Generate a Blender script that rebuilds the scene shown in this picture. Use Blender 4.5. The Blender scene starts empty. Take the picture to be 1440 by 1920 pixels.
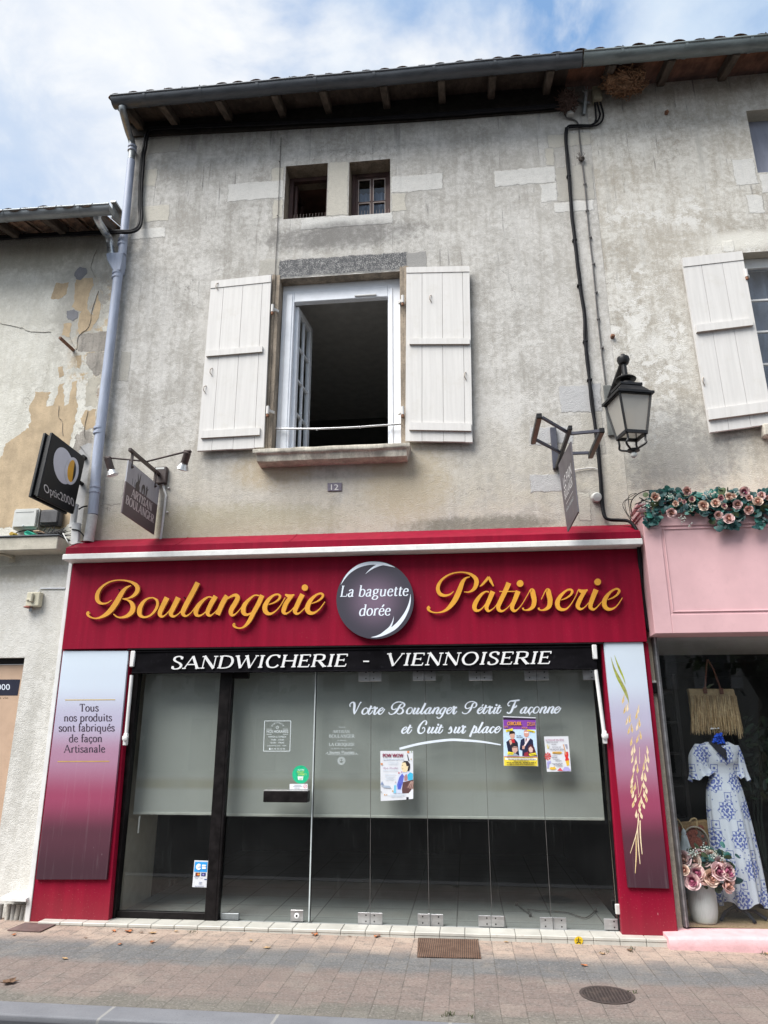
import bpy, bmesh, math, random
from math import sin, cos, radians, pi, atan2, hypot
from mathutils import Vector, Matrix, noise

random.seed(7)
SC = bpy.context.scene
COL = SC.collection

# ------------------------------------------------------------------ camera
F_PX, PITCH, YAW = 1350.0, radians(17.3), radians(6.2)
CAM_D, CAM_H = 6.9, 1.6
CAM = Vector((0, -CAM_D, CAM_H))
FWD = Vector((-sin(YAW) * cos(PITCH), cos(YAW) * cos(PITCH), sin(PITCH)))
RGT = Vector((cos(YAW), sin(YAW), 0))
UPV = RGT.cross(FWD)
cam_data = bpy.data.cameras.new('camera')
cam = bpy.data.objects.new('camera', cam_data)
COL.objects.link(cam)
cam.location = CAM
cam.rotation_euler = (pi / 2 + PITCH, 0, YAW)
cam_data.sensor_width = 36
cam_data.lens = F_PX / 1920 * 36
cam_data.clip_end = 500
SC.camera = cam


def ray(px, py):
    return RGT * ((px - 720) / F_PX) + UPV * ((960 - py) / F_PX) + FWD


def P(px, py, Y=0.0):
    """point of the vertical plane y=Y seen at photograph pixel px,py"""
    v = ray(px, py)
    return CAM + v * ((Y + CAM_D) / v.y)


def PX(px, py, X):
    v = ray(px, py)
    return CAM + v * (X / v.x)


def PZ(px, py, Z):
    v = ray(px, py)
    return CAM + v * ((Z - CAM_H) / v.z)


# ------------------------------------------------------------------ sky and sun
SUN_EL, SUN_AZ = radians(54), radians(225)      # azimuth: the direction the light comes from, clockwise from +y
w = bpy.data.worlds.new("World")
SC.world = w
w.use_nodes = True
wn, wl = w.node_tree.nodes, w.node_tree.links
wn.clear()


def wnode(t, **kw):
    n = wn.new(t)
    for k, v in kw.items():
        setattr(n, k, v)
    return n


out = wnode('ShaderNodeOutputWorld')
bgn = wnode('ShaderNodeBackground')
bgn.inputs['Strength'].default_value = 0.05
sky = wnode('ShaderNodeTexSky', sky_type='NISHITA')
sky.sun_disc = False
sky.sun_elevation = SUN_EL
sky.sun_rotation = SUN_AZ
sky.air_density = 1.0
sky.dust_density = 1.0
tc = wnode('ShaderNodeTexCoord')


def cloud_noise(scale, detail, rough, stretch, off):
    mp = wnode('ShaderNodeMapping')
    mp.inputs['Scale'].default_value = stretch
    mp.inputs['Location'].default_value = off
    wl.new(tc.outputs['Generated'], mp.inputs['Vector'])
    nz = wnode('ShaderNodeTexNoise')
    nz.inputs['Scale'].default_value = scale
    nz.inputs['Detail'].default_value = detail
    nz.inputs['Roughness'].default_value = rough
    nz.inputs['Distortion'].default_value = 0.25
    wl.new(mp.outputs['Vector'], nz.inputs['Vector'])
    return nz.outputs['Fac']


def wramp(fac, a, b):
    m = wnode('ShaderNodeMapRange', interpolation_type='SMOOTHSTEP')
    m.inputs['From Min'].default_value = a
    m.inputs['From Max'].default_value = b
    wl.new(fac, m.inputs['Value'])
    return m.outputs['Result']


def wmix(fac, a, b):
    m = wnode('ShaderNodeMix', data_type='RGBA')
    if isinstance(fac, float):
        m.inputs[0].default_value = fac
    else:
        wl.new(fac, m.inputs[0])
    for i, c in ((6, a), (7, b)):
        if isinstance(c, tuple):
            m.inputs[i].default_value = c + (1,)
        else:
            wl.new(c, m.inputs[i])
    return m.outputs[2]


CLOUD_COVER = wramp(cloud_noise(2.6, 7, 0.55, (1, 1, 1.6), (0.35, 0.1, 0.0)), 0.31, 0.54)
CLOUD_SHADE = wramp(cloud_noise(3.0, 8, 0.56, (1, 1, 1.5), (4.2, 1.7, 0.3)), 0.38, 0.60)
blue = wmix(0.6, sky.outputs['Color'], (1.5, 2.7, 4.6))
cloud = wmix(CLOUD_SHADE, (3.3, 3.95, 4.75), (4.9, 5.0, 5.1))


def lobe(px, py, deg):
    # smooth spot of sky round a fixed compass direction
    n = wnode('ShaderNodeVectorMath', operation='DOT_PRODUCT')
    wl.new(tc.outputs['Generated'], n.inputs[0])
    n.inputs[1].default_value = ray(px, py).normalized()
    return wramp(n.outputs['Value'], cos(radians(deg)), 1.0)


def wmath(op, a, b):
    n = wnode('ShaderNodeMath', operation=op)
    n.use_clamp = True
    for i, v in enumerate((a, b)):
        if isinstance(v, float):
            n.inputs[i].default_value = v
        else:
            wl.new(v, n.inputs[i])
    return n.outputs[0]


clear = wmath('MULTIPLY', wmath('MAXIMUM', lobe(1060, 10, 6), wmath('MULTIPLY', lobe(40, 300, 16), 0.45)), wramp(cloud_noise(7.0, 6, 0.6, (1, 1, 1), (2.0, 0.4, 0.9)), 0.25, 0.6))
cover = wmath('SUBTRACT', CLOUD_COVER, wmath('MULTIPLY', clear, 0.95))
cloud = wmix(wmath('MULTIPLY', lobe(330, 110, 17), 0.8), cloud, (5.1, 5.15, 5.2))
wl.new(wmix(cover, blue, cloud), bgn.inputs['Color'])
wl.new(bgn.outputs[0], out.inputs['Surface'])

sun_data = bpy.data.lights.new('sun', 'SUN')
sun_data.energy = 1.8
sun_data.angle = radians(44)
sun_data.color = (1.0, 0.967, 0.925)
sun = bpy.data.objects.new('sun', sun_data)
COL.objects.link(sun)
sdir = Vector((sin(SUN_AZ) * cos(SUN_EL), cos(SUN_AZ) * cos(SUN_EL), sin(SUN_EL)))
sun.rotation_euler = sdir.to_track_quat('Z', 'Y').to_euler()
sun.location = sdir * 30
SC.view_settings.view_transform = 'Standard'
SC.view_settings.look = 'None'
SC.view_settings.exposure = 2.0
SC.view_settings.gamma = 1
SC.view_settings.use_curve_mapping = False

# ------------------------------------------------------------------ node helpers
class NT:
    def __init__(s, name):
        s.m = bpy.data.materials.new(name)
        s.m.use_nodes = True
        s.t = s.m.node_tree
        s.t.nodes.clear()
        s._pos = None

    def node(s, t, **kw):
        n = s.t.nodes.new(t)
        for k, v in kw.items():
            setattr(n, k, v)
        return n

    def put(s, sock, v):
        if isinstance(v, bpy.types.NodeSocket):
            s.t.links.new(v, sock)
        elif isinstance(v, tuple) and len(v) == 3 and sock.type == 'RGBA':
            sock.default_value = v + (1,)
        else:
            sock.default_value = v

    def pos(s):
        if s._pos is None:
            s._pos = s.node('ShaderNodeNewGeometry').outputs['Position']
        return s._pos

    def sep(s, v=None):
        n = s.node('ShaderNodeSeparateXYZ')
        s.put(n.inputs[0], v or s.pos())
        return n.outputs

    def comb(s, x, y, z):
        n = s.node('ShaderNodeCombineXYZ')
        for i, v in enumerate((x, y, z)):
            s.put(n.inputs[i], v)
        return n.outputs[0]

    def math(s, op, a, b=0.0, c=0.0, clamp=False):
        n = s.node('ShaderNodeMath', operation=op)
        n.use_clamp = clamp
        s.put(n.inputs[0], a)
        s.put(n.inputs[1], b)
        s.put(n.inputs[2], c)
        return n.outputs[0]

    def mul(s, a, b): return s.math('MULTIPLY', a, b)
    def add(s, a, b): return s.math('ADD', a, b)
    def sub(s, a, b): return s.math('SUBTRACT', a, b)

    def scale(s, sc, off=(0, 0, 0), v=None):
        n = s.node('ShaderNodeMapping')
        n.inputs['Scale'].default_value = sc
        n.inputs['Location'].default_value = off
        s.put(n.inputs['Vector'], v or s.pos())
        return n.outputs[0]

    def noise(s, scale, detail=4, rough=0.55, v=None, dist=0.0, col=False):
        n = s.node('ShaderNodeTexNoise')
        s.put(n.inputs['Vector'], v or s.pos())
        n.inputs['Scale'].default_value = scale
        n.inputs['Detail'].default_value = detail
        n.inputs['Roughness'].default_value = rough
        n.inputs['Distortion'].default_value = dist
        return n.outputs['Color' if col else 'Fac']

    def vor(s, scale, v=None, feature='F1', out='Distance', rnd=1.0):
        n = s.node('ShaderNodeTexVoronoi', feature=feature)
        s.put(n.inputs['Vector'], v or s.pos())
        n.inputs['Scale'].default_value = scale
        n.inputs['Randomness'].default_value = rnd
        return n.outputs[out]

    def ss(s, v, a, b, lo=0.0, hi=1.0, smooth=True):
        n = s.node('ShaderNodeMapRange', interpolation_type='SMOOTHSTEP' if smooth else 'LINEAR')
        n.clamp = True
        s.put(n.inputs['Value'], v)
        n.inputs['From Min'].default_value = a
        n.inputs['From Max'].default_value = b
        n.inputs['To Min'].default_value = lo
        n.inputs['To Max'].default_value = hi
        return n.outputs['Result']

    def mix(s, f, a, b, blend='MIX'):
        n = s.node('ShaderNodeMix', data_type='RGBA', blend_type=blend)
        s.put(n.inputs[0], f)
        s.put(n.inputs[6], a)
        s.put(n.inputs[7], b)
        return n.outputs[2]

    def ell(s, x, z, cx, cz, rx, rz, wob=None):
        """soft elliptical mask round cx,cz in the wall plane (1 inside)"""
        dx = s.math('DIVIDE', s.sub(x, cx), rx)
        dz = s.math('DIVIDE', s.sub(z, cz), rz)
        d = s.add(s.mul(dx, dx), s.mul(dz, dz))
        if wob is not None:
            d = s.add(d, s.mul(s.sub(wob, 0.5), 3.4))
        return s.ss(d, 0.0, 1.5, 1.0, 0.0)

    def bump(s, h, strength=0.3, dist=0.01, nrm=None):
        n = s.node('ShaderNodeBump')
        n.inputs['Strength'].default_value = strength
        n.inputs['Distance'].default_value = dist
        s.put(n.inputs['Height'], h)
        if nrm is not None:
            s.put(n.inputs['Normal'], nrm)
        return n.outputs[0]

    def done(s, col, rough=0.7, metal=0.0, nrm=None, spec=0.4, coat=0.0):
        b = s.node('ShaderNodeBsdfPrincipled')
        s.put(b.inputs['Base Color'], col)
        s.put(b.inputs['Roughness'], rough)
        s.put(b.inputs['Metallic'], metal)
        b.inputs['Specular IOR Level'].default_value = spec
        b.inputs['Coat Weight'].default_value = coat
        if nrm is not None:
            s.put(b.inputs['Normal'], nrm)
        o = s.node('ShaderNodeOutputMaterial')
        s.t.links.new(b.outputs[0], o.inputs['Surface'])
        return s.m


def srgb(r, g, b):
    f = lambda c: ((c / 255 + 0.055) / 1.055) ** 2.4 if c > 10 else c / 255 / 12.92
    return (f(r), f(g), f(b))


def simple(name, col, rough=0.6, metal=0.0, var=0.12, scale=9.0, spec=0.4, bump=0.0, bscale=80.0, dirt=None, coat=0.0, streak=False):
    """plain paint / cloth / metal with mottling, optional dirt and fine bump"""
    t = NT(name)
    v = t.scale((3, 3, 0.5)) if streak else None
    n = t.noise(scale, 5, 0.6, v)
    lo = tuple(c * (1 - var) for c in col)
    hi = tuple(min(1, c * (1 + var)) for c in col)
    c = t.mix(t.ss(n, 0.3, 0.7), lo, hi)
    if dirt:
        d = t.noise(scale * 3.1, 6, 0.7)
        c = t.mix(t.ss(d, 0.56, 0.72, 0, dirt[3]), c, dirt[:3])
    nr = None
    if bump:
        nr = t.bump(t.noise(bscale, 3, 0.6), bump, 0.004)
    r = t.ss(n, 0.2, 0.8, rough * 0.85, min(1, rough * 1.15))
    return t.done(c, r, metal, nr, spec, coat)


# ------------------------------------------------------------------ mesh helpers
class MB:
    def __init__(s):
        s.v, s.f, s.mi, s.mats = [], [], [], []
        s.cur = 0

    def mat(s, m):
        if m not in s.mats:
            s.mats.append(m)
        s.cur = s.mats.index(m)
        return s

    def poly(s, pts):
        i = len(s.v)
        s.v += [Vector(p) for p in pts]
        s.f.append(tuple(range(i, i + len(pts))))
        s.mi.append(s.cur)
        return s

    def _bm(s, bm, mtx=None):
        i = len(s.v)
        bm.verts.index_update()
        for v in bm.verts:
            s.v.append((mtx @ v.co) if mtx else v.co.copy())
        for f in bm.faces:
            s.f.append(tuple(i + v.index for v in f.verts))
            s.mi.append(s.cur)
        bm.free()
        return s

    def box(s, x0, x1, y0, y1, z0, z1, bev=0.0, seg=1):
        bm = bmesh.new()
        bmesh.ops.create_cube(bm, size=1)
        sx, sy, sz = abs(x1 - x0), abs(y1 - y0), abs(z1 - z0)
        bmesh.ops.scale(bm, vec=(sx, sy, sz), verts=bm.verts)
        if bev:
            bmesh.ops.bevel(bm, geom=bm.edges[:], offset=min(bev, 0.45 * min(sx, sy, sz)), segments=seg, affect='EDGES')
        bmesh.ops.translate(bm, vec=((x0 + x1) / 2, (y0 + y1) / 2, (z0 + z1) / 2), verts=bm.verts)
        return s._bm(bm)

    def prism(s, pts, d, bev=0.0):
        """planar loop pts (front face) pushed back by vector d"""
        d = Vector(d)
        pts = [Vector(p) for p in pts]
        nrm = Vector((0, 0, 0))
        for k in range(len(pts)):
            nrm += pts[k].cross(pts[(k + 1) % len(pts)])
        if nrm.dot(d) > 0:
            pts.reverse()
        n = len(pts)
        if bev:
            bm = bmesh.new()
            a = [bm.verts.new(p) for p in pts]
            b = [bm.verts.new(p + d) for p in pts]
            bm.faces.new(a)
            bm.faces.new(b[::-1])
            for k in range(n):
                bm.faces.new((a[k], b[k], b[(k + 1) % n], a[(k + 1) % n]))
            bmesh.ops.bevel(bm, geom=bm.edges[:], offset=bev, segments=1, affect='EDGES')
            return s._bm(bm)
        i = len(s.v)
        s.v += pts + [p + d for p in pts]
        s.f.append(tuple(range(i, i + n)))
        s.f.append(tuple(range(i + 2 * n - 1, i + n - 1, -1)))
        for k in range(n):
            k2 = (k + 1) % n
            s.f.append((i + k, i + n + k, i + n + k2, i + k2))
        s.mi += [s.cur] * (n + 2)
        return s

    def tube(s, pts, r, n=10, caps=True, closed=False):
        pts = [Vector(p) for p in pts]
        rs = r if isinstance(r, (list, tuple)) else [r] * len(pts)
        i0 = len(s.v)
        prev = None
        m = len(pts)
        for k, p in enumerate(pts):
            a = pts[(k - 1) % m] if (k or closed) else p
            b = pts[(k + 1) % m] if (k < m - 1 or closed) else p
            t = (b - a).normalized() if (b - a).length > 1e-9 else Vector((0, 0, 1))
            if prev is None:
                u = t.orthogonal().normalized()
            else:
                u = (prev - t * prev.dot(t))
                u = u.normalized() if u.length > 1e-6 else t.orthogonal().normalized()
            prev = u
            wv = t.cross(u)
            for j in range(n):
                a_ = 2 * pi * j / n
                s.v.append(p + (u * cos(a_) + wv * sin(a_)) * rs[k])
        for k in range(m - 1 + (1 if closed else 0)):
            k2 = (k + 1) % m
            for j in range(n):
                j2 = (j + 1) % n
                s.f.append((i0 + k * n + j, i0 + k * n + j2, i0 + k2 * n + j2, i0 + k2 * n + j))
                s.mi.append(s.cur)
        if caps and not closed:
            s.f.append(tuple(i0 + j for j in range(n - 1, -1, -1)))
            s.f.append(tuple(i0 + (m - 1) * n + j for j in range(n)))
            s.mi += [s.cur] * 2
        return s

    def bar(s, a, b, wd, ht, up=(0, 0, 1), bev=0.0):
        """square bar between points a and b"""
        a, b = Vector(a), Vector(b)
        t = (b - a)
        L = t.length
        t.normalize()
        u = Vector(up)
        u = (u - t * u.dot(t))
        u = u.normalized() if u.length > 1e-5 else t.orthogonal().normalized()
        sd = t.cross(u)
        bm = bmesh.new()
        bmesh.ops.create_cube(bm, size=1)
        bmesh.ops.scale(bm, vec=(L, wd, ht), verts=bm.verts)
        if bev:
            bmesh.ops.bevel(bm, geom=bm.edges[:], offset=min(bev, 0.4 * min(L, wd, ht)), segments=1, affect='EDGES')
        m = Matrix((t, sd, u)).transposed().to_4x4()
        m.translation = (a + b) / 2
        return s._bm(bm, m)

    def lathe(s, c, prof, axis=(0, 0, 1), n=20, caps=True):
        """profile of (radius, height) pairs about an axis through c"""
        ax = Vector(axis).normalized()
        u = ax.orthogonal().normalized()
        wv = ax.cross(u)
        c = Vector(c)
        i0 = len(s.v)
        for (r, h) in prof:
            for j in range(n):
                a = 2 * pi * j / n
                s.v.append(c + ax * h + (u * cos(a) + wv * sin(a)) * r)
        m = len(prof)
        for k in range(m - 1):
            for j in range(n):
                j2 = (j + 1) % n
                s.f.append((i0 + k * n + j, i0 + k * n + j2, i0 + (k + 1) * n + j2, i0 + (k + 1) * n + j))
                s.mi.append(s.cur)
        if caps:
            s.f.append(tuple(i0 + j for j in range(n - 1, -1, -1)))
            s.f.append(tuple(i0 + (m - 1) * n + j for j in range(n)))
            s.mi += [s.cur] * 2
        return s

    def sphere(s, c, r, sub=2, sc=(1, 1, 1), jit=0.0):
        bm = bmesh.new()
        bmesh.ops.create_icosphere(bm, subdivisions=sub, radius=1)
        for v in bm.verts:
            k = 1 + (noise.noise(v.co * 2.3 + Vector(c) * 7) * jit if jit else 0)
            v.co = Vector((v.co.x * sc[0], v.co.y * sc[1], v.co.z * sc[2])) * r * k + Vector(c)
        return s._bm(bm)

    def grid(s, fn, nu, nv, closed_u=False):
        i0 = len(s.v)
        for a in range(nu):
            for b in range(nv):
                s.v.append(Vector(fn(a / (nu if closed_u else nu - 1), b / (nv - 1))))
        for a in range(nu if closed_u else nu - 1):
            a2 = (a + 1) % nu
            for b in range(nv - 1):
                s.f.append((i0 + a * nv + b, i0 + a2 * nv + b, i0 + a2 * nv + b + 1, i0 + a * nv + b + 1))
                s.mi.append(s.cur)
        return s

    def build(s, name, mat=None, parent=None, smooth=None, label=None):
        me = bpy.data.meshes.new(name)
        if not s.v:
            s.v = [Vector((0, 0, 0))]
        c = Vector([(min(v[i] for v in s.v) + max(v[i] for v in s.v)) / 2 for i in range(3)])
        if parent is None:
            c.z = min(v.z for v in s.v)
        me.from_pydata([v - c for v in s.v], [], s.f)
        mats = s.mats if s.mats else [mat]
        for m in mats:
            me.materials.append(m)
        if s.mats:
            me.polygons.foreach_set('material_index', s.mi)
        bm = bmesh.new()
        bm.from_mesh(me)
        bmesh.ops.recalc_face_normals(bm, faces=bm.faces)
        bm.to_mesh(me)
        bm.free()
        if smooth is not None:
            me.polygons.foreach_set('use_smooth', [True] * len(me.polygons))
            me.set_sharp_from_angle(angle=radians(smooth))
        me.update()
        o = bpy.data.objects.new(name, me)
        COL.objects.link(o)
        if parent is not None:
            o.parent = parent
            o.location = c - wloc(parent)
        else:
            o.location = c
        if label:
            o['label'] = label
        return o


def wloc(o):
    p = o.location.copy()
    while o.parent:
        o = o.parent
        p += o.location
    return p


def tag(o, label=None, cat=None, group=None, kind=None):
    if label: o['label'] = label
    if cat: o['category'] = cat
    if group: o['group'] = group
    if kind: o['kind'] = kind
    return o


def thing(name, loc, label, cat, group=None):
    o = bpy.data.objects.new(name, None)
    COL.objects.link(o)
    o.location = loc
    o.empty_display_size = 0.1
    return tag(o, label, cat, group)


def copy_tree(o, parent=None):
    c = o.copy()
    COL.objects.link(c)
    if parent is not None:
        c.parent = parent
    for ch in list(o.children):
        copy_tree(ch, c)
    return c


def spline(pts, n=6, closed=False):
    """Catmull-Rom through tuples of any length"""
    out_ = []
    m = len(pts)
    rng = range(m if closed else m - 1)
    for i in rng:
        p0 = pts[(i - 1) % m] if (closed or i > 0) else pts[i]
        p1, p2 = pts[i], pts[(i + 1) % m]
        p3 = pts[(i + 2) % m] if (closed or i + 2 < m) else p2
        for k in range(n):
            t = k / n
            out_.append(tuple(0.5 * (2 * b + (c - a) * t + (2 * a - 5 * b + 4 * c - d) * t * t + (3 * b - a - 3 * c + d) * t ** 3)
                              for a, b, c, d in zip(p0, p1, p2, p3)))
    if not closed:
        out_.append(tuple(pts[-1]))
    return out_


def rough_outline(pts, jit, step, seed=0):
    """break a polygon of (x,z) into short jittered steps"""
    o = []
    m = len(pts)
    for i in range(m):
        a, b = pts[i], pts[(i + 1) % m]
        L = hypot(b[0] - a[0], b[1] - a[1])
        k = max(1, int(L / step))
        for j in range(k):
            t = j / k
            x, z = a[0] + (b[0] - a[0]) * t, a[1] + (b[1] - a[1]) * t
            q = Vector((x * 9 + seed, z * 9, seed * 1.7))
            q2, q3 = q * 3.1, q * 8.3
            o.append((x + jit * (noise.noise(q) + 0.6 * noise.noise(q2) + .35 * noise.noise(q3)), z + jit * (noise.noise(q + Vector((31, 7, 3))) + 0.6 * noise.noise(q2 + Vector((5, 9, 1))) + .35 * noise.noise(q3 + Vector((2, 4, 8))))))
    return o


def patch(mb, px_pts, thick=0.004, jit=0.012, step=0.035, Y=0.0, seed=0):
    """thin slab of plaster or stone face on the wall, outline given in photograph pixels"""
    xz = [(P(x, y, Y).x, P(x, y, Y).z) for x, y in px_pts]
    o = rough_outline(xz, jit, step, seed)
    mb.prism([(x, Y - thick, z) for x, z in o], (0, thick + 0.004, 0))
    return mb


def prect(mb, px_pts, Y, thick, bev=0.0):
    """straight-edged board whose front face lies in the plane y=Y"""
    return mb.prism([P(x, y, Y) for x, y in px_pts], (0, thick, 0), bev)


# ------------------------------------------------------------------ flat lettering
def ribbon(mb, pts, mp, dep):
    """pts: (u,v,width) centre line; mp(u,v) gives a point, dep the push-back vector"""
    n = len(pts)
    L, R = [], []
    for i in range(n):
        a, b = pts[max(0, i - 1)], pts[min(n - 1, i + 1)]
        dx, dy = b[0] - a[0], b[1] - a[1]
        l = hypot(dx, dy) or 1
        h = pts[i][2] / 2
        L.append((pts[i][0] - dy / l * h, pts[i][1] + dx / l * h))
        R.append((pts[i][0] + dy / l * h, pts[i][1] - dx / l * h))
    i0 = len(mb.v)
    off = Vector(dep).normalized() * -1 * (0.0004 * (random.random() * 2))
    for q in L + R:
        mb.v.append(mp(*q) + off)
    for q in L + R:
        mb.v.append(mp(*q) + Vector(dep))
    N = 2 * n
    for i in range(n - 1):
        a, b, c, d = i0 + i, i0 + i + 1, i0 + n + i + 1, i0 + n + i
        mb.f.append((a, b, c, d))
        mb.f.append((a + N, d + N, c + N, b + N))
        mb.f.append((a, a + N, b + N, b))
        mb.f.append((d, c, c + N, d + N))
        mb.mi += [mb.cur] * 4
    for a, d in ((i0, i0 + n), (i0 + n - 1, i0 + 2 * n - 1)):
        mb.f.append((a, d, d + N, a + N))
        mb.mi.append(mb.cur)


def disc(mb, c, r, mp, dep, n=18, rv=None):
    pts = [mp(c[0] + r * cos(2 * pi * k / n), c[1] + (rv or r) * sin(2 * pi * k / n)) for k in range(n)]
    mb.prism(pts, dep)

# ------------------------------------------------------------------ materials
# faces of dressed stone that show through the plaster: left, top, right, bottom in photograph pixels
STONES_B = [((.30, .295, .285), [(488, 482, 800, 514)]), ((.07, .072, .08), [(522, 480, 764, 512)]), ((.66, .65, .62), [(427, 341, 532, 374), (733, 328, 830, 358), (564, 404, 736, 425), (926, 316, 1042, 346), (1014, 344, 1044, 378), (1039, 378, 1114, 396), (247, 428, 309, 447)]), ((.56, .53, .46), [(509, 314, 532, 339), (512, 374, 530, 409), (734, 362, 761, 396), (614, 304, 653, 404), (1027, 250, 1108, 274), (1023, 278, 1039, 310), (1084, 924, 1107, 976), (270, 317, 294, 349), (264, 385, 317, 415)]), ((.44, .42, .375), [(1044, 311, 1113, 376), (1092, 773, 1132, 851), (225, 660, 243, 714), (277, 259, 337, 286), (487, 486, 524, 515), (194, 899, 229, 946)]), ((.46, .46, .465), [(1050, 722, 1128, 772), (994, 889, 1080, 921), (993, 801, 1074, 833)])]
STONES_R = [((.66, .65, .62), [(1376, 298, 1418, 346), (1401, 365, 1432, 400), (1426, 326, 1446, 361), (1354, 451, 1376, 471)]), ((.56, .53, .46), [(1168, 328, 1170, 360), (1138, 922, 1178, 947), (1140, 949, 1183, 967)]), ((.46, .46, .465), [(1184, 1228, 1190, 1252)])]
def plaster(name, base, pale, dark, warm, warm_z, seed=0.0, topdark=8.55, rough_cast=False, extra=None, flakes=None, stones=()):
    t = NT(name)
    sx = t.sep()
    x, z = sx[0], sx[2]
    p = t.scale((1, 1, 1), (seed, 0, seed * 0.7))
    big = t.noise(0.55, 4, 0.55, p)
    mid = t.noise(2.6, 6, 0.62, p, 0.4)
    fine = t.noise(16, 6, 0.7, p)
    grit = t.noise(88, 2, 0.6, p)
    streak = t.noise(1.0, 5, 0.65, t.scale((7.5, 1, 0.55), (seed, 0, 0)))
    streak2 = t.noise(1.0, 4, 0.6, t.scale((22, 1, 1.3), (seed + 3, 0, 0)))
    c = t.mix(t.ss(big, 0.32, 0.66), base, tuple(v * 0.78 for v in base))
    # pale limewash remains: cloudy zones broken up by fine texture
    pm = t.ss(t.add(t.add(t.mul(mid, 0.40), t.mul(fine, 0.5)), t.add(t.mul(streak, 0.45), t.mul(grit, 0.6))), 0.86, 1.10)
    c = t.mix(t.mul(pm, 0.9), c, pale)
    # warm lower part
    wm = t.mul(t.ss(t.add(z, t.mul(t.sub(mid, 0.5), 2.2)), warm_z - 0.5, warm_z + 0.8, 1, 0), t.mul(t.ss(big, 0.2, 0.6, 0.35, 0.95), t.ss(t.add(mid, t.mul(fine, .4)), .55, .85, .25, .95)))
    c = t.mix(wm, c, warm)
    # grime: vertical rain streaks, stronger below the eaves
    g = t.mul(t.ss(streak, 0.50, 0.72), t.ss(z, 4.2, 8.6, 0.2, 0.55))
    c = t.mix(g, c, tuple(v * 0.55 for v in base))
    g2 = t.mul(t.ss(t.add(streak2, t.mul(t.sub(fine, .5), .35)), 0.60, 0.72), t.ss(t.add(z, t.mul(t.sub(big, 0.5), 5.0)), 5.2, 8.2, 0.05, 0.75))
    c = t.mix(g2, c, dark)
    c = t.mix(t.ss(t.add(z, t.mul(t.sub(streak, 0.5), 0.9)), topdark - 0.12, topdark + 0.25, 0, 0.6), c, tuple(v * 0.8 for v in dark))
    # worn texture: grit speckle
    c = t.mix(t.ss(grit, 0.54, 0.72, 0, 0.5), c, tuple(v * 0.42 for v in base))
    c = t.mix(t.ss(grit, 0.30, 0.45, 0.6, 0), c, pale)
    for i, (cx, cz, rx, rz, fc, amt) in enumerate(flakes or []):
        fm = t.mul(t.ell(x, z, cx, cz, rx, rz, mid), t.ss(t.add(t.noise(5.5, 9, 0.68, t.scale((1, 1, 1), (seed + i * 3.1, 0, i)), 0.3), t.mul(t.sub(grit, .5), .25)), 0.51, 0.55, 0, amt))
        c = t.mix(fm, c, fc)
    pits = t.vor(34, t.scale((1, 1, 1), (seed, 0, 0)))
    c = t.mix(t.mul(t.ss(pits, 0.05, 0.13, 0.75, 0), t.ss(mid, 0.46, 0.62)), c, dark)
    # stone faces
    wob = t.node('ShaderNodeVectorMath', operation='MULTIPLY_ADD')
    t.put(wob.inputs[0], t.noise(7, 5, 0.7, p, 0, True))
    wob.inputs[1].default_value = (.075, 0, .075)
    t.put(wob.inputs[2], t.scale((1, 1, 1), (-.0375, 0, -.0375)))
    stm = 0.0
    for scol, rects in stones:
        d = 9.0
        for (xa, ya, xb, yb) in rects:
            a, b = P(xa, (ya + yb) / 2), P(xb, (ya + yb) / 2)
            za, zb = P((xa + xb) / 2, ya).z, P((xa + xb) / 2, yb).z
            v = wob.outputs[0]
            for op, k in (('SUBTRACT', ((a.x + b.x) / 2, 0, (za + zb) / 2)), ('ABSOLUTE', None), ('SUBTRACT', ((b.x - a.x) / 2, 0, (za - zb) / 2))):
                n = t.node('ShaderNodeVectorMath', operation=op)
                t.put(n.inputs[0], v)
                if k:
                    n.inputs[1].default_value = k
                v = n.outputs[0]
            o = t.sep(v)
            d = t.math('MINIMUM', d, t.math('MAXIMUM', o[0], o[2]))
        sm = t.ss(d, -.010, .006, 1, 0)
        sc = t.mix(t.ss(fine, .35, .7), scol, tuple(q * .86 for q in scol))
        sc = t.mix(t.ss(grit, .55, .7, 0, .5), sc, tuple(q * .5 for q in scol))
        if scol[0] < .2:
            sc = t.mix(t.ss(t.add(t.mul(grit, .7), t.mul(fine, .5)), .56, .72, 0, .85), sc, (.42, .415, .40))
        sc = t.mix(t.mul(t.ss(pits, .05, .13, .8, 0), t.ss(mid, .42, .6)), sc, dark)
        sc = t.mix(t.mul(g, .45), sc, tuple(q * .6 for q in scol))
        c = t.mix(t.mul(sm, .88), c, sc)
        c = t.mix(t.mul(t.ss(t.math('ABSOLUTE', d), .002, .009, .5, 0), t.ss(fine, .4, .6)), c, tuple(q * .5 for q in base))
        stm = t.math('MAXIMUM', stm, sm)
    # hairline cracks
    vv = t.node('ShaderNodeVectorMath', operation='ADD')
    t.put(vv.inputs[0], t.scale((0.55, 1, 0.42), (seed, 0, 0)))
    t.put(vv.inputs[1], t.scale((0.25, 0.25, 0.25), (0, 0, 0), t.noise(1.6, 5, 0.7, p, 0, True)))
    cr = t.vor(1.0, vv.outputs[0], 'DISTANCE_TO_EDGE')
    c = t.mix(t.mul(t.ss(cr, 0.0, 0.0016, 0.6, 0), t.ss(big, 0.5, 0.56)), c, dark)
    for (cx, cz, rx, rz, colr, amt) in (extra or []):
        c = t.mix(t.mul(t.ell(x, z, cx, cz, rx, rz, t.add(t.mul(mid, 0.5), t.mul(fine, 0.5))), t.ss(t.add(t.mul(fine, .6), t.mul(grit, 0.6)), 0.66, 0.84, amt, amt * 0.35)), c, colr)
    h = t.add(t.add(t.add(t.mul(grit, 0.6), t.mul(fine, 0.8)), t.mul(pm, 0.3)), t.mul(stm, .9))
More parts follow.
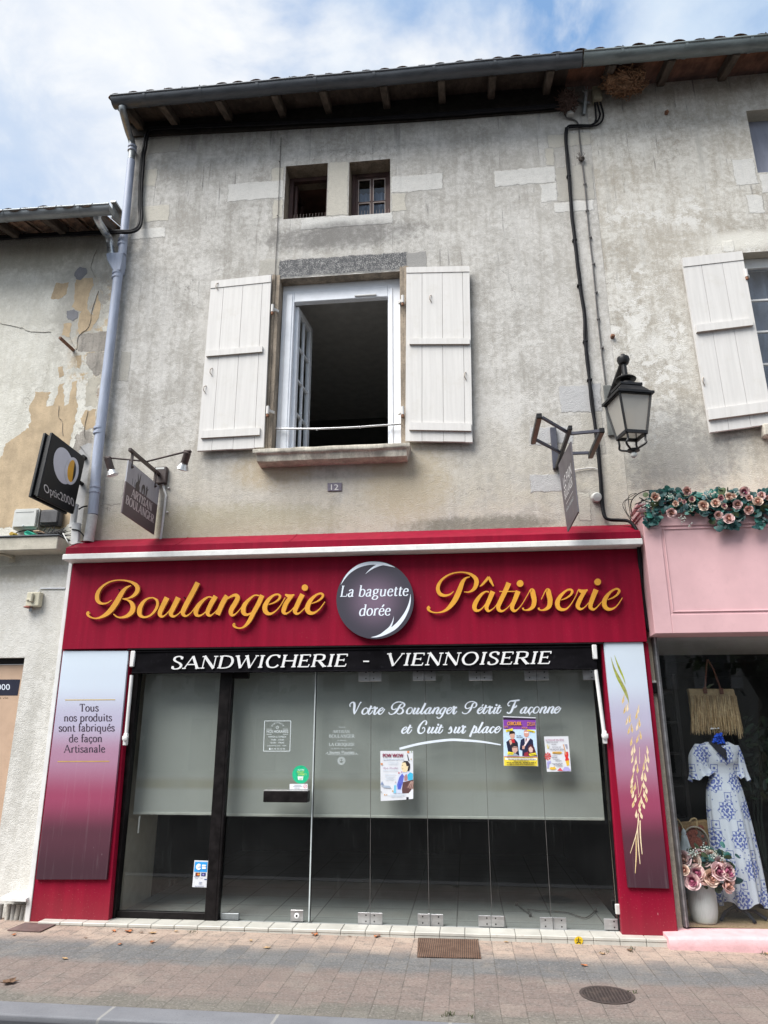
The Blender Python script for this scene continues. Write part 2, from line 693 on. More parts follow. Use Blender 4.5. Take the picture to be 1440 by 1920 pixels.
    if rough_cast:
        h = t.add(h, t.mul(t.noise(42, 3, 0.6), 0.9))
    n = t.bump(h, 0.55, 0.008)
    return t.done(c, 0.92, 0, n, 0.2)


C_LINT = (P(630, 497).x, P(630, 497).z)
M_WALL = plaster('weathered_plaster', (0.40, 0.38, 0.345), (0.63, 0.615, 0.585), (0.12, 0.115, 0.11), (0.45, 0.41, 0.33), 4.35, 0.0, stones=STONES_B,
                 extra=[
                        (P(640, 425).x, P(640, 425).z - 0.12, 0.95, 0.2, (0.15, 0.145, 0.14), 0.75),
                        (P(760, 900).x, P(760, 900).z, 0.5, 0.5, (0.46, 0.38, 0.25), 0.6),
                        (P(510, 880).x, P(510, 880).z, 0.45, 0.25, (0.45, 0.36, 0.23), 0.6),
                        (P(420, 980).x, P(420, 980).z, 1.4, 0.22, (0.36, 0.33, 0.22), 0.6),
                        (P(900, 985).x, P(900, 985).z, 0.8, 0.1, (0.13, 0.13, 0.10), 0.7)])
M_WALL_R = plaster('pale_plaster', (0.40, 0.365, 0.31), (0.68, 0.665, 0.62), (0.14, 0.13, 0.12), (0.50, 0.45, 0.34), 4.3, 6.3,
                   topdark=8.95, stones=STONES_R, flakes=[(P(x_, y_).x, P(x_, y_).z, a_, b_, (.70, .69, .66), .7) for x_, y_, a_, b_ in ((1195, 540, .35, .3), (1185, 620, .35, .45), (1240, 690, .3, .4), (1185, 395, .35, .25), (1290, 400, .35, .25), (1400, 460, .4, .15), (1215, 800, .35, .3), (1265, 640, .2, .4))], extra=[(P(1260, 840).x, P(1260, 840).z, 0.7, 0.5, (0.22, 0.22, 0.215), 0.7),
                                        (P(1400, 450).x, P(1400, 450).z, 0.5, 0.12, (0.66, 0.64, 0.58), 0.9)])
M_WALL_L = plaster('cream_plaster', (0.60, 0.58, 0.51), (0.74, 0.725, 0.66), (0.22, 0.19, 0.15), (0.66, 0.62, 0.52), 3.0, 11.0,
                   topdark=7.15, flakes=[(P(x_, y_).x, P(x_, y_).z, a_, b_, c_, .92) for x_, y_, a_, b_, c_ in ((170, 620, .28, .8, (.50, .37, .21)), (165, 800, .3, .6, (.36, .33, .29)), (175, 900, .22, .5, (.62, .61, .57)), (150, 700, .3, .5, (.66, .64, .58)), (190, 560, .14, .4, (.33, .31, .28)), (185, 780, .16, .6, (.26, .19, .14)))], extra=[(P(150, 560).x, P(150, 560).z, 0.35, 0.8, (0.36, 0.345, 0.31), 0.7),
                                        (P(60, 480).x, P(60, 480).z, 0.9, 0.22, (0.36, 0.34, 0.28), 0.75)])
M_WALL_LL = plaster('white_roughcast', (0.57, 0.555, 0.51), (0.68, 0.67, 0.635), (0.3, 0.29, 0.25), (0.62, 0.59, 0.48), -1.0, 3.0,
                    topdark=3.35, rough_cast=True, extra=[(P(40, 1070).x, P(40, 1070).z, 0.35, 0.13, (0.40, 0.37, 0.30), 0.7)])


def stone(name, col, seed=0.0, pits=0.5, dark=None):
    t = NT(name)
    p = t.scale((1, 1, 1), (seed, seed, 0))
    a = t.noise(5, 6, 0.65, p)
    b = t.noise(60, 4, 0.7, p)
    c = t.mix(t.ss(a, 0.3, 0.7), tuple(v * 0.82 for v in col), tuple(min(1, v * 1.1) for v in col))
    c = t.mix(t.ss(b, 0.55, 0.75, 0, pits), c, tuple(v * 0.45 for v in col))
    v = t.vor(38, p)
    c = t.mix(t.mul(t.ss(v, 0.06, 0.14, pits * 1.4, 0), t.ss(a, 0.42, 0.6)), c, (0.08, 0.075, 0.07))
    if dark:
        s = t.noise(1, 5, 0.7, t.scale((9, 9, 2)))
        c = t.mix(t.ss(t.add(s, t.mul(b, 0.35)), 0.55, 0.80, 0, dark), c, (0.05, 0.047, 0.043))
    return t.done(c, 0.9, 0, t.bump(t.add(b, t.mul(a, 0.8)), 0.5, 0.006), 0.2)


M_STONE_W = stone('white_limestone', (0.58, 0.57, 0.53), 0.0, 0.65)
M_STONE_W2 = stone('cream_limestone', (0.48, 0.45, 0.38), 2.0, 0.6)
M_STONE_G = stone('grey_limestone', (0.40, 0.40, 0.40), 4.0, 0.45)
M_STONE_Q = stone('quoin_limestone', (0.43, 0.405, 0.35), 5.0, 0.4)
M_STONE_S = stone('sill_limestone', (0.58, 0.54, 0.46), 1.0, 0.4, dark=0.35)
M_STONE_J = stone('jamb_limestone', (0.36, 0.30, 0.235), 7.0, 0.5, dark=0.5)
M_OCHRE = stone('ochre_plaster', (0.50, 0.39, 0.26), 3.0, 0.4, dark=.12)
M_FILLER = stone('grey_filler', (0.22, 0.22, 0.235), 3.0, 0.3)
M_MORTAR = stone('bare_mortar', (0.38, 0.35, 0.31), 8.0, 0.8, dark=0.4)

def white_wood(name, col, worn=0.5):
    t = NT(name)
    g = t.noise(1.0, 6, 0.65, t.scale((30, 30, 1.2)))
    b = t.noise(7, 5, 0.7)
    c = t.mix(t.ss(g, 0.3, 0.7), tuple(v * 0.9 for v in col), col)
    c = t.mix(t.ss(b, 0.5, 0.75, 0, 0.35), c, tuple(v * k for v, k in zip(col, (0.8, 0.78, 0.72))))
    chip = t.mul(t.ss(t.noise(1.0, 6, 0.75, t.scale((40, 40, 9))), 0.655, 0.70), t.ss(b, 0.48, 0.6))
    c = t.mix(t.mul(chip, worn), c, (0.17, 0.15, 0.13))
    return t.done(c, 0.6, 0, t.bump(t.add(g, t.mul(chip, -1.0)), 0.25, 0.003), 0.3)


M_SHUT = white_wood('white_shutter_paint', (0.63, 0.615, 0.595))
M_SHUT_EDGE = white_wood('worn_batten_edge', (0.42, 0.37, 0.32), 0.9)
M_PVC = simple('white_plastic', (0.84, 0.87, 0.92), 0.35, var=0.04, spec=0.5)
M_BROWN = simple('brown_window_paint', (0.075, 0.042, 0.038), 0.6, var=0.25, bump=0.2)
M_PUTTY = simple('pale_putty', (0.42, 0.36, 0.33), 0.7)
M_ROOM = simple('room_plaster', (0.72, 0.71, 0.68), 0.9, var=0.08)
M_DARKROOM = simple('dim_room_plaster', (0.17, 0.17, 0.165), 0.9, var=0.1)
M_ATTIC = simple('attic_boards', (0.20, 0.11, 0.085), 0.9, var=0.2)
M_BLUEB = simple('slate_blue_board', (0.25, 0.265, 0.33), 0.7, var=0.08, streak=True, dirt=(0.1, 0.1, 0.12, 0.3))
M_CURT = simple('blue_grey_net', (0.13, 0.155, 0.21), 0.9, var=0.1)


def aged_wood(name, col, dark=0.6):
    t = NT(name)
    g = t.noise(1.0, 6, 0.7, t.scale((14, 3.0, 14)))
    b = t.noise(3.5, 5, 0.65)
    c = t.mix(t.ss(g, 0.3, 0.7), tuple(v * 0.5 for v in col), col)
    c = t.mix(t.ss(b, 0.45, 0.7, 0, dark), c, tuple(v * 0.25 for v in col))
    return t.done(c, 0.9, 0, t.bump(g, 0.5, 0.006), 0.15)


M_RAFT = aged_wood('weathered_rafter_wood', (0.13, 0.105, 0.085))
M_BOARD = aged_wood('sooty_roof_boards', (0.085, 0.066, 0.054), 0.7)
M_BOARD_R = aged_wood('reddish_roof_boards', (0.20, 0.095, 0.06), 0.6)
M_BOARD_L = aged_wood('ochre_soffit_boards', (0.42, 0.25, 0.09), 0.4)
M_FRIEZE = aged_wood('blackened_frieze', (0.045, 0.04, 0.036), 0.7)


def zinc(name, col, rough=0.45, metal=0.6):
    t = NT(name)
    a = t.noise(3.0, 6, 0.65, t.scale((1, 4, 4)))
    b = t.noise(26, 5, 0.7)
    c = t.mix(t.ss(a, 0.3, 0.7), tuple(v * 0.7 for v in col), tuple(v * 1.15 for v in col))
    c = t.mix(t.ss(b, 0.55, 0.75, 0, 0.35), c, tuple(min(1, v * 1.5) for v in col))
    return t.done(c, t.ss(a, 0.2, 0.8, rough * 0.8, rough * 1.3), metal, t.bump(a, 0.15, 0.006), 0.4)


M_ZINC_D = zinc('dark_zinc', (0.095, 0.105, 0.118), 0.5, 0.35)
M_ZINC_M = zinc('grey_green_zinc', (0.19, 0.22, 0.22), 0.5, 0.35)
M_ZINC_L = zinc('new_zinc', (0.50, 0.53, 0.55), 0.3, 0.9)
M_ZINC_G = zinc('mid_zinc', (0.27, 0.29, 0.30), 0.45, 0.5)
M_PIPE = simple('blue_grey_pipe_paint', (0.32, 0.36, 0.455), 0.5, var=0.12, streak=True, dirt=(0.35, 0.34, 0.33, 0.35), bump=0.1)
M_PIPE_W = simple('chipped_pale_pipe', (0.55, 0.55, 0.54), 0.6, var=0.2, dirt=(0.25, 0.25, 0.26, 0.7))
M_TILE = stone('clay_tile', (0.30, 0.19, 0.13), 1.5, 0.5, dark=0.7)
M_CABLE = simple('black_cable', (0.010, 0.010, 0.012), 0.6, spec=.15, var=0.3)
M_CABLE_G = simple('grey_cable', (0.085, 0.08, 0.078), 0.6, var=0.3)
M_CABLE_W = simple('white_conduit', (0.62, 0.62, 0.60), 0.5, var=0.1, dirt=(0.3, 0.3, 0.28, 0.4))
M_BOX_B = simple('khaki_box', (0.22, 0.205, 0.15), 0.7, var=0.2, dirt=(0.05, 0.05, 0.04, 0.6))
M_BOX_W = simple('off_white_box', (0.52, 0.53, 0.51), 0.55, var=0.06, dirt=(0.3, 0.3, 0.28, 0.25))
M_BOX_D = simple('sooty_box', (0.075, 0.075, 0.08), 0.7, var=0.35, dirt=(0.2, 0.2, 0.2, 0.5))
M_RUST = simple('rusty_iron', (0.20, 0.10, 0.06), 0.85, var=0.4, scale=30)
M_IRON = simple('black_iron', (0.011, 0.011, 0.012), 0.42, var=0.3, bump=0.15, spec=0.3)
M_NEST = simple('dry_nest_straw', (0.20, 0.11, 0.06), 0.95, var=0.5, scale=50)
M_NEST2 = simple('dark_nest_twigs', (0.075, 0.045, 0.035), 0.95, var=0.5, scale=50)
M_MUD = simple('dried_mud', (0.10, 0.085, 0.075), 0.95, var=0.4, scale=40, bump=0.5)


def red_paint(name, col, speck=0.0):
    t = NT(name)
    a = t.noise(1.0, 5, 0.6, t.scale((14, 14, 0.5)))
    b = t.noise(2.2, 4, 0.55)
    c = t.mix(t.ss(a, 0.35, 0.7), tuple(v * 0.88 for v in col), tuple(v * 1.08 for v in col))
    c = t.mix(t.ss(b, 0.4, 0.7, 0, 0.25), c, tuple(v * k for v, k in zip(col, (0.82, 1.1, 1.1))))
    scr = t.ss(t.vor(1.0, t.scale((9, 9, 2.6))), 0.018, 0.03, 0.55, 0)
    c = t.mix(t.mul(scr, t.ss(b, 0.5, 0.6)), c, (0.6, 0.35, 0.37))
    # dust splashed up from the pavement
    z = t.sep()[2]
    dust = t.mul(t.ss(t.add(z, t.mul(t.sub(b, 0.5), 0.3)), 0.02, 0.40, 0.3, 0), 1.0)
    c = t.mix(dust, c, (0.20, 0.06, 0.06))
    sp = t.mul(t.ss(t.noise(90, 2, 0.5), 0.66, 0.74), t.ss(z, 0.1, 0.8, speck, 0.12 * speck))
    c = t.mix(sp, c, (0.55, 0.36, 0.32))
    return t.done(c, t.ss(b, 0.3, 0.7, 0.45, 0.6), 0, None, 0.1)


M_RED = red_paint('red_lacquer', (0.235, 0.0045, 0.024), 0.4)
M_LIP = simple('dirty_white_metal', (0.70, 0.695, 0.68), 0.45, var=0.06, dirt=(0.25, 0.26, 0.24, 0.5), scale=14)
M_WHITE = simple('white_paint', (0.66, 0.66, 0.65), 0.5, var=0.06, dirt=(0.45, 0.43, 0.4, 0.3))
M_BLACK = simple('black_aluminium', (0.008, 0.0065, 0.0068), 0.45, var=0.4, dirt=(0.05, 0.045, 0.04, 0.3), scale=16, spec=.15)
M_CLOTH = simple('black_awning_cloth', (0.0055, 0.005, 0.0065), 0.8, spec=.05, var=0.35, dirt=(0.02, 0.02, 0.023, 0.6), scale=5, bump=0.2)
M_LETW = simple('white_lettering', (0.70, 0.70, 0.70), 0.5, var=0.04)
M_LETB = simple('pale_blue_lettering', (0.70, 0.76, 0.84), 0.5, var=0.04)
M_LETG = simple('grey_lettering', (0.42, 0.46, 0.47), 0.6, var=0.1)
M_GOLD = simple('golden_yellow_letters', (0.66, 0.31, 0.028), 0.4, var=0.06, spec=0.5)
M_GOLD_E = simple('pale_letter_edge', (0.50, 0.20, 0.07), 0.4)
M_STEEL = zinc('brushed_steel', (0.50, 0.50, 0.51), 0.32, 0.85)
M_CLAY = simple('white_step_tile', (0.44, 0.43, 0.39), 0.4, var=0.07, dirt=(0.33, 0.31, 0.26, 0.5), scale=7)
M_GROUT = simple('grey_grout', (0.20, 0.19, 0.17), 0.9)


def glass_mat(name, tint=(1, 1, 1), rough=0.0, dust=0.005, dustcol=(0.26, 0.28, 0.28), ior=1.5):
    t = NT(name)
    fr = t.node('ShaderNodeFresnel')
    fr.inputs['IOR'].default_value = ior
    gl = t.node('ShaderNodeBsdfGlossy')
    gl.inputs['Roughness'].default_value = rough
    tr = t.node('ShaderNodeBsdfTransparent')
    tr.inputs['Color'].default_value = tint + (1,)
    m1 = t.node('ShaderNodeMixShader')
    t.put(m1.inputs[0], t.mul(t.mul(fr.outputs[0], 1.6), t.sub(1.0, t.node('ShaderNodeNewGeometry').outputs['Backfacing'])))
    t.t.links.new(tr.outputs[0], m1.inputs[1])
    t.t.links.new(gl.outputs[0], m1.inputs[2])
    df = t.node('ShaderNodeBsdfDiffuse')
    df.inputs['Color'].default_value = dustcol + (1,)
    a = t.noise(1.0, 5, 0.65, t.scale((24, 24, 2.5)))
    b = t.noise(3.0, 5, 0.6)
    sp = t.ss(t.vor(60), 0.04, 0.09, 0.5, 0)
    ln = t.mul(t.ss(t.noise(1.0, 3, 0.6, t.scale((95, 95, 1.6))), .62, .72, 0, .10), t.ss(b, .4, .6))
    z = t.sep()[2]
    f = t.mul(t.ss(t.add(t.mul(a, 0.4), b), 0.5, 0.95, dust * 0.3, dust * 1.6), t.ss(z, 0.1, 1.1, 1.5, 0.6))
    f = t.add(f, t.mul(sp, t.ss(b, 0.52, 0.66, 0, 0.25)))
    f = t.add(f, t.mul(ln, t.ss(z, .1, 1.6, 1.0, .4)) if name[0] == "d" else 0.0)
    m2 = t.node('ShaderNodeMixShader')
    t.put(m2.inputs[0], f)
    t.t.links.new(m1.outputs[0], m2.inputs[1])
    t.t.links.new(df.outputs[0], m2.inputs[2])
    o = t.node('ShaderNodeOutputMaterial')
    t.t.links.new(m2.outputs[0], o.inputs['Surface'])
    return t.m


M_GLASS = glass_mat('dusty_shop_glass', (0.90, 0.915, 0.905))
M_GLASS_C = glass_mat('clean_window_glass', (0.93, 0.95, 0.96), dust=0.006)
M_GLASS_EDGE = simple('bright_glass_edge', (0.50, 0.55, 0.55), 0.25, var=0.1, spec=0.6)

# ------------------------------------------------------------------ the three houses
def wall_with_holes(mb, x0, x1, z0, z1, holes, y0=0.0, y1=0.4, reveal_mat=None, wall_mat=None):
    """wall slab, holes = (xa, xb, za, zb); the reveals are faces of the same wall"""
    xs = sorted({x0, x1} | {min(max(v, x0), x1) for h in holes for v in h[:2]})
    zs = sorted({z0, z1} | {min(max(v, z0), z1) for h in holes for v in h[2:]})
    inside = lambda x, z: any(h[0] < x < h[1] and h[2] < z < h[3] for h in holes)
    mb.mat(wall_mat)
    for a, b in zip(xs, xs[1:]):
        for c, d in zip(zs, zs[1:]):
            if not inside((a + b) / 2, (c + d) / 2):
                mb.poly([(a, y0, c), (b, y0, c), (b, y0, d), (a, y0, d)])
                mb.poly([(b, y1, c), (a, y1, c), (a, y1, d), (b, y1, d)])
    mb.mat(reveal_mat or wall_mat)
    for a, b, c, d in holes:
        mb.poly([(a, y0, c), (a, y1, c), (a, y1, d), (a, y0, d)])
        mb.poly([(b, y0, c), (b, y0, d), (b, y1, d), (b, y1, c)])
        mb.poly([(a, y0, d), (a, y1, d), (b, y1, d), (b, y0, d)])
        mb.poly([(a, y0, c), (b, y0, c), (b, y1, c), (a, y1, c)])
    mb.mat(wall_mat)
    for a in (x0, x1):
        mb.poly([(a, y0, z0), (a, y1, z0), (a, y1, z1), (a, y0, z1)])
    mb.poly([(x0, y0, z0), (x1, y0, z0), (x1, y1, z0), (x0, y1, z0)])
    mb.poly([(x0, y0, z1), (x1, y0, z1), (x1, y1, z1), (x0, y1, z1)])


def hole(tl, tr, br, bl, Y=0.0):
    q = [P(*c, Y) for c in (tl, tr, br, bl)]
    return ((q[0].x + q[3].x) / 2, (q[1].x + q[2].x) / 2, (q[2].z + q[3].z) / 2, (q[0].z + q[1].z) / 2)


XL, XR = -3.955, 1.655            # the bakery's side walls
H_WIN = hole((519, 523), (750, 509), (752, 833), (516, 841))
H_AT1 = hole((535, 311), (614, 306.5), (612.5, 406.5), (532.5, 410))
H_AT2 = hole((654, 302.5), (731, 299.5), (732.5, 400), (654.5, 403.5))

bak = thing('bakery_house', (-1.15, 0.2, 0), 'grey weathered plaster house with two open white shutters above the dark red bakery front', 'house')
mb = MB()
ZTOP = 9.0
wall_with_holes(mb, XL, XR, 3.25, ZTOP, [H_WIN, H_AT1, H_AT2], 0, 0.42, M_STONE_J, M_WALL)
mb.build('wall', None, bak)
# side piers of the wall beside and behind the shopfront
mb = MB()
mb.box(XL, -3.78, 0.02, 0.42, 0, 3.25)
mb.build('pier', M_WALL, bak)
mb = MB()
mb.box(1.50, XR, 0.02, 0.42, 0, 3.25)
mb.build('pier', M_WALL, bak)

# upper room and attic seen through the open windows
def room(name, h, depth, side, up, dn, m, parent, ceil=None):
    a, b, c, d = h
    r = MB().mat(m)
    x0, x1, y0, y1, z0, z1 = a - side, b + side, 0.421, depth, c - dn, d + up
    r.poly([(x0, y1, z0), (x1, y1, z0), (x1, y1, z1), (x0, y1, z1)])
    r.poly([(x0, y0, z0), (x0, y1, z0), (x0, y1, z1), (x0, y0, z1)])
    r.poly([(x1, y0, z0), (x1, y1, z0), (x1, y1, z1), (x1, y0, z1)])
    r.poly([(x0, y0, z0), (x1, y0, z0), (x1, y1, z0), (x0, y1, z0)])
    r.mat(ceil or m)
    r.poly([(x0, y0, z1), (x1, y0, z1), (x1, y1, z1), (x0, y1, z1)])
    return r.build(name, None, parent)


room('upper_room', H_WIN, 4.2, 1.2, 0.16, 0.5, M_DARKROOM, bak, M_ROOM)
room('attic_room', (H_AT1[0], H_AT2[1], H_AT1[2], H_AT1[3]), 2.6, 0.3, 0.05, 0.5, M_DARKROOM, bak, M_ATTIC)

# moulded stone jambs of the big window, lintel edge and sill
mb = MB()
a, b, c, d = H_WIN
for s, xe in ((-1, a), (1, b)):
    mb = MB()
    mb.box(*(sorted((xe - s * 0.001, xe + s * 0.10))), -0.012, 0.02, c + 0.002, d + 0.05, 0.004)
    mb.box(*(sorted((xe + s * 0.045, xe + s * 0.085))), -0.03, -0.0125, c + 0.002, d + 0.05, 0.008)
    mb.build('window_jamb', M_STONE_J, bak)
mb = MB()
prof = [(0.0, -0.17), (-0.165, -0.17), (-0.178, -0.12), (-0.188, -0.085), (-0.205, -0.075), (-0.215, -0.06), (-0.215, -0.012), (-0.2, 0.0), (0.0, 0.0)]
prof = [(y, z * .78) for y, z in prof]
sx0, sx1 = P(477, 845, -0.15).x, P(769, 833, -0.15).x
zs_ = P(620, 836, -0.2).z
def sill(u, v):
    k = v * (len(prof) - 1)
    i = min(int(k), len(prof) - 2)
    f = k - i
    y = prof[i][0] + (prof[i + 1][0] - prof[i][0]) * f
    z = prof[i][1] + (prof[i + 1][1] - prof[i][1]) * f
    x = sx0 + (sx1 - sx0) * u
    e = noise.noise(Vector((x * 6, y * 6, z * 8)))
    # the edges have weathered away at each end of the drip course
    shrink = 0.035 if z < -0.05 else 0.0
    x += shrink * (1 - 2 * u)
    return (x, y + 0.012 * e, zs_ + z + 0.012 * e)
mb.grid(sill, 40, 22)
for u in (0, 1):
    mb.poly([sill(u, k / 21) for k in range(22)])
mb.build('window_sill', M_STONE_S, bak, 50)

# big white window, one casement opened into the room
YF = 0.13
fr = [P(531, 551, YF), P(747, 532, YF), P(750, 830, YF), P(524, 840, YF)]
fx0, fx1 = H_WIN[0] + 0.004, H_WIN[1] - 0.004
fz0, fz1 = H_WIN[2] + 0.004, P(640, 541, YF).z + 0.01
ix0, ix1, iz1 = P(546, 700, YF).x, P(727.5, 700, YF).x, P(640, 561, YF).z
win = MB()
win.box(fx0, ix0, YF, YF + 0.08, fz0, fz1, 0.006)
win.box(ix1, fx1, YF, YF + 0.08, fz0, fz1, 0.006)
win.box(ix0 + 0.0005, ix1 - 0.0005, YF, YF + 0.08, iz1, fz1, 0.006)
win.box(ix0 + 0.0005, ix1 - 0.0005, YF, YF + 0.08, fz0, fz0 + 0.05, 0.006)
win.box(ix1 + 0.03, ix1 + 0.055, YF - 0.012, YF - 0.0005, fz0 + 0.02, fz1 - 0.05, 0.004)
win.box(fx0 + 0.05, ix0 - 0.02, YF - 0.012, YF - 0.0005, fz0 + 0.02, fz1 - 0.05, 0.004)
win.box(fx0 + 0.0005, fx1 - 0.0005, YF + 0.012, YF + 0.08, fz1 + 0.0005, H_WIN[3] + 0.05, 0.0)   # plate under the stone lintel
winp = win.build('window', M_PVC, bak)
vent = MB().box(P(665, 560, YF).x, P(706, 558, YF).x, YF - 0.02, YF - 0.001, iz1 + 0.015, iz1 + 0.035, 0.004)
vent.build('air_vent', M_WHITE, winp)
# open leaf
hx, hy = ix0 + 0.012, YF + 0.085
ex, ey = PX(577, 620, ix0 + 0.10).x, 0.0
ang = radians(83)
lw = 0.50
du = Vector((cos(ang), sin(ang), 0))
nn = Vector((-sin(ang), cos(ang), 0))
L0 = Vector((hx, hy, 0))
lf = MB()
z0_, z1_ = fz0 + 0.055, iz1 - 0.005
def lbar(u0, u1, za, zb, th=0.05):
    p = L0 + du * ((u0 + u1) / 2)
    lf.bar((p.x, p.y, za), (p.x, p.y, zb), (u1 - u0), th, up=nn, bev=0.004)
lbar(0, 0.07, z0_, z1_)
lbar(lw - 0.07, lw, z0_, z1_)
for za, zb in ((z0_, z0_ + 0.08), (z1_ - 0.075, z1_)):
    lbar(0.0705, lw - 0.0705, za + 0.0005, zb - 0.0005)
lbar(lw / 2 - 0.013, lw / 2 + 0.013, z0_ + 0.0805, z1_ - 0.0755, 0.034)
for k in (1, 2, 3):
    zz = z0_ + 0.08 + (z1_ - z0_ - 0.155) * k / 4
    lbar(0.0705, lw / 2 - 0.0135, zz - 0.013, zz + 0.013, 0.034)
    lbar(lw / 2 + 0.0135, lw - 0.0705, zz - 0.013, zz + 0.013, 0.034)
lfo = lf.build('casement', M_PVC, winp)
g = MB()
q = [L0 + du * 0.06, L0 + du * (lw - 0.06)]
g.prism([(q[0].x, q[0].y, z0_ + 0.06), (q[1].x, q[1].y, z0_ + 0.06), (q[1].x, q[1].y, z1_ - 0.06), (q[0].x, q[0].y, z1_ - 0.06)], nn * 0.006)
g.build('pane', M_GLASS_C, winp)
rl = MB()
rl.tube([P(517, 804, 0.08), P(594, 804, 0.07), P(660, 801.5, 0.07), P(752, 795, 0.08)], 0.011, 8)
for q in ((594, 805), (675, 801)):
    rl.sphere(P(*q, 0.068), 0.016, 1)
rl.build('safety_rail', M_STEEL, bak, 60)

# attic windows
def attic(h, leaf_open):
    a, b, c, d = h
    y = 0.20
    f = MB()
    t_ = 0.05
    f.box(a + 0.002, a + t_, y, y + 0.06, c + 0.002, d - 0.002, 0.004)
    f.box(b - t_, b - 0.002, y, y + 0.06, c + 0.002, d - 0.002, 0.004)
    f.box(a + t_ + 0.0005, b - t_ - 0.0005, y, y + 0.06, d - 0.055, d - 0.002, 0.004)
    f.box(a + t_ + 0.0005, b - t_ - 0.0005, y, y + 0.06, c + 0.002, c + 0.035, 0.004)
    fo = f.build('attic_window', M_BROWN, bak)
    if leaf_open:
        s = MB()
        s.box(a + t_ + 0.006, a + t_ + 0.04, y + 0.061, y + 0.42, c + 0.04, c + 0.09, 0.004)
        s.box(a + t_ + 0.006, a + t_ + 0.04, y + 0.061, y + 0.42, d - 0.10, d - 0.06, 0.004)
        s.box(a + t_ + 0.006, a + t_ + 0.04, y + 0.061, y + 0.11, c + 0.0905, d - 0.1005, 0.004)
        s.box(a + t_ + 0.006, a + t_ + 0.04, y + 0.37, y + 0.42, c + 0.0905, d - 0.1005, 0.004)
        s.build('sash', M_BROWN, fo)
    else:
        s = MB().mat(M_PUTTY)
        m0, m1 = (a + b) / 2 - 0.014, (a + b) / 2 + 0.014
        zm = c + 0.035 + (d - 0.055 - c - 0.035) * 0.47
        x0, x1, z0, z1 = a + t_ + 0.03, b - t_ - 0.03, c + 0.055, d - 0.085
        s.mat(M_BROWN)
        s.box(a + t_ + 0.001, x0, y + 0.012, y + 0.055, c + 0.036, d - 0.056)
        s.box(x1, b - t_ - 0.001, y + 0.012, y + 0.055, c + 0.036, d - 0.056)
        s.box(x0 + 0.0005, x1 - 0.0005, y + 0.012, y + 0.055, z1, d - 0.056)
        s.box(x0 + 0.0005, x1 - 0.0005, y + 0.012, y + 0.055, c + 0.036, z0)
        s.box(m0, m1, y + 0.012, y + 0.05, z0 + 0.0005, z1 - 0.0005)
        s.box(x0 + 0.0005, m0 - 0.0005, y + 0.014, y + 0.05, zm - 0.011, zm + 0.011)
        s.box(m1 + 0.0005, x1 - 0.0005, y + 0.014, y + 0.05, zm - 0.011, zm + 0.011)
        s.mat(M_PUTTY)
        for xa, xb in ((x0, m0), (m1, x1)):
            for za, zb in ((z0, zm - 0.011), (zm + 0.011, z1)):
                w_ = 0.009
                s.box(xa + 0.001, xa + w_, y + 0.006, y + 0.02, za + 0.001, zb - 0.001)
                s.box(xb - w_, xb - 0.001, y + 0.006, y + 0.02, za + 0.001, zb - 0.001)
                s.box(xa + w_, xb - w_, y + 0.006, y + 0.02, zb - w_, zb - 0.001)
        so = s.build('sash', None, fo)
        MB().box(x0 + 0.001, x1 - 0.001, y + 0.03, y + 0.034, z0 + 0.001, z1 - 0.001).build('pane', M_GLASS_C, fo)
        MB().grid(lambda u, v: (a + t_ + (b - a - 2 * t_) * u, y + 0.09 + 0.012 * sin(u * 38), c + 0.02 + (zm + 0.17 - c) * v), 60, 3).build('net_curtain', M_CURT, fo, 40)
    sp = MB()
    for k in range(11):
        x = a + 0.10 + (b - a - 0.14) * k / 10
        for s_ in (-1, 1):
            sp.tube([(x, 0.10, c + 0.004), (x + 0.012 * s_, 0.10 - 0.035 * s_, c + 0.11)], 0.0018, 4)
    sp.build('bird_spikes', M_PUTTY, bak)
    return fo


attic(H_AT1, True)
attic(H_AT2, False)

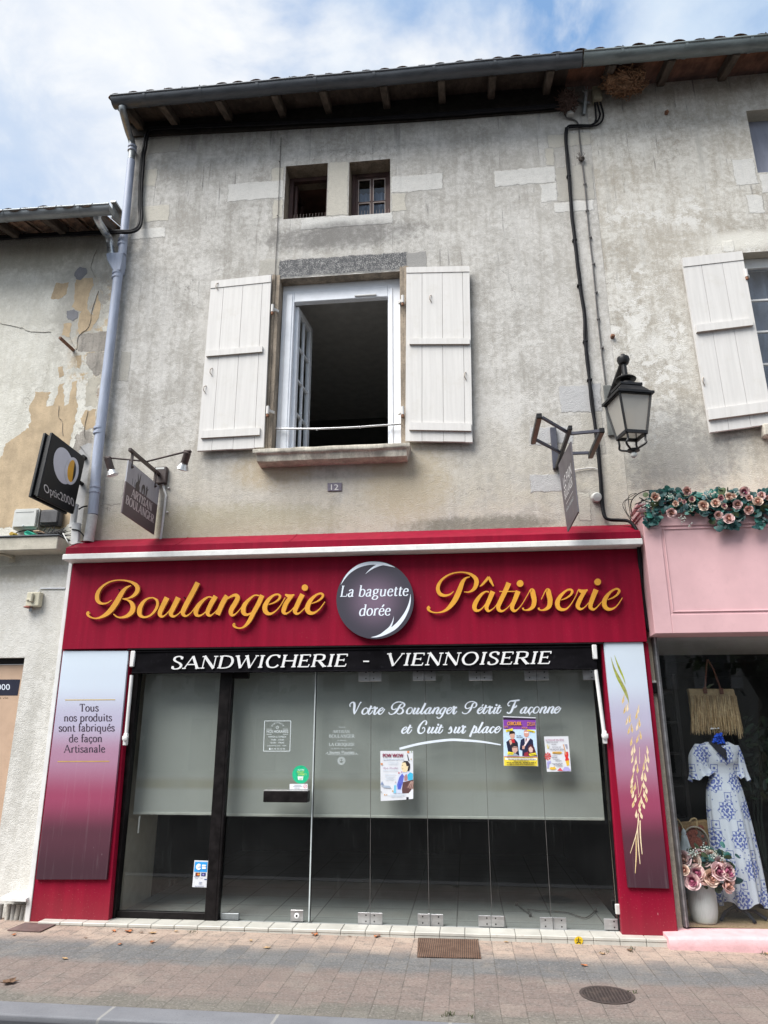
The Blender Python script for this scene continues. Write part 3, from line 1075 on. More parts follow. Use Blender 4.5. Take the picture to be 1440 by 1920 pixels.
# shutters: boards with gaps, ledged on the face
def shutter(quad, gaps, bats, parent, Y=-0.075, hinge=(), hook=None, edge_wear=0.0):
    """quad tl,tr,br,bl in photograph pixels; gaps and bats as fractions"""
    tl, tr, br, bl = [P(*c, Y) for c in quad]
    at = lambda u, v: (tl * (1 - u) + tr * u) * (1 - v) + (bl * (1 - u) + br * u) * v
    us = [0] + list(gaps) + [1]
    m = MB()
    wd = (tr - tl).length
    for i, (a, b) in enumerate(zip(us, us[1:])):
        g = 0.0017 / wd
        a2, b2 = (a + g if i else a), (b - g if i < len(us) - 2 else b)
        e = random.uniform(-0.004, 0.004)
        pts = []
        for k in range(9):
            pts.append(at(a2 + (noise.noise(Vector((k * 0.9, i * 5, Y))) * 0.0015 if i else 0), k / 8 * (1 + e * 0.5)))
        for k in range(8, -1, -1):
            pts.append(at(b2 + (noise.noise(Vector((k * 0.9, (i + 1) * 5, Y))) * 0.0015 if i < len(us) - 2 else 0), k / 8 * (1 + e * 0.5)))
        m.prism(pts, (0, 0.032, 0))
    sh = m.build('shutter', M_SHUT, parent)
    MB().prism([at(0.02, 0.01) + Vector((0, 0.034, 0)), at(0.98, 0.01) + Vector((0, 0.034, 0)), at(0.98, 0.985) + Vector((0, 0.034, 0)), at(0.02, 0.985) + Vector((0, 0.034, 0))], (0, 0.006, 0)).build('backing', M_SHUT_EDGE, sh)
    for (v0, v1, u0, u1, dep) in bats:
        b_ = MB().mat(M_SHUT)
        p4 = [at(u0, v0), at(u1, v0), at(u1, v1), at(u0, v1)]
        p4 = [p - Vector((0, dep, 0)) for p in p4]
        n_ = len(b_.f)
        b_.prism(p4, (0, dep - 0.0006, 0), 0.0)
        # worn grey underside
        und = [p4[3] + Vector((0, -0.0008, -0.0008)), p4[2] + Vector((0, -0.0008, -0.0008)), at(u1, v1) + Vector((0, 0.0, -0.0008)), at(u0, v1) + Vector((0, 0.0, -0.0008))]
        b_.mat(M_SHUT_EDGE).poly(und)
        b_.build('batten', None, sh)
    for (q, s) in hinge:
        h_ = MB().mat(M_SHUT)
        c0 = P(*q, Y - 0.01)
        h_.tube([c0 + Vector((0, 0, -0.045)), c0 + Vector((0, 0, 0.045))], 0.017, 10)
        h_.bar(c0 + Vector((0, 0.01, 0.0)), c0 + Vector((s * 0.05, 0.07, 0)), 0.02, 0.03)
        h_.mat(M_RUST).tube([c0 + Vector((0, 0, -0.075)), c0 + Vector((0, 0, -0.046))], 0.015, 8)
        h_.build('hinge', None, sh, 40)
    if hook:
        for q in hook:
            k_ = MB()
            c0 = P(*q, Y - 0.005)
            k_.tube([c0 + Vector((0.005, 0.0, 0.045)), c0 + Vector((-0.012, -0.02, 0.02)), c0 + Vector((-0.012, -0.02, -0.02)), c0 + Vector((0.005, 0, -0.045))], 0.0055, 6)
            k_.build('handle', M_SHUT_EDGE, sh, 60)
    return sh


shutter([(396, 527.5), (508.5, 515.5), (494, 839), (369.5, 845.5)], (0.22, 0.54, 0.86),
        [(0.0, 0.045, 0.0, 1.0, 0.006), (0.435, 0.468, 0.03, 0.92, 0.024), (0.895, 0.935, 0.05, 0.94, 0.024)], bak,
        hinge=[((511, 578), 1), ((502, 769), 1)], hook=[(397, 697), (385, 730), (408, 537)])
shutter([(762, 501.5), (880, 499), (886, 829), (760, 826.5)], (0.25, 0.57, 0.89),
        [(0.0, 0.035, 0.0, 1.0, 0.006), (0.435, 0.468, 0.055, 0.985, 0.024), (0.905, 0.945, 0.06, 0.985, 0.024)], bak,
        hinge=[((755, 561), -1), ((755, 770), -1)], hook=[(808, 560), (873, 705)])

# eaves: roof deck, tiles, rafters, frieze, gutter
def eaves(parent, xa, xb, zg, frieze, rpx, board_m, gutter_pts, gut_m, rg, slope=0.30, tdrop=0.0):
    yg = -0.50
    zf = lambda x: zg(x) + 0.10
    dk = MB()
    dk.mat(board_m)
    n = 24
    def deck(dz):
        dz -= 0.05
        def f(u, v):
            x = xa + (xb - xa) * u
            y = yg + 0.02 + (2.6) * v
            return (x, y, zf(x) + (y - yg) * slope + dz)
        return f
    dk.grid(deck(0.0), n, 3)
    dk.grid(deck(0.03), n, 3)
    dk.build('roof_boards', None, parent)
    # round clay tiles laid in courses
    tl = MB()
    sp = 0.215
    k = 0
    x = xa + 0.09
    while x < xb - 0.05:
        for j in range(6):
            y0 = yg - 0.06 + j * 0.36
            jx, jz = random.uniform(-0.012, 0.012), random.uniform(-0.008, 0.012)
            r0, r1 = 0.085 + random.uniform(-0.006, 0.006), 0.07
            def tile(u, v, x=x + jx, y0=y0, jz=jz, r0=r0, r1=r1):
                a = pi * u
                r = r0 + (r1 - r0) * v
                y = y0 + 0.42 * v
                return (x - cos(a) * r, y, zf(x) + 0.0 + (y - yg) * slope + sin(a) * r * 0.8 + jz + 0.012 * (1 - v) - 0.03)
            tl.grid(tile, 9, 2)
            def tile2(u, v, x=x + jx, y0=y0, jz=jz, r0=r0, r1=r1):
                p = Vector(tile(u, v)) - Vector((x, 0, zf(x) - 0.03 + (y0 + 0.42 * v - yg) * slope))
                return (x + p.x * 0.82, y0 + 0.42 * v + 0.0005, zf(x) - 0.032 + (y0 + 0.42 * v - yg) * slope + p.z * 0.8)
            tl.grid(tile2, 9, 2)
            # channel tile between
            def chan(u, v, x=x + sp / 2, y0=y0 - 0.03):
                a = pi * u
                y = y0 + 0.42 * v
                return (x + cos(a) * 0.08, y, zf(x) + 0.03 + (y - yg) * slope - sin(a) * 0.04)
            tl.grid(chan, 7, 2)
        x += sp
    for v in tl.v:
        v.z -= tdrop
    tl.build('roof_tiles', M_TILE, parent, 50)
    # rafters
    first = None
    for (px, py) in rpx:
        x = P(px, py, -0.38).x
        r = MB()
        r.bar((x, yg + 0.035, zf(x) - 0.112 + 0.035 * slope), (x, 0.0, zf(x) - 0.112 + 0.5 * slope), 0.085, 0.115, bev=0.008)
        r.build('rafter', M_RAFT, parent)
    if frieze:
        f = MB()
        for u in range(24):
            x0, x1 = xa + (xb - xa) * u / 24, xa + (xb - xa) * (u + 1) / 24
            f.mat(M_FRIEZE)
            f.poly([(x0, -0.03, frieze(x0)), (x1, -0.03, frieze(x1)), (x1, -0.03, zf(x1) + 0.15), (x0, -0.03, zf(x0) + 0.15)])
            f.poly([(x0, -0.03, frieze(x0)), (x1, -0.03, frieze(x1)), (x1, 0.0, frieze(x1)), (x0, 0.0, frieze(x0))])
        f.build('frieze', None, parent)
    # half-round gutter
    g = MB()
    pts = [P(x, y, yg - rg) for x, y in gutter_pts]
    pts = [Vector((p.x, yg, p.z)) for p in pts]
    rows = []
    fine = []
    for a, b in zip(pts, pts[1:]):
        for t in range(8):
            fine.append(a + (b - a) * t / 8)
    fine.append(pts[-1])
    for sgn, rr in ((1, rg), (1, rg - 0.006)):
        def gf(u, v, rr=rr):
            k = u * (len(fine) - 1)
            i = min(int(k), len(fine) - 2)
            p = fine[i] + (fine[i + 1] - fine[i]) * (k - i)
            a = pi * v
            return (p.x, p.y - cos(a) * rr, p.z - sin(a) * rr)
        g.grid(gf, len(fine), 13)
    for e in (fine[0], fine[-1]):
        g.poly([(e.x, e.y - cos(pi * k / 12) * rg, e.z - sin(pi * k / 12) * rg) for k in range(13)])
    g.tube([Vector((p.x, p.y - rg, p.z)) for p in fine], 0.012, 8)
    go = g.build('gutter', gut_m, parent, 50)
    L = fine[-1].x - fine[0].x
    nb = max(2, int(L / 0.62))
    for k in range(1, nb + 1):
        t = (k - 0.4) / nb
        p = fine[0] + (fine[-1] - fine[0]) * t
        i = min(int(t * (len(fine) - 1)), len(fine) - 2)
        zz = fine[i].z + (fine[i + 1].z - fine[i].z) * (t * (len(fine) - 1) - i)
        b = MB()
        wv = 0.016
        b.grid(lambda u, v: (p.x - wv + 2 * wv * u, yg - cos(pi * v) * (rg + 0.006), zz - sin(pi * v) * (rg + 0.006)), 2, 13)
        b.grid(lambda u, v: (p.x - wv + 2 * wv * u, yg - cos(pi * v) * (rg + 0.001), zz - sin(pi * v) * (rg + 0.001)), 2, 13)
        b.build('gutter_bracket', gut_m, go, 50)
    return pts


def lin(*kn):
    def f(x):
        for (x0, z0), (x1, z1) in zip(kn, kn[1:]):
            if x <= x1 or (x1, z1) == kn[-1]:
                return z0 + (z1 - z0) * (x - x0) / (x1 - x0)
    return f


YGF = -0.6
gp = [(207, 179), (400, 161), (560, 145.5), (720, 132), (900, 114), (1092, 97)]
zgk = [(P(x, y, YGF).x, P(x, y, YGF).z) for x, y in gp]
zg_b = lin(*zgk)
fr_k = [(P(x, y, 0).x, P(x, y, 0).z) for x, y in ((262, 258), (500, 246), (720, 233), (900, 221), (1062, 208), (1115, 196))]
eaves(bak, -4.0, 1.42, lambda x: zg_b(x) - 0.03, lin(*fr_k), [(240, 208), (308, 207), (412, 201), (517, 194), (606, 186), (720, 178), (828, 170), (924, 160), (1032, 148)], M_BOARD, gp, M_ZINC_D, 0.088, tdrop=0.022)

# ---- right-hand house
rh = thing('pale_house', (3.0, 0.2, 0), 'pale mottled house on the right above the pink shop, with one open white shutter', 'house')
H_RW = (P(1391, 478).x, P(1391, 478).x + 1.15, P(1440, 800).z, P(1391, 474).z)
H_RA = (P(1399, 209).x, P(1399, 209).x + 0.8, P(1420, 324).z, P(1398, 208).z)
mb = MB()
H_SHOP = (P(1256, 1465, -0.04).x - 0.012, 4.6, 0.0, 2.62)
wall_with_holes(mb, XR + 0.002, 4.75, 0, 8.94, [H_RW, H_RA, H_SHOP], 0.0, 0.42, M_STONE_W2, M_WALL_R)
mb.build('wall', None, rh)
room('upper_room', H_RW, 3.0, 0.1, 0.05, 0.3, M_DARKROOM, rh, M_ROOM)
# blue-grey board closing the attic opening
MB().box(H_RA[0] - 0.05, H_RA[1], 0.17, 0.2, H_RA[2] - 0.05, H_RA[3] + 0.05).build('board', M_BLUEB, rh)
MB().box(H_RA[0] + 0.035, H_RA[0] + 0.041, 0.167, 0.1695, H_RA[2], H_RA[3]).build('board_joint', M_BLACK, rh)
# window with net curtain
a, b, c, d = H_RW
wr = MB()
y = 0.12
wr.box(a + 0.002, a + 0.06, y, y + 0.07, c, d - 0.12, 0.005)
wr.box(b - 0.06, b - 0.002, y, y + 0.07, c, d - 0.12, 0.005)
wr.box(a + 0.002, b - 0.002, y, y + 0.07, d - 0.1195, d + 0.0, 0.004)
for k in range(1, 5):
    zz = d - 0.12 - (d - 0.12 - c) * k / 5
    wr.box(a + 0.0605, b - 0.0605, y + 0.02, y + 0.05, zz - 0.012, zz + 0.012, 0.003)
wro = wr.build('window', M_WHITE, rh)
MB().box(a + 0.055, b - 0.055, y + 0.03, y + 0.035, c, d - 0.125).build('pane', M_GLASS_C, wro)
MB().grid(lambda u, v: (a + 0.03 + (b - a) * u, y + 0.14 + 0.02 * sin(u * 50), c + (d - c) * v), 70, 3).build('net_curtain', M_CURT, wro, 40)
MB().box(a - 0.12, b + 0.1, -0.10, -0.001, c - 0.13, c - 0.004, 0.012).build('window_sill', M_STONE_S, rh)
shutter([(1278.6, 484), (1391, 471), (1451, 794), (1331.5, 810)], (0.30, 0.645),
        [(0.0, 0.055, 0.0, 1.0, 0.006), (0.415, 0.455, 0.03, 0.94, 0.034), (0.885, 0.94, 0.0, 1.0, 0.03)], rh,
        hinge=[((1399, 512), 1)], hook=[(1319, 715)])
gp_r = [(1096, 95.5), (1200, 87), (1320, 76), (1460, 63.5)]
zg_r = lin(*[(P(x, y, YGF).x, P(x, y, YGF).z) for x, y in gp_r])
fr_r = [(P(x, y, 0).x, P(x, y, 0).z) for x, y in ((1110, 192), (1200, 182), (1320, 172), (1440, 162))]
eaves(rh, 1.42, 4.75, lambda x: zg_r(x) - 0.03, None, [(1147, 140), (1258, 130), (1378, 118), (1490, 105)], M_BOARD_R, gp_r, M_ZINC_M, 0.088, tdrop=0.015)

# ---- left-hand house
lh = thing('cream_house', (-4.9, 0.2, 0), 'cream house on the left with ochre plaster showing where the paint has peeled', 'house')
mb = MB()
H_LD = (-5.6, P(22, 1400, 0.0).x, -0.2, P(20, 1233, 0.0).z)
wall_with_holes(mb, -6.2, XL - 0.002, 3.3, 7.45, [], 0.03, 0.42, None, M_WALL_L)
mb.build('wall', None, lh)
mb = MB()
wall_with_holes(mb, -6.2, XL - 0.002, 0, 3.2995, [H_LD], 0.0, 0.42, None, M_WALL_LL)
mb.build('ground_floor_wall', None, lh)

def cr3(lst):
    return [(x / 4, 360 + y / 4) for x, y in lst]


YL = 0.03
def lpatch(lst, m, th=0.003, jit=0.02, seed=0):
    patch(MB(), lst, th * .5, jit * 1.25, 0.014, YL, seed).build('plaster_patch', m, lh)


lpatch(cr3([(262, 1505), (378, 1500), (345, 1612), (400, 1600), (430, 1500), (438, 1440), (478, 1440), (482, 1602), (512, 1590), (540, 1430), (578, 1420), (582, 1600), (548, 1800), (520, 1960), (520, 2250), (600, 2400), (480, 2520), (0, 2520), (-60, 2520), (-60, 2100), (45, 1880), (220, 1770), (228, 1600)]), M_OCHRE, 0.002, 0.02, 2)
lpatch(cr3([(572, 660), (690, 650), (700, 700), (668, 760), (655, 870), (690, 930), (740, 760), (750, 900), (720, 980), (680, 1040), (600, 1075), (580, 990), (610, 900), (540, 870)]), M_OCHRE, 0.003, 0.016, 5)
lpatch(cr3([(425, 682), (515, 680), (500, 760), (440, 808), (385, 800), (395, 740)]), M_OCHRE, 0.003, 0.014, 7)
lpatch(cr3([(470, 990), (530, 980), (525, 1090), (465, 1075)]), M_OCHRE, 0.003, 0.014, 8)
lpatch(cr3([(565, 1225), (610, 1225), (600, 1330), (580, 1320)]), M_OCHRE, 0.003, 0.01, 9)
lpatch(cr3([(440, 1320), (475, 1310), (480, 1370), (440, 1390)]), M_OCHRE, 0.003, 0.014, 10)
lpatch(cr3([(640, 1640), (735, 1630), (720, 1760), (640, 1780), (600, 1700)]), M_OCHRE, 0.003, 0.02, 12)
lpatch(cr3([(560, 610), (600, 565), (650, 570), (650, 610), (600, 662), (565, 650)]), M_FILLER, 0.007, 0.012, 15)
lpatch(cr3([(505, 900), (560, 880), (590, 900), (580, 945), (540, 968), (500, 940)]), M_FILLER, 0.007, 0.012, 16)
lpatch(cr3([(660, 1210), (775, 1200), (775, 1350), (720, 1385), (690, 1350), (640, 1250)]), M_MORTAR, 0.003, 0.02, 17)
lpatch(cr3([(590, 1075), (810, 1040), (805, 1190), (580, 1200)]), M_MORTAR, 0.002, 0.014, 18)
lpatch(cr3([(650, 1390), (760, 1390), (720, 1620), (640, 1600)]), M_STONE_W2, 0.003, 0.03, 19)
lpatch(cr3([(560, 1800), (700, 1790), (650, 2250), (540, 2200)]), M_MORTAR, 0.004, 0.04, 20)
lpatch(cr3([(600, 1900), (700, 1900), (640, 2500), (520, 2500)]), M_STONE_G, 0.006, 0.03, 21)
crk = [[(725, 430), (690, 520), (685, 580), (715, 640)], [(740, 740), (690, 880), (665, 1010), (590, 1075), (570, 1180), (520, 1080)], [(440, 1600), (440, 1690), (465, 1720), (470, 1830)], [(660, 1640), (630, 1780), (640, 1850)], [(0, 985), (150, 1015), (230, 1045), (380, 1050)]]
for i, l in enumerate(crk):
    pts = [(x, y) for x, y in spline([(a, b) for a, b in cr3(l)], 6)]
    m = MB()
    w0 = 0.2
    k = [(x + random.gauss(0, 0.35), y + random.gauss(0, 0.35), w0 * random.uniform(0.5, 1.2)) for x, y in pts]
    ribbon(m, k, lambda u, v: P(u, v, YL - 0.008), (0, 0.007, 0))
    m.build('plaster_crack', M_MORTAR, lh)

pg = MB()
pg.bar(P(138, 657, YL), PX(112, 633, P(138, 657, YL).x - 0.01), 0.03, 0.03, bev=0.003)
tag(pg.build('iron_stub', M_RUST), 'rusty iron stub sticking out of the cream wall above the black optician sign', 'iron bar')

gp_l = [(-80, 401), (60, 391), (190, 383)]
zg_l = lin(*[(P(x, y, -0.55).x, P(x, y, -0.55).z) for x, y in gp_l])
eaves(lh, -6.2, -4.06, lambda x: zg_l(x) - 0.03, None, [(-6, 430), (88, 418), (180, 410)], M_BOARD_L, [(-80, 401), (60, 391), (204, 382)], M_ZINC_G, 0.075, tdrop=0.085)
mb = MB()                                   # folded zinc flashing at the end of the roof
e = P(212, 400, -0.5)
mb.prism([PX(209, 381, -4.04), PX(228, 412, -4.04), PX(226, 425, -4.04), PX(207, 408, -4.04)], (0.015, 0, 0))
mb.prism([PX(207, 379, -4.04), PX(229, 411, -4.04), PX(229, 409, -4.04), PX(208, 376, -4.04)], (0.06, 0, 0))
mb.build('verge_flashing', M_ZINC_G, lh)

# concrete ledge above the optician's shop front
lz0, lz1 = P(60, 1031, -0.22).z, P(60, 1006, -0.22).z
mb2 = MB().mat(M_STONE_W2)
mb2.box(-6.2, P(109, 1010, -0.22).x, -0.22, -0.001, lz0, lz1, 0.008)
mb2.mat(M_ZINC_D).box(-6.2, P(109, 1010, -0.22).x + 0.01, -0.235, -0.001, lz1 + 0.0005, lz1 + 0.014, 0.003)
mb2.build('ledge', None, lh)
# shop opening: blind box, tan panel with the blue-black band
x1 = H_LD[1]
dm = MB().box(-5.6, x1, 0.06, 0.10, P(20, 1245, 0.06).z, P(20, 1225, 0.06).z)
dm.build('blind_box', M_BLACK, lh)
M_TAN = simple('tan_panel', (0.47, 0.33, 0.235), 0.5, var=0.05)
M_NAVY = simple('navy_panel_band', (0.012, 0.013, 0.03), 0.4)
pn = MB().mat(M_TAN)
pn.box(-5.6, x1, 0.075, 0.10, 0, P(20, 1246, 0.075).z)
pno = pn.build('panel', None, lh)
MB().prism([P(-40, 1274, 0.073), P(38, 1274, 0.073), P(33, 1304, 0.073), P(-45, 1304, 0.073)], (0, 0.0015, 0)).build('panel_band', M_NAVY, lh)

# ------------------------------------------------------------------ red bakery shopfront
YFA, YPI, YGL = -0.15, -0.10, 0.03
sf = thing('shopfront', (-1.13, -0.1, 0), 'dark red bakery shopfront with yellow script lettering, glass panels and a white tiled step', 'shopfront')
fx0, fx1 = -3.91, 1.65
fzb, fzt = 2.412, P(660, 1030, YFA).z
LIPY = -0.30
lz0, lz1 = P(660, 1035, LIPY).z, P(660, 1024, LIPY).z
foldz = P(1030, 1001, LIPY + 0.015).z
wallz = P(1030, 988, 0).z
mb = MB()
mb.box(fx0, fx1, YFA, 0.0, fzb, lz0 - 0.0015, 0.004)
mb.build('fascia', M_RED, sf)
mb = MB()                                    # red coping: steep slope from the wall, then a short upright
xs_ = (fx0 - 0.015, fx1 + 0.01)
pr = [(0.0, wallz), (LIPY + 0.015, foldz), (LIPY + 0.015, lz1 + 0.0015), (0.0, lz1 + 0.0015)]
mb.prism([(xs_[0], y, z) for y, z in pr], (xs_[1] - xs_[0], 0, 0), 0.002)
mb.build('coping', M_RED, sf)
mb = MB()
mb.box(fx0 - 0.035, fx1 + 0.02, LIPY, -0.001, lz0, lz1, 0.006)
mb.build('drip_strip', M_LIP, sf)
mb = MB()                                    # joint cover strips of the coping, with a paler old seam
for px in (352, 556):
    a, b = P(px, 1007, -0.004), P(px, 1021, LIPY + 0.012)
    mb.bar((a.x, 0.0, wallz + 0.002), (a.x, LIPY + 0.015, foldz + 0.002), 0.012, 0.003)
mb.build('coping_joint', M_RED, sf)

zst = 0.056                                  # step height
def pil(o_t, i_t, i_b, o_b):
    q = [P(*c, YPI) for c in (o_t, i_t, i_b, o_b)]
    q[0].z = q[1].z = fzb - 0.0015
    m = MB()
    m.prism(q, (0, YGL + 0.06 - YPI, 0), 0.004)
    return m.build('pilaster', M_RED, sf)
pil((117, 1219), (245.5, 1219), (203, 1728), (54, 1729))
pil((1215, 1203), (1127, 1203), (1167, 1755), (1272, 1755))
mb = MB()                                    # white edge board against the cream house
q = [P(129, 1055, YPI - 0.01), P(136, 1052, YPI - 0.01), P(54.5, 1729, YPI - 0.01), P(45, 1729, YPI - 0.01)]
mb.prism(q, (0, 0.10, 0), 0.003)
mb.build('edge_board', M_WHITE, sf)

# tiled step
stx0, stx1 = P(76, 1729, -0.16).x, 1.62
sm = MB().mat(M_GROUT)
sm.box(stx0, stx1, -0.196, 0.5, -0.05, zst - 0.011)
tw = 0.206
x = stx0
k = 0
while x < stx1 - 0.02:
    x2 = min(x + tw - 0.004, stx1)
    sm.mat(M_CLAY)
    dz = random.uniform(-0.0015, 0.0015)
    sm.box(x, x2, -0.205 + dz, -0.0, zst - 0.025, zst + dz * 0.7, 0.004)
    sm.box(x + random.uniform(-0.001, 0.001), x2, -0.2015 + dz, -0.19, -0.03, zst - 0.0265, 0.003)
    x += tw
    k += 1
smo = sm.build('step', None, sf)

# black aluminium frame: channels, fixed side light, post, head
gt = 2.40
xa = P(207, 1722, YGL).x
post0, post1 = P(389, 1650, 0).x, P(413.5, 1650, 0).x
xe0, xe1 = P(1150, 1650, YGL).x, P(1165, 1650, YGL).x
fm = MB()
fm.box(P(203, 1728, YGL).x - 0.005, P(220, 1722, YGL).x, -0.03, 0.06, zst, gt, 0.003)
fm.box(P(220, 1722, YGL).x + 0.0005, post0 - 0.0005, 0.0, 0.05, zst, P(300, 1710, 0).z, 0.003)
fm.box(post0, post1, -0.02, 0.06, zst, gt, 0.004)
fm.box(post1 - 0.028, post1 - 0.022, -0.024, -0.02, zst, gt)
fm.box(xe1 - 0.055, xe1 + 0.02, -0.03, 0.06, zst, gt, 0.003)
fm.box(fx0 + 0.3, fx1 - 0.2, 0.061, 0.10, gt - 0.06, gt + 0.02, 0.003)
frame = fm.build('frame', M_BLACK, sf)
MB().box(P(203, 1728, YGL).x, xe1, -0.149, 0.10, gt + 0.0005, fzb - 0.0005).build('head_soffit', M_BLACK, sf)

def pane(x0, x1, name='glass_panel', y=YGL, z0=zst + 0.004, z1=2.395, edge=True):
    m = MB().mat(M_GLASS)
    m.box(x0, x1, y, y + 0.01, z0, z1)
    return m.build(name, None, sf)


gl_x = [P(x, y, YGL).x for x, y in ((583, 1650), (694, 1650), (803.5, 1650), (921, 1680), (1031, 1680))]
side = MB().mat(M_GLASS).box(P(220, 1722, YGL).x + 0.001, post0 - 0.001, YGL, YGL + 0.01, P(300, 1710, 0).z + 0.001, 2.395)
side.build('side_light', None, sf)
door = pane(post1 + 0.004, gl_x[0] - 0.006, 'glass_door')
pan = []
ends = gl_x + [xe1 - 0.056]
for a, b in zip(ends, ends[1:]):
    pan.append(pane(a + 0.002, b - 0.002))
# bright polished edge and seal where the door meets the fixed panes, dark seals elsewhere
MB().box(gl_x[0] - 0.012, gl_x[0] - 0.001, YGL - 0.012, YGL + 0.012, zst + 0.004, 2.395, 0.002).build('edge_seal', M_GLASS_EDGE, door)
MB().box(gl_x[0] + 0.0005, gl_x[0] + 0.004, YGL - 0.004, YGL + 0.012, zst + 0.004, 2.395).build('seal', M_BLACK, pan[0])
for i, xx in enumerate(gl_x[1:]):
    MB().box(xx - 0.0018, xx + 0.0018, YGL - 0.001, YGL + 0.011, zst + 0.004, 2.395).build('seal', M_CABLE_G, pan[i + 1])
# patch fittings
def fitting(px0, px1, py0, py1, parent, double=True, pin=False):
    a, b = P(px0, (py0 + py1) / 2, YGL - 0.012), P(px1, (py0 + py1) / 2, YGL - 0.012)
    z1, z0 = P((px0 + px1) / 2, py0, YGL - 0.012).z, P((px0 + px1) / 2, py1, YGL - 0.012).z
    m = MB().mat(M_STEEL)
    mid = (a.x + b.x) / 2
    parts = [(a.x, mid - 0.0015), (mid + 0.0015, b.x)] if double else [(a.x, b.x)]
    for xa_, xb_ in parts:
        m.box(xa_, xb_, YGL - 0.012, YGL - 0.0005, z0, z1, 0.002)
    if pin:
        m.box(mid - 0.017, mid - 0.003, YGL - 0.02, YGL - 0.0125, z0 - 0.004, z1 + 0.006, 0.003)
        m.box(mid + 0.003, mid + 0.012, YGL - 0.02, YGL - 0.0125, z0 - 0.004, z1 + 0.002, 0.003)
    m.mat(M_BLACK)
    sxs = [a.x + (b.x - a.x) * t for t in ((0.33, 0.67) if double and not pin else (0.2, 0.82) if double else (0.72,))]
    for sx_ in sxs:
        for zz in (z0 + (z1 - z0) * 0.25, z0 + (z1 - z0) * 0.78):
            m.lathe((sx_, YGL - 0.0122, zz), [(0.0062, 0), (0.0062, 0.0012), (0.002, 0.0012)], (0, -1, 0), 10)
    return m.build('patch_fitting', None, parent)


fitting(671, 717, 1711.5, 1733, pan[0])
fitting(783, 831, 1714, 1736.5, pan[1], True, True)
fitting(897, 945.5, 1717, 1738, pan[2])
fitting(1013, 1062, 1720.5, 1743, pan[3], True, True)
fitting(1133, 1159, 1723, 1744, pan[4], False)
fitting(672, 715, 1256, 1277.5, pan[0])
fitting(774, 817, 1254, 1276, pan[1], True, True)
fitting(879, 923, 1256, 1276, pan[2])
fitting(983.5, 1029, 1256, 1275.5, pan[3], True, True)
fitting(1093, 1116, 1256, 1275, pan[4], False)
# door lock plate, pivot shoe, handle block
m = MB().mat(M_STEEL)
a, b = P(545, 1706, YGL - 0.012), P(568, 1728, YGL - 0.012)
m.box(a.x, b.x, YGL - 0.012, YGL - 0.0005, b.z, a.z, 0.002)
m.mat(M_LETW).lathe(((a.x + b.x) / 2, YGL - 0.0125, (a.z + b.z) / 2), [(0.022, 0), (0.022, 0.004), (0.016, 0.006)], (0, -1, 0), 16)
m.mat(M_BLACK).lathe(((a.x + b.x) / 2, YGL - 0.019, (a.z + b.z) / 2), [(0.009, 0), (0.009, 0.001)], (0, -1, 0), 10)
m.build('lock', None, door)
m = MB()
a, b = P(413, 1712, YGL - 0.012), P(447, 1726, YGL - 0.012)
m.box(a.x + 0.004, b.x, YGL - 0.012, YGL + 0.022, zst + 0.002, a.z, 0.004)
m.build('pivot_shoe', M_ZINC_G, door)
m = MB().mat(M_BLACK)
a, b = P(494, 1483, -0.09), P(576, 1505, -0.09)
m.box(a.x, b.x, -0.09, YGL - 0.001, b.z, a.z, 0.006)
m.mat(M_STEEL).box(a.x, b.x, -0.085, YGL - 0.001, a.z + 0.0005, a.z + 0.006, 0.001)
m.build('letter_box', None, door)
m = MB()
a, b = P(433, 1262, 0.02), P(465, 1272, 0.02)
m.box(post1 + 0.005, b.x, 0.0, 0.075, b.z, 2.395, 0.004)
m.build('door_closer', M_BLACK, door)
# grey switch box low on the right frame and one on the left wall
m = MB()
a, b = P(1153, 1695, -0.05), P(1168, 1715, -0.05)
m.box(a.x, b.x, -0.06, -0.031, b.z, a.z, 0.006)
tag(m.build('switch_box', M_BOX_W), 'small off white switch box low on the right edge of the bakery glass', 'switch box')

# empty room behind the glass
rx0, rx1 = P(207, 1722, YGL).x, xe1
M_FLOOR = None
t = NT('grey_floor_tiles')
bk = t.node('ShaderNodeTexBrick')
t.put(bk.inputs['Vector'], t.scale((1, 1, 1), (0.13, 0.2, 0)))
bk.offset = 0.0
for nme, v in (('Scale', 1.0), ('Brick Width', 0.42), ('Row Height', 0.42), ('Mortar Size', 0.006), ('Mortar Smooth', 0.1)):
    bk.inputs[nme].default_value = v
bk.inputs['Color1'].default_value = (0.28, 0.29, 0.29, 1)
bk.inputs['Color2'].default_value = (0.25, 0.265, 0.26, 1)
bk.inputs['Mortar'].default_value = (0.13, 0.13, 0.13, 1)
M_FLOOR = t.done(t.mix(t.ss(t.noise(4, 5, 0.6), 0.35, 0.75, 0, 0.4), bk.outputs['Color'], (0.17, 0.18, 0.17)), 0.7, 0, None, 0.1)
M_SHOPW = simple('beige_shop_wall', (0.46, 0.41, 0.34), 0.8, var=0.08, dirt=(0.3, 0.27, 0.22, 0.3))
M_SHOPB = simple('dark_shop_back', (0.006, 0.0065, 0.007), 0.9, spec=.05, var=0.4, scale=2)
r = MB().mat(M_FLOOR)
r.poly([(rx0, 0.0, zst - 0.003), (rx1, 0.0, zst - 0.003), (rx1, 4.0, zst - 0.003), (rx0, 4.0, zst - 0.003)])
r.mat(M_SHOPW)
r.poly([(rx0, 0.07, 0), (rx0, 0.9, 0), (rx0, 0.9, 2.6), (rx0, 0.07, 2.6)])
r.poly([(rx1, 0.07, 0), (rx1, 0.4, 0), (rx1, 0.4, 2.6), (rx1, 0.07, 2.6)])
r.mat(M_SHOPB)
r.poly([(rx0, 0.9, 0), (rx0, 4.0, 0), (rx0, 4.0, 2.6), (rx0, 0.9, 2.6)])
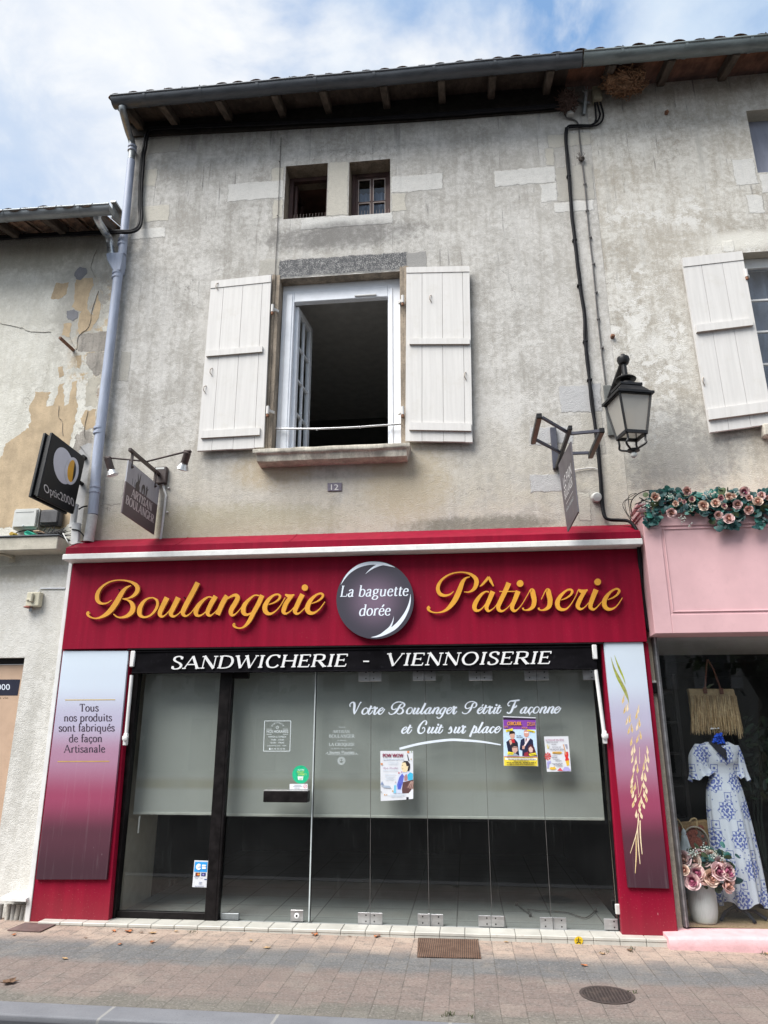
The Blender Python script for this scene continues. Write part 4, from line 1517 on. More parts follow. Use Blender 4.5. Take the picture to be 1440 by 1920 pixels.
r.poly([(rx1, 0.4, 0), (rx1, 4.0, 0), (rx1, 4.0, 2.6), (rx1, 0.4, 2.6)])
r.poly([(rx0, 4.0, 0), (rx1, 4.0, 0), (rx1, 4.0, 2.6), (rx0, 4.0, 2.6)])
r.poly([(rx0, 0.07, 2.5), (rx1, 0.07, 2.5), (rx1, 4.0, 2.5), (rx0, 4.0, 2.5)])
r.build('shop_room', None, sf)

# roller blinds
t = NT('grey_green_blind_cloth')
wv = t.noise(1.0, 3, 0.6, t.scale((160, 160, 160)))
z = t.sep()[2]
bg_ = t.noise(1.2, 4, 0.55)
c = t.mix(t.ss(bg_, 0.3, 0.7), (0.39, 0.405, 0.39), (0.44, 0.455, 0.44))
c = t.mix(t.ss(wv, 0.4, 0.7, 0, 0.25), c, (0.28, 0.30, 0.28))
band = t.mul(t.ss(z, 1.10, 1.15), t.ss(z, 1.18, 1.25, 1, 0))
c = t.mix(t.mul(band, t.ss(bg_, 0.3, 0.6, 0.25, 0.6)), c, (0.29, 0.27, 0.20))
M_BLIND = t.done(c, 0.85, 0, None, 0.2)
def blind(px_l, px_r, pyb, label, y=0.17):
    b0, b1 = P(px_l, pyb, y), P(px_r, pyb + (8.5 if px_r > 600 else 1.5), y)
    zb = (b0.z + b1.z) / 2
    rt = thing('roller_blind', ((b0.x + b1.x) / 2, y, zb), label, 'blind', 'grey green roller blinds behind the bakery glass')
    n = 40
    MB().grid(lambda u, v: (b0.x + (b1.x - b0.x) * u, y + 0.006 * noise.noise(Vector((u * 5 + px_l, v * 2, 0))) - 0.012 * sin(pi * v) * 0.5, zb + 0.02 + (2.42 - zb - 0.02) * v), n, 14).build('cloth', M_BLIND, rt, 60)
    bb = MB()
    bb.box(b0.x, b1.x, y - 0.008, y + 0.008, zb, zb + 0.022, 0.003)
    bb.build('bottom_bar', simple('pale_blind_bar', (0.46, 0.47, 0.44), 0.5), rt)
    MB().tube([(b0.x, y + 0.02, 2.445), (b1.x, y + 0.02, 2.445)], 0.03, 10).build('roller', M_BLIND, rt, 40)
    return rt
bl = blind(249.5, 404, 1527, 'narrow grey green blind lowered behind the side window left of the glass door')
m = MB().tube([P(262, 1530, 0.14), P(259, 1562, 0.14)], 0.008, 6)
m.build('pull', M_WHITE, bl, 60)
blind(416, 1133.5, 1530, 'wide grey green blind lowered behind the glass door and folding panels')

# black awning valance on white folding arms
aw = thing('awning', (-1.15, -0.14, 2.2), 'black cloth awning valance lettered in white, rolled up over the bakery window between white arms', 'awning')
va = MB()
YV = -0.13
vtl, vtr, vbr, vbl = P(250, 1223, YV), P(1120, 1213, YV), P(1119, 1253, YV), P(247, 1261, YV)
def val(u, v, dy=0.0):
    p = (vtl * (1 - u) + vtr * u) * (1 - v) + (vbl * (1 - u) + vbr * u) * v
    k = noise.noise(Vector((u * 16, v * 1.5, 3))) * 0.012 + noise.noise(Vector((u * 50 + v * 12, v * 2, 8))) * 0.003
    return (p.x, p.y + k * (0.3 + v) + dy, p.z + 0.006 * noise.noise(Vector((u * 9, v, 1))) * v)
va.grid(lambda u, v: val(u, v), 130, 10)
va.grid(lambda u, v: val(u, v, 0.004), 130, 10)
va.build('valance', M_CLOTH, aw, 60)
cs = MB()
cs.tube([(vtl.x - 0.01, YV + 0.03, vtl.z + 0.005), (vtr.x + 0.005, YV + 0.03, vtr.z + 0.005)], 0.028, 12)
cs.build('roller', M_BLACK, aw, 40)
cs = MB()
cs.tube([(vbl.x, YV - 0.002, vbl.z - 0.004), (vbr.x, YV - 0.002, vbr.z - 0.004)], 0.007, 8)
cs.tube([(vtl.x, YV - 0.004, vtl.z + 0.002), (vtr.x, YV - 0.004, vtr.z + 0.002)], 0.006, 8)
cs.build('hem_bar', M_CLOTH, aw, 40)
for top, bot in (((247, 1266), (236, 1384)), ((1117, 1256), (1133.5, 1380))):
    am = MB().mat(M_WHITE)
    a, b = P(*top, YV + 0.01), P(*bot, YV + 0.01)
    am.tube([a, b], 0.017, 10)
    tp = P(top[0] + (1 if top[0] < 600 else 1), 1225 if top[0] < 600 else 1210, YV + 0.02)
    am.box(a.x - 0.022, a.x + 0.022, YV - 0.02, YV + 0.03, vtl.z - 0.14, vtl.z + 0.012, 0.006) if top[0] < 600 else am.box(a.x - 0.02, a.x + 0.022, YV - 0.02, YV + 0.03, vtr.z - 0.11, vtr.z + 0.02, 0.006)
    am.box(b.x - 0.018, b.x + 0.018, YV - 0.01, YPI - 0.001, b.z - 0.065, b.z + 0.045, 0.005)
    s = -1 if top[0] < 600 else 1
    am.lathe((b.x + 0.03 * s * -0.2, YV - 0.012, b.z + 0.0), [(0.024, 0), (0.024, 0.018), (0.012, 0.024)], (0, -1, 0), 14)
    am.box(b.x + s * 0.002 - 0.028, b.x + s * 0.002 + 0.028, YV - 0.006, YV + 0.006, b.z - 0.02, b.z + 0.02, 0.004)
    am.build('arm', None, aw, 40)

# gradient sign boards on the pilasters
def grad(name, stops, z0, z1):
    t = NT(name)
    z = t.sep()[2]
    f = t.ss(z, z0, z1, 0, 1, False)
    rmp = t.node('ShaderNodeValToRGB')
    rmp.color_ramp.interpolation = 'EASE'
    el = rmp.color_ramp.elements
    while len(el) < len(stops):
        el.new(0.5)
    for e, (p, c) in zip(el, stops):
        e.position = p
        e.color = c + (1,)
    t.put(rmp.inputs[0], f)
    d = t.noise(1.0, 4, 0.6, t.scale((30, 30, 1.5)))
    c = t.mix(t.ss(d, 0.55, 0.75, 0, 0.07), rmp.outputs[0], (0.6, 0.55, 0.56))
    sc = t.mul(t.ss(t.vor(1.0, t.scale((14, 14, 4))), 0.02, 0.035, 0.5, 0), t.ss(z, 0.3, 1.0, 1, 0.15))
    c = t.mix(sc, c, (0.6, 0.5, 0.52))
    return t.done(c, 0.3, 0, None, 0.4)


zb_, zt_ = 0.42, 2.37
ST = [(0.0, (0.052, 0.022, 0.032)), (0.17, (0.085, 0.03, 0.045)), (0.33, (0.28, 0.055, 0.11)), (0.52, (0.36, 0.20, 0.29)), (0.68, (0.42, 0.40, 0.52)), (0.86, (0.54, 0.61, 0.70)), (1.0, (0.57, 0.65, 0.73))]
M_GRAD = grad('white_to_burgundy_print', ST, zb_, zt_)
YS = YPI - 0.03
ls = MB()
prect(ls, [(118.5, 1220.5), (240.5, 1220.5), (199.5, 1649), (67, 1649)], YS, 0.028)
lso = ls.build('sign_board', M_GRAD)
tag(lso, 'white to burgundy sign board with dark wording, left of the bakery window', 'sign', 'fading sign boards on the red pilasters')
rs = MB()
prect(rs, [(1131.5, 1203.5), (1205.5, 1203.5), (1255, 1666), (1177.5, 1664)], YS, 0.028)
rso = rs.build('sign_board', M_GRAD)
tag(rso, 'white to burgundy sign board with golden wheat ears, right of the bakery window', 'sign', 'fading sign boards on the red pilasters')

M_WHEAT = simple('wheat_gold_print', (0.60, 0.42, 0.16), 0.4, var=0.15, scale=60)
M_WHEAT_P = simple('wheat_pale_print', (0.74, 0.60, 0.40), 0.4, var=0.1, scale=60)
M_WHEAT_D = simple('wheat_brown_print', (0.36, 0.24, 0.10), 0.4, var=0.15, scale=60)
M_LEAFG = simple('leaf_green_print', (0.33, 0.37, 0.045), 0.4, var=0.2, scale=40)
M_LEAFO = simple('leaf_olive_print', (0.30, 0.30, 0.10), 0.4, var=0.2, scale=40)
YK = YS - 0.0006
mpw = lambda u, v: P(u, v, YK)
g8 = lambda x, y: (1130 + x / 7.108, 1210 + y / 7.111)
wh = MB()
def wr_(m, pts, smooth=6):
    wh.mat(m)
    pp = [(*g8(a, b), w_ / 7.1) for a, b, w_ in pts]
    ribbon(wh, spline(pp, smooth), mpw, (0, 0.0004, 0))
wr_(M_LEAFO, [(108, 150, 2), (150, 300, 22), (215, 440, 40), (290, 590, 44), (330, 690, 24), (352, 775, 2)])
wr_(M_LEAFG, [(118, 200, 2), (150, 320, 10), (205, 450, 22), (260, 555, 18), (320, 700, 2)])
wr_(M_LEAFG, [(157, 130, 2), (190, 230, 18), (235, 340, 26), (275, 430, 18), (303, 520, 2)])
gr = [(270, 725, -.25), (290, 860, -.3), (328, 835, -.15), (320, 1010, -.3), (358, 985, -.1), (345, 1135, -.3), (390, 1115, .1), (470, 865, -.15), (448, 935, -.2),
      (490, 1040, .1), (455, 1090, -.2), (505, 1205, .15), (458, 1255, -.3), (378, 1290, -.2), (388, 1420, -.2), (420, 1390, 0), (390, 1520, -.2), (438, 1545, -.1),
      (595, 1410, .1), (570, 1525, .1), (605, 1520, .15), (410, 1650, -.15), (462, 1655, 0), (545, 1625, -.1), (592, 1640, .2), (525, 1740, -.1), (570, 1770, .1), (390, 1775, -.25), (380, 1855, -.25)]
for i, (x, y, a) in enumerate(gr):
    for m, wd, ln, dx in ((M_WHEAT_P, 30, 62, 3), (M_WHEAT, 22, 58, 0), (M_WHEAT_D, 8, 40, -4)):
        wr_(m, [(x + dx + a * -ln * 1.5, y - ln * 1.25, 1), (x + dx + a * -ln * 0.4, y - ln * 0.4, wd * 0.5), (x + dx, y + ln * 0.25, wd), (x + dx + a * ln * 0.7, y + ln * 0.85, 2)], 5)
# ears and stems further down, traced in the bigger crop
g9 = lambda x, y: (1100 + x / 3.097, 1180 + y / 3.097)
def wr9(m, pts, smooth=6):
    wh.mat(m)
    ribbon(wh, spline([(*g9(a, b), w_ / 3.097) for a, b, w_ in pts], smooth), mpw, (0, 0.0004, 0))
for (x, y, a) in [(263, 880, -.2), (262, 935, -.2), (280, 915, -.1), (268, 960, -.25), (283, 985, -.1), (270, 1015, -.25), (347, 935, .15), (332, 905, .1), (335, 960, .1), (347, 985, .1), (318, 995, .05), (332, 1022, .3), (308, 1045, 0), (288, 1075, -.05), (318, 1080, .3), (307, 1018, -.1), (322, 860, -.1), (340, 862, .15)]:
    for m, wd, ln in ((M_WHEAT_P, 15, 29), (M_WHEAT, 10, 26)):
        wr9(m, [(x - a * ln * 1.4, y - ln * 1.0, 0.6), (x - a * ln * .4, y - ln * 0.35, wd * 0.5), (x, y + ln * 0.2, wd), (x + a * ln * .6, y + ln * 0.75, 1)], 5)
for l in ([(307, 685, 2), (308, 780, 3)], [(290, 850, 2.5), (300, 930, 2.5), (300, 960, 2)], [(325, 895, 4), (312, 950, 3), (300, 975, 3)],
          [(302, 1095, 6), (290, 1180, 5), (253, 1300, 2)], [(310, 1110, 7), (312, 1200, 7), (322, 1305, 4)], [(296, 1150, 5), (300, 1250, 6), (310, 1362, 3)], [(286, 1200, 4), (288, 1300, 7), (282, 1415, 3)], [(300, 1070, 4), (298, 1130, 5)]):
    wr9(M_WHEAT_P, l)
    wr9(M_WHEAT, [(a + 0.7, b + 2, w_ * 0.6) for a, b, w_ in l])
wh.build('wheat_ears', None, rso)

# ------------------------------------------------------------------ lettering
# a stroke font: l straight, c curve, t thin straight, s serif(x, y, half length)
SER = {
    'A': (.86, [('t', [(.06, 0), (.40, 1)]), ('l', [(.40, 1), (.78, 0)]), ('t', [(.18, .34), (.62, .34)]), ('s', .06, 0, .10), ('s', .78, 0, .12)]),
    'B': (.74, [('l', [(.14, 0), (.14, 1)]), ('c', [(.14, .98), (.40, .98), (.56, .90), (.56, .64), (.40, .53), (.14, .53)]), ('c', [(.14, .53), (.42, .53), (.63, .43), (.63, .12), (.44, .02), (.14, .02)]), ('s', .12, 0, .10), ('s', .12, 1, .10)]),
    'C': (.80, [('c', [(.70, .80), (.58, .97), (.40, .99), (.20, .88), (.09, .50), (.20, .12), (.40, .01), (.58, .04), (.72, .20)]), ('t', [(.70, .98), (.70, .76)])]),
    'D': (.86, [('l', [(.14, 0), (.14, 1)]), ('c', [(.14, .98), (.42, .97), (.66, .84), (.76, .50), (.66, .16), (.42, .03), (.14, .02)]), ('s', .12, 0, .10), ('s', .12, 1, .10)]),
    'E': (.70, [('l', [(.14, 0), (.14, 1)]), ('t', [(.14, .97), (.60, .97)]), ('t', [(.14, .52), (.48, .52)]), ('t', [(.14, .03), (.62, .03)]), ('t', [(.59, .97), (.59, .80)]), ('t', [(.47, .62), (.47, .42)]), ('t', [(.61, .03), (.63, .22)]), ('s', .11, 0, .08), ('s', .11, 1, .08)]),
    'G': (.84, [('c', [(.72, .80), (.58, .97), (.40, .99), (.20, .88), (.09, .50), (.20, .12), (.42, .01), (.62, .05), (.72, .14)]), ('l', [(.72, .42), (.72, .06)]), ('s', .70, .42, .12), ('t', [(.71, .98), (.71, .76)])]),
    'H': (.88, [('l', [(.15, 0), (.15, 1)]), ('l', [(.73, 0), (.73, 1)]), ('t', [(.15, .52), (.73, .52)])] + [('s', x, y, .11) for x in (.15, .73) for y in (0, 1)]),
    'I': (.38, [('l', [(.19, 0), (.19, 1)]), ('s', .19, 0, .12), ('s', .19, 1, .12)]),
    'J': (.46, [('c', [(.30, 1), (.30, .25), (.26, .02), (.12, -.08), (.04, -.02)]), ('s', .28, 1, .12)]),
    'L': (.66, [('l', [(.15, 0), (.15, 1)]), ('t', [(.15, .03), (.60, .03)]), ('t', [(.59, .03), (.62, .26)]), ('s', .13, 0, .10), ('s', .15, 1, .12)]),
    'M': (1.04, [('t', [(.13, 0), (.16, 1)]), ('l', [(.16, 1), (.52, .08)]), ('t', [(.52, .08), (.86, 1)]), ('l', [(.86, 1), (.90, 0)]), ('s', .13, 0, .10), ('s', .90, 0, .11), ('s', .13, 1, .06), ('s', .9, 1, .06)]),
    'N': (.90, [('t', [(.15, 0), (.15, 1)]), ('l', [(.13, 1), (.75, 0)]), ('t', [(.75, 0), (.75, 1)]), ('s', .15, 0, .11), ('s', .10, 1, .08), ('s', .75, 1, .11)]),
    'O': (.92, [('C', [(.46, .99), (.22, .88), (.09, .50), (.22, .12), (.46, .01), (.70, .12), (.83, .50), (.70, .88)])]),
    'P': (.70, [('l', [(.14, 0), (.14, 1)]), ('c', [(.14, .98), (.42, .98), (.60, .88), (.60, .58), (.42, .46), (.14, .46)]), ('s', .14, 0, .12), ('s', .12, 1, .10)]),
    'Q': (.92, [('C', [(.46, .99), (.22, .88), (.09, .50), (.22, .12), (.46, .01), (.70, .12), (.83, .50), (.70, .88)]), ('c', [(.46, .02), (.6, -.14), (.86, -.2)])]),
    'R': (.80, [('l', [(.14, 0), (.14, 1)]), ('c', [(.14, .98), (.42, .98), (.60, .88), (.60, .60), (.42, .50), (.14, .50)]), ('l', [(.38, .50), (.72, .02)]), ('s', .14, 0, .12), ('s', .12, 1, .10), ('s', .75, 0, .09)]),
    'S': (.64, [('c', [(.52, .80), (.44, .96), (.30, 1.), (.14, .92), (.11, .74), (.22, .60), (.42, .46), (.54, .28), (.48, .08), (.30, 0), (.16, .04), (.09, .20)]), ('t', [(.53, .97), (.53, .76)]), ('t', [(.08, .03), (.08, .24)])]),
    'T': (.74, [('l', [(.37, 0), (.37, 1)]), ('t', [(.06, .97), (.68, .97)]), ('t', [(.07, .97), (.05, .78)]), ('t', [(.67, .97), (.69, .78)]), ('s', .37, 0, .13)]),
    'U': (.86, [('c', [(.15, 1), (.15, .32), (.22, .08), (.42, .0), (.62, .08), (.70, .32)]), ('t', [(.70, .30), (.70, 1)]), ('s', .15, 1, .12), ('s', .70, 1, .10)]),
    'V': (.86, [('l', [(.08, 1), (.42, 0)]), ('t', [(.42, 0), (.78, 1)]), ('s', .08, 1, .12), ('s', .78, 1, .09)]),
    'W': (1.2, [('l', [(.08, 1), (.36, 0)]), ('t', [(.36, 0), (.62, 1)]), ('l', [(.58, 1), (.86, 0)]), ('t', [(.86, 0), (1.12, 1)]), ('s', .08, 1, .11), ('s', .58, 1, .10), ('s', 1.12, 1, .09)]),
    'X': (.8, [('l', [(.1, 1), (.72, 0)]), ('t', [(.1, 0), (.7, 1)])]),
    'a': (.56, [('c', [(.10, .50), (.16, .60), (.28, .64), (.38, .58), (.40, .46), (.40, .12), (.44, .02), (.52, .04)]), ('c', [(.40, .38), (.22, .34), (.08, .22), (.10, .06), (.20, -.01), (.32, .04), (.40, .14)])]),
    'b': (.62, [('l', [(.12, 0), (.12, 1.02)]), ('c', [(.12, .48), (.24, .63), (.40, .62), (.52, .48), (.53, .24), (.42, .03), (.26, -.01), (.12, .08)]), ('s', .07, 1.02, .06)]),
    'c': (.52, [('c', [(.46, .48), (.40, .61), (.28, .64), (.14, .54), (.08, .32), (.14, .10), (.28, 0), (.40, .03), (.48, .14)])]),
    'd': (.64, [('l', [(.50, 0), (.50, 1.02)]), ('c', [(.50, .50), (.38, .63), (.22, .61), (.10, .46), (.08, .22), (.18, .02), (.34, 0), (.50, .12)]), ('s', .44, 1.02, .06), ('s', .55, 0, .05)]),
    'e': (.54, [('t', [(.09, .36), (.46, .36)]), ('c', [(.46, .36), (.44, .54), (.30, .64), (.15, .56), (.08, .32), (.15, .08), (.30, 0), (.42, .03), (.49, .14)])]),
    'f': (.38, [('c', [(.40, .94), (.34, 1.03), (.24, 1.02), (.17, .88), (.17, .6), (.17, 0)]), ('t', [(.04, .61), (.34, .61)]), ('s', .17, 0, .10)]),
    'g': (.60, [('C', [(.28, .64), (.13, .56), (.10, .42), (.16, .28), (.28, .23), (.41, .30), (.45, .44), (.41, .57)]), ('c', [(.18, .27), (.12, .14), (.24, .06), (.44, .02), (.53, -.10), (.44, -.26), (.24, -.29), (.09, -.22), (.10, -.08), (.22, .02)]), ('t', [(.40, .58), (.56, .64)])]),
    'i': (.30, [('l', [(.15, 0), (.15, .62)]), ('s', .15, 0, .10), ('s', .10, .62, .06), ('d', .15, .88, .065)]),
    'l': (.30, [('l', [(.15, 0), (.15, 1.02)]), ('s', .15, 0, .10), ('s', .10, 1.02, .06)]),
    'n': (.66, [('l', [(.14, 0), (.14, .62)]), ('c', [(.14, .46), (.26, .61), (.40, .63), (.49, .52), (.50, .36), (.50, 0)]), ('s', .14, 0, .10), ('s', .50, 0, .10), ('s', .09, .62, .06)]),
    'o': (.60, [('C', [(.30, .64), (.14, .55), (.07, .32), (.14, .09), (.30, 0), (.46, .09), (.53, .32), (.46, .55)])]),
    'p': (.64, [('l', [(.13, -.30), (.13, .62)]), ('c', [(.13, .48), (.25, .63), (.41, .61), (.53, .46), (.54, .22), (.43, .02), (.27, -.01), (.13, .10)]), ('s', .13, -.30, .10), ('s', .08, .62, .06)]),
    'q': (.64, [('l', [(.50, -.30), (.50, .62)]), ('c', [(.50, .48), (.38, .63), (.22, .61), (.10, .46), (.08, .22), (.18, .02), (.34, 0), (.50, .12)]), ('s', .50, -.30, .10)]),
    'r': (.44, [('l', [(.14, 0), (.14, .62)]), ('c', [(.14, .42), (.22, .58), (.34, .64), (.42, .58)]), ('s', .14, 0, .10), ('s', .09, .62, .06)]),
    's': (.46, [('c', [(.38, .50), (.32, .62), (.20, .64), (.10, .56), (.12, .42), (.28, .31), (.39, .20), (.34, .04), (.20, -.01), (.10, .04), (.06, .15)])]),
    't': (.38, [('c', [(.17, .80), (.17, .30), (.19, .06), (.28, 0), (.37, .06)]), ('t', [(.04, .61), (.36, .61)])]),
    'u': (.66, [('c', [(.13, .62), (.13, .20), (.20, .02), (.34, 0), (.50, .14)]), ('l', [(.50, 0), (.50, .62)]), ('s', .09, .62, .06), ('s', .46, .62, .06), ('s', .54, 0, .05)]),
    'v': (.58, [('l', [(.06, .62), (.28, 0)]), ('t', [(.28, 0), (.52, .62)]), ('s', .06, .62, .08), ('s', .52, .62, .07)]),
    '-': (.5, [('b', [(.12, .45), (.38, .45)])]),
    ' ': (.34, []),
}
def acc(base, extra):
    SER_b = SER[base]
    return (SER_b[0], SER_b[1] + extra)
SER['é'] = acc('e', [('l', [(.26, .76), (.40, .98)])])
SER['ç'] = acc('c', [('c', [(.30, 0), (.34, -.10), (.28, -.20), (.18, -.20)])])
SER['É'] = acc('E', [('l', [(.34, 1.1), (.48, 1.28)])])
SER['ê'] = acc('e', [('t', [(.16, .76), (.29, .96)]), ('t', [(.29, .96), (.42, .76)])])


def line_map(p0, p1, cap_px, Y, slant=0.0, up=None):
    """text plane mapping: u along the base line from p0 to p1 in pixels"""
    ax, ay = p0
    dx, dy = p1[0] - ax, p1[1] - ay
    L = hypot(dx, dy)
    ux, uy = dx / L, dy / L
    vx, vy = up or (0, -1)
    def mp(u, v):
        u2 = u + v * slant
        return P(ax + ux * u2 + vx * v, ay + uy * u2 + vy * v, Y)
    return mp, L


def serif_text(mb, s, mp, length, cap, thick=0.15, thin=0.055, dep=(0, 0.0008, 0), gap=0.0, serif=True):
    """lay the string along u so that it fills `length`; cap = cap height, same units"""
    adv = sum(SER[c][0] + gap for c in s) - gap
    k = length / adv                      # horizontal scale
    x = 0.0
    tk, tn = thick * cap, thin * cap
    for c in s:
        a, strokes = SER[c]
        for st in strokes:
            if st[0] == 's':
                if serif:
                    _, sx, sy, h = st
                    yy = sy * cap + (tn / 2 if sy == 0 else -tn / 2 if sy in (1, .62, 1.02) else 0)
                    ribbon(mb, [((x + sx - h) * k, yy, tn), ((x + sx + h) * k, yy, tn)], mp, dep)
                continue
            if st[0] == 'd':
                disc(mb, ((x + st[1]) * k, st[2] * cap), st[3] * cap * 1.25, mp, dep, 14)
                continue
            pts = st[1]
            if st[0] in 'cC':
                pts = spline(pts, 6, st[0] == 'C')
                if st[0] == 'C':
                    pts = pts + pts[:1]
            q = [((x + px) * k, py * cap) for px, py in pts]
            o = []
            for i in range(len(q)):
                a_, b_ = q[max(0, i - 1)], q[min(len(q) - 1, i + 1)]
                l = hypot(b_[0] - a_[0], b_[1] - a_[1]) or 1
                sn = abs(b_[1] - a_[1]) / l
                wd = tn if st[0] == 't' else (tk if st[0] == 'l' else (tn * 1.6 if st[0] == 'b' else tn + (tk - tn) * sn ** 1.4))
                o.append((q[i][0], q[i][1], wd))
            ribbon(mb, o, mp, dep)
        x += a + gap


# script letters traced from the fascia: strokes of (x, y, width) in enlarged-photo units, y down
SCR = {
    'B': [[(550, 160, 8), (500, 185, 26), (455, 235, 44), (400, 330, 54), (345, 410, 54), (290, 465, 44), (230, 500, 26), (170, 515, 14), (115, 503, 16), (88, 482, 24), (84, 460, 34), (98, 450, 30)],
          [(340, 318, 7), (300, 345, 12), (250, 356, 20), (205, 342, 34), (184, 300, 44), (192, 240, 40), (232, 180, 25), (300, 130, 16), (380, 105, 13), (460, 103, 14), (540, 118, 22), (600, 152, 40), (622, 192, 46), (610, 235, 42), (570, 275, 28), (520, 297, 13), (460, 303, 8)],
          [(460, 305, 8), (515, 318, 18), (556, 350, 38), (572, 400, 52), (555, 450, 50), (505, 490, 34), (440, 506, 18), (395, 496, 14), (360, 467, 8)]],
    'o': [[(790, 292, 13), (828, 318, 24), (836, 370, 28), (810, 430, 26), (760, 482, 20), (700, 502, 20), (656, 488, 34), (640, 450, 50), (652, 390, 46), (692, 330, 30), (740, 298, 18), (792, 292, 13)]],
    'u': [[(940, 290, 55), (905, 360, 52), (867, 440, 48), (862, 472, 42), (880, 494, 28), (908, 488, 15), (950, 450, 10), (1000, 385, 10)],
          [(1062, 290, 55), (1022, 370, 52), (987, 440, 48), (982, 472, 42), (1002, 493, 28), (1035, 486, 14), (1080, 450, 10), (1115, 405, 10)]],
    'l': [[(1272, 128, 52), (1220, 230, 52), (1160, 340, 52), (1118, 425, 50), (1110, 460, 42), (1128, 486, 28), (1160, 484, 15), (1200, 452, 10), (1245, 395, 10)]],
    'a': [[(1430, 292, 14), (1390, 284, 16), (1340, 312, 28), (1282, 372, 44), (1252, 430, 50), (1254, 470, 42), (1282, 487, 24), (1330, 468, 13), (1390, 410, 11), (1435, 340, 13)],
          [(1466, 275, 50), (1420, 350, 50), (1382, 430, 46), (1378, 462, 40), (1396, 484, 28), (1425, 476, 14), (1475, 430, 10), (1520, 365, 10)]],
    'n': [[(1588, 270, 52), (1540, 350, 52), (1484, 476, 52)], [(1515, 385, 8), (1585, 310, 14), (1645, 272, 26), (1686, 266, 38), (1702, 295, 48), (1676, 350, 50), (1638, 412, 50), (1628, 452, 46), (1642, 478, 34), (1675, 470, 15), (1725, 420, 10), (1760, 370, 10)]],
    'g': [[(1935, 270, 14), (1885, 267, 16), (1825, 312, 30), (1776, 372, 46), (1762, 430, 50), (1776, 466, 40), (1815, 473, 22), (1875, 435, 12), (1925, 360, 11), (1955, 300, 14)],
          [(1968, 265, 50), (1925, 360, 48), (1875, 450, 46), (1835, 530, 42), (1790, 590, 28), (1745, 618, 15), (1700, 618, 16), (1668, 602, 26), (1664, 584, 34), (1674, 578, 30)]],
    'e': [[(2037, 365, 8), (2095, 345, 15), (2143, 312, 22), (2160, 278, 26), (2140, 257, 20), (2095, 265, 22), (2037, 312, 38), (1999, 380, 50), (1999, 430, 50), (2026, 461, 40), (2070, 462, 22), (2125, 425, 12), (2175, 360, 10), (2215, 290, 10)]],
    'r': [[(2216, 256, 16), (2250, 274, 38), (2280, 274, 36), (2314, 258, 12)], [(2288, 272, 34), (2230, 345, 46), (2200, 420, 47), (2200, 448, 40), (2218, 463, 26), (2245, 455, 14), (2285, 425, 10), (2335, 365, 10)]],
    'i': [[(2403, 255, 52), (2362, 335, 50), (2326, 418, 47), (2322, 445, 40), (2340, 463, 28), (2372, 455, 14), (2425, 405, 10), (2460, 365, 10)], [('dot', 2428, 183, 34)]],
    'f': [[(2500, 355, 8), (2560, 332, 15), (2610, 295, 22), (2623, 262, 26), (2596, 246, 20), (2546, 266, 24), (2490, 320, 42), (2457, 390, 52), (2460, 433, 50), (2488, 457, 40), (2535, 452, 22), (2590, 410, 12), (2645, 335, 8)]],
}
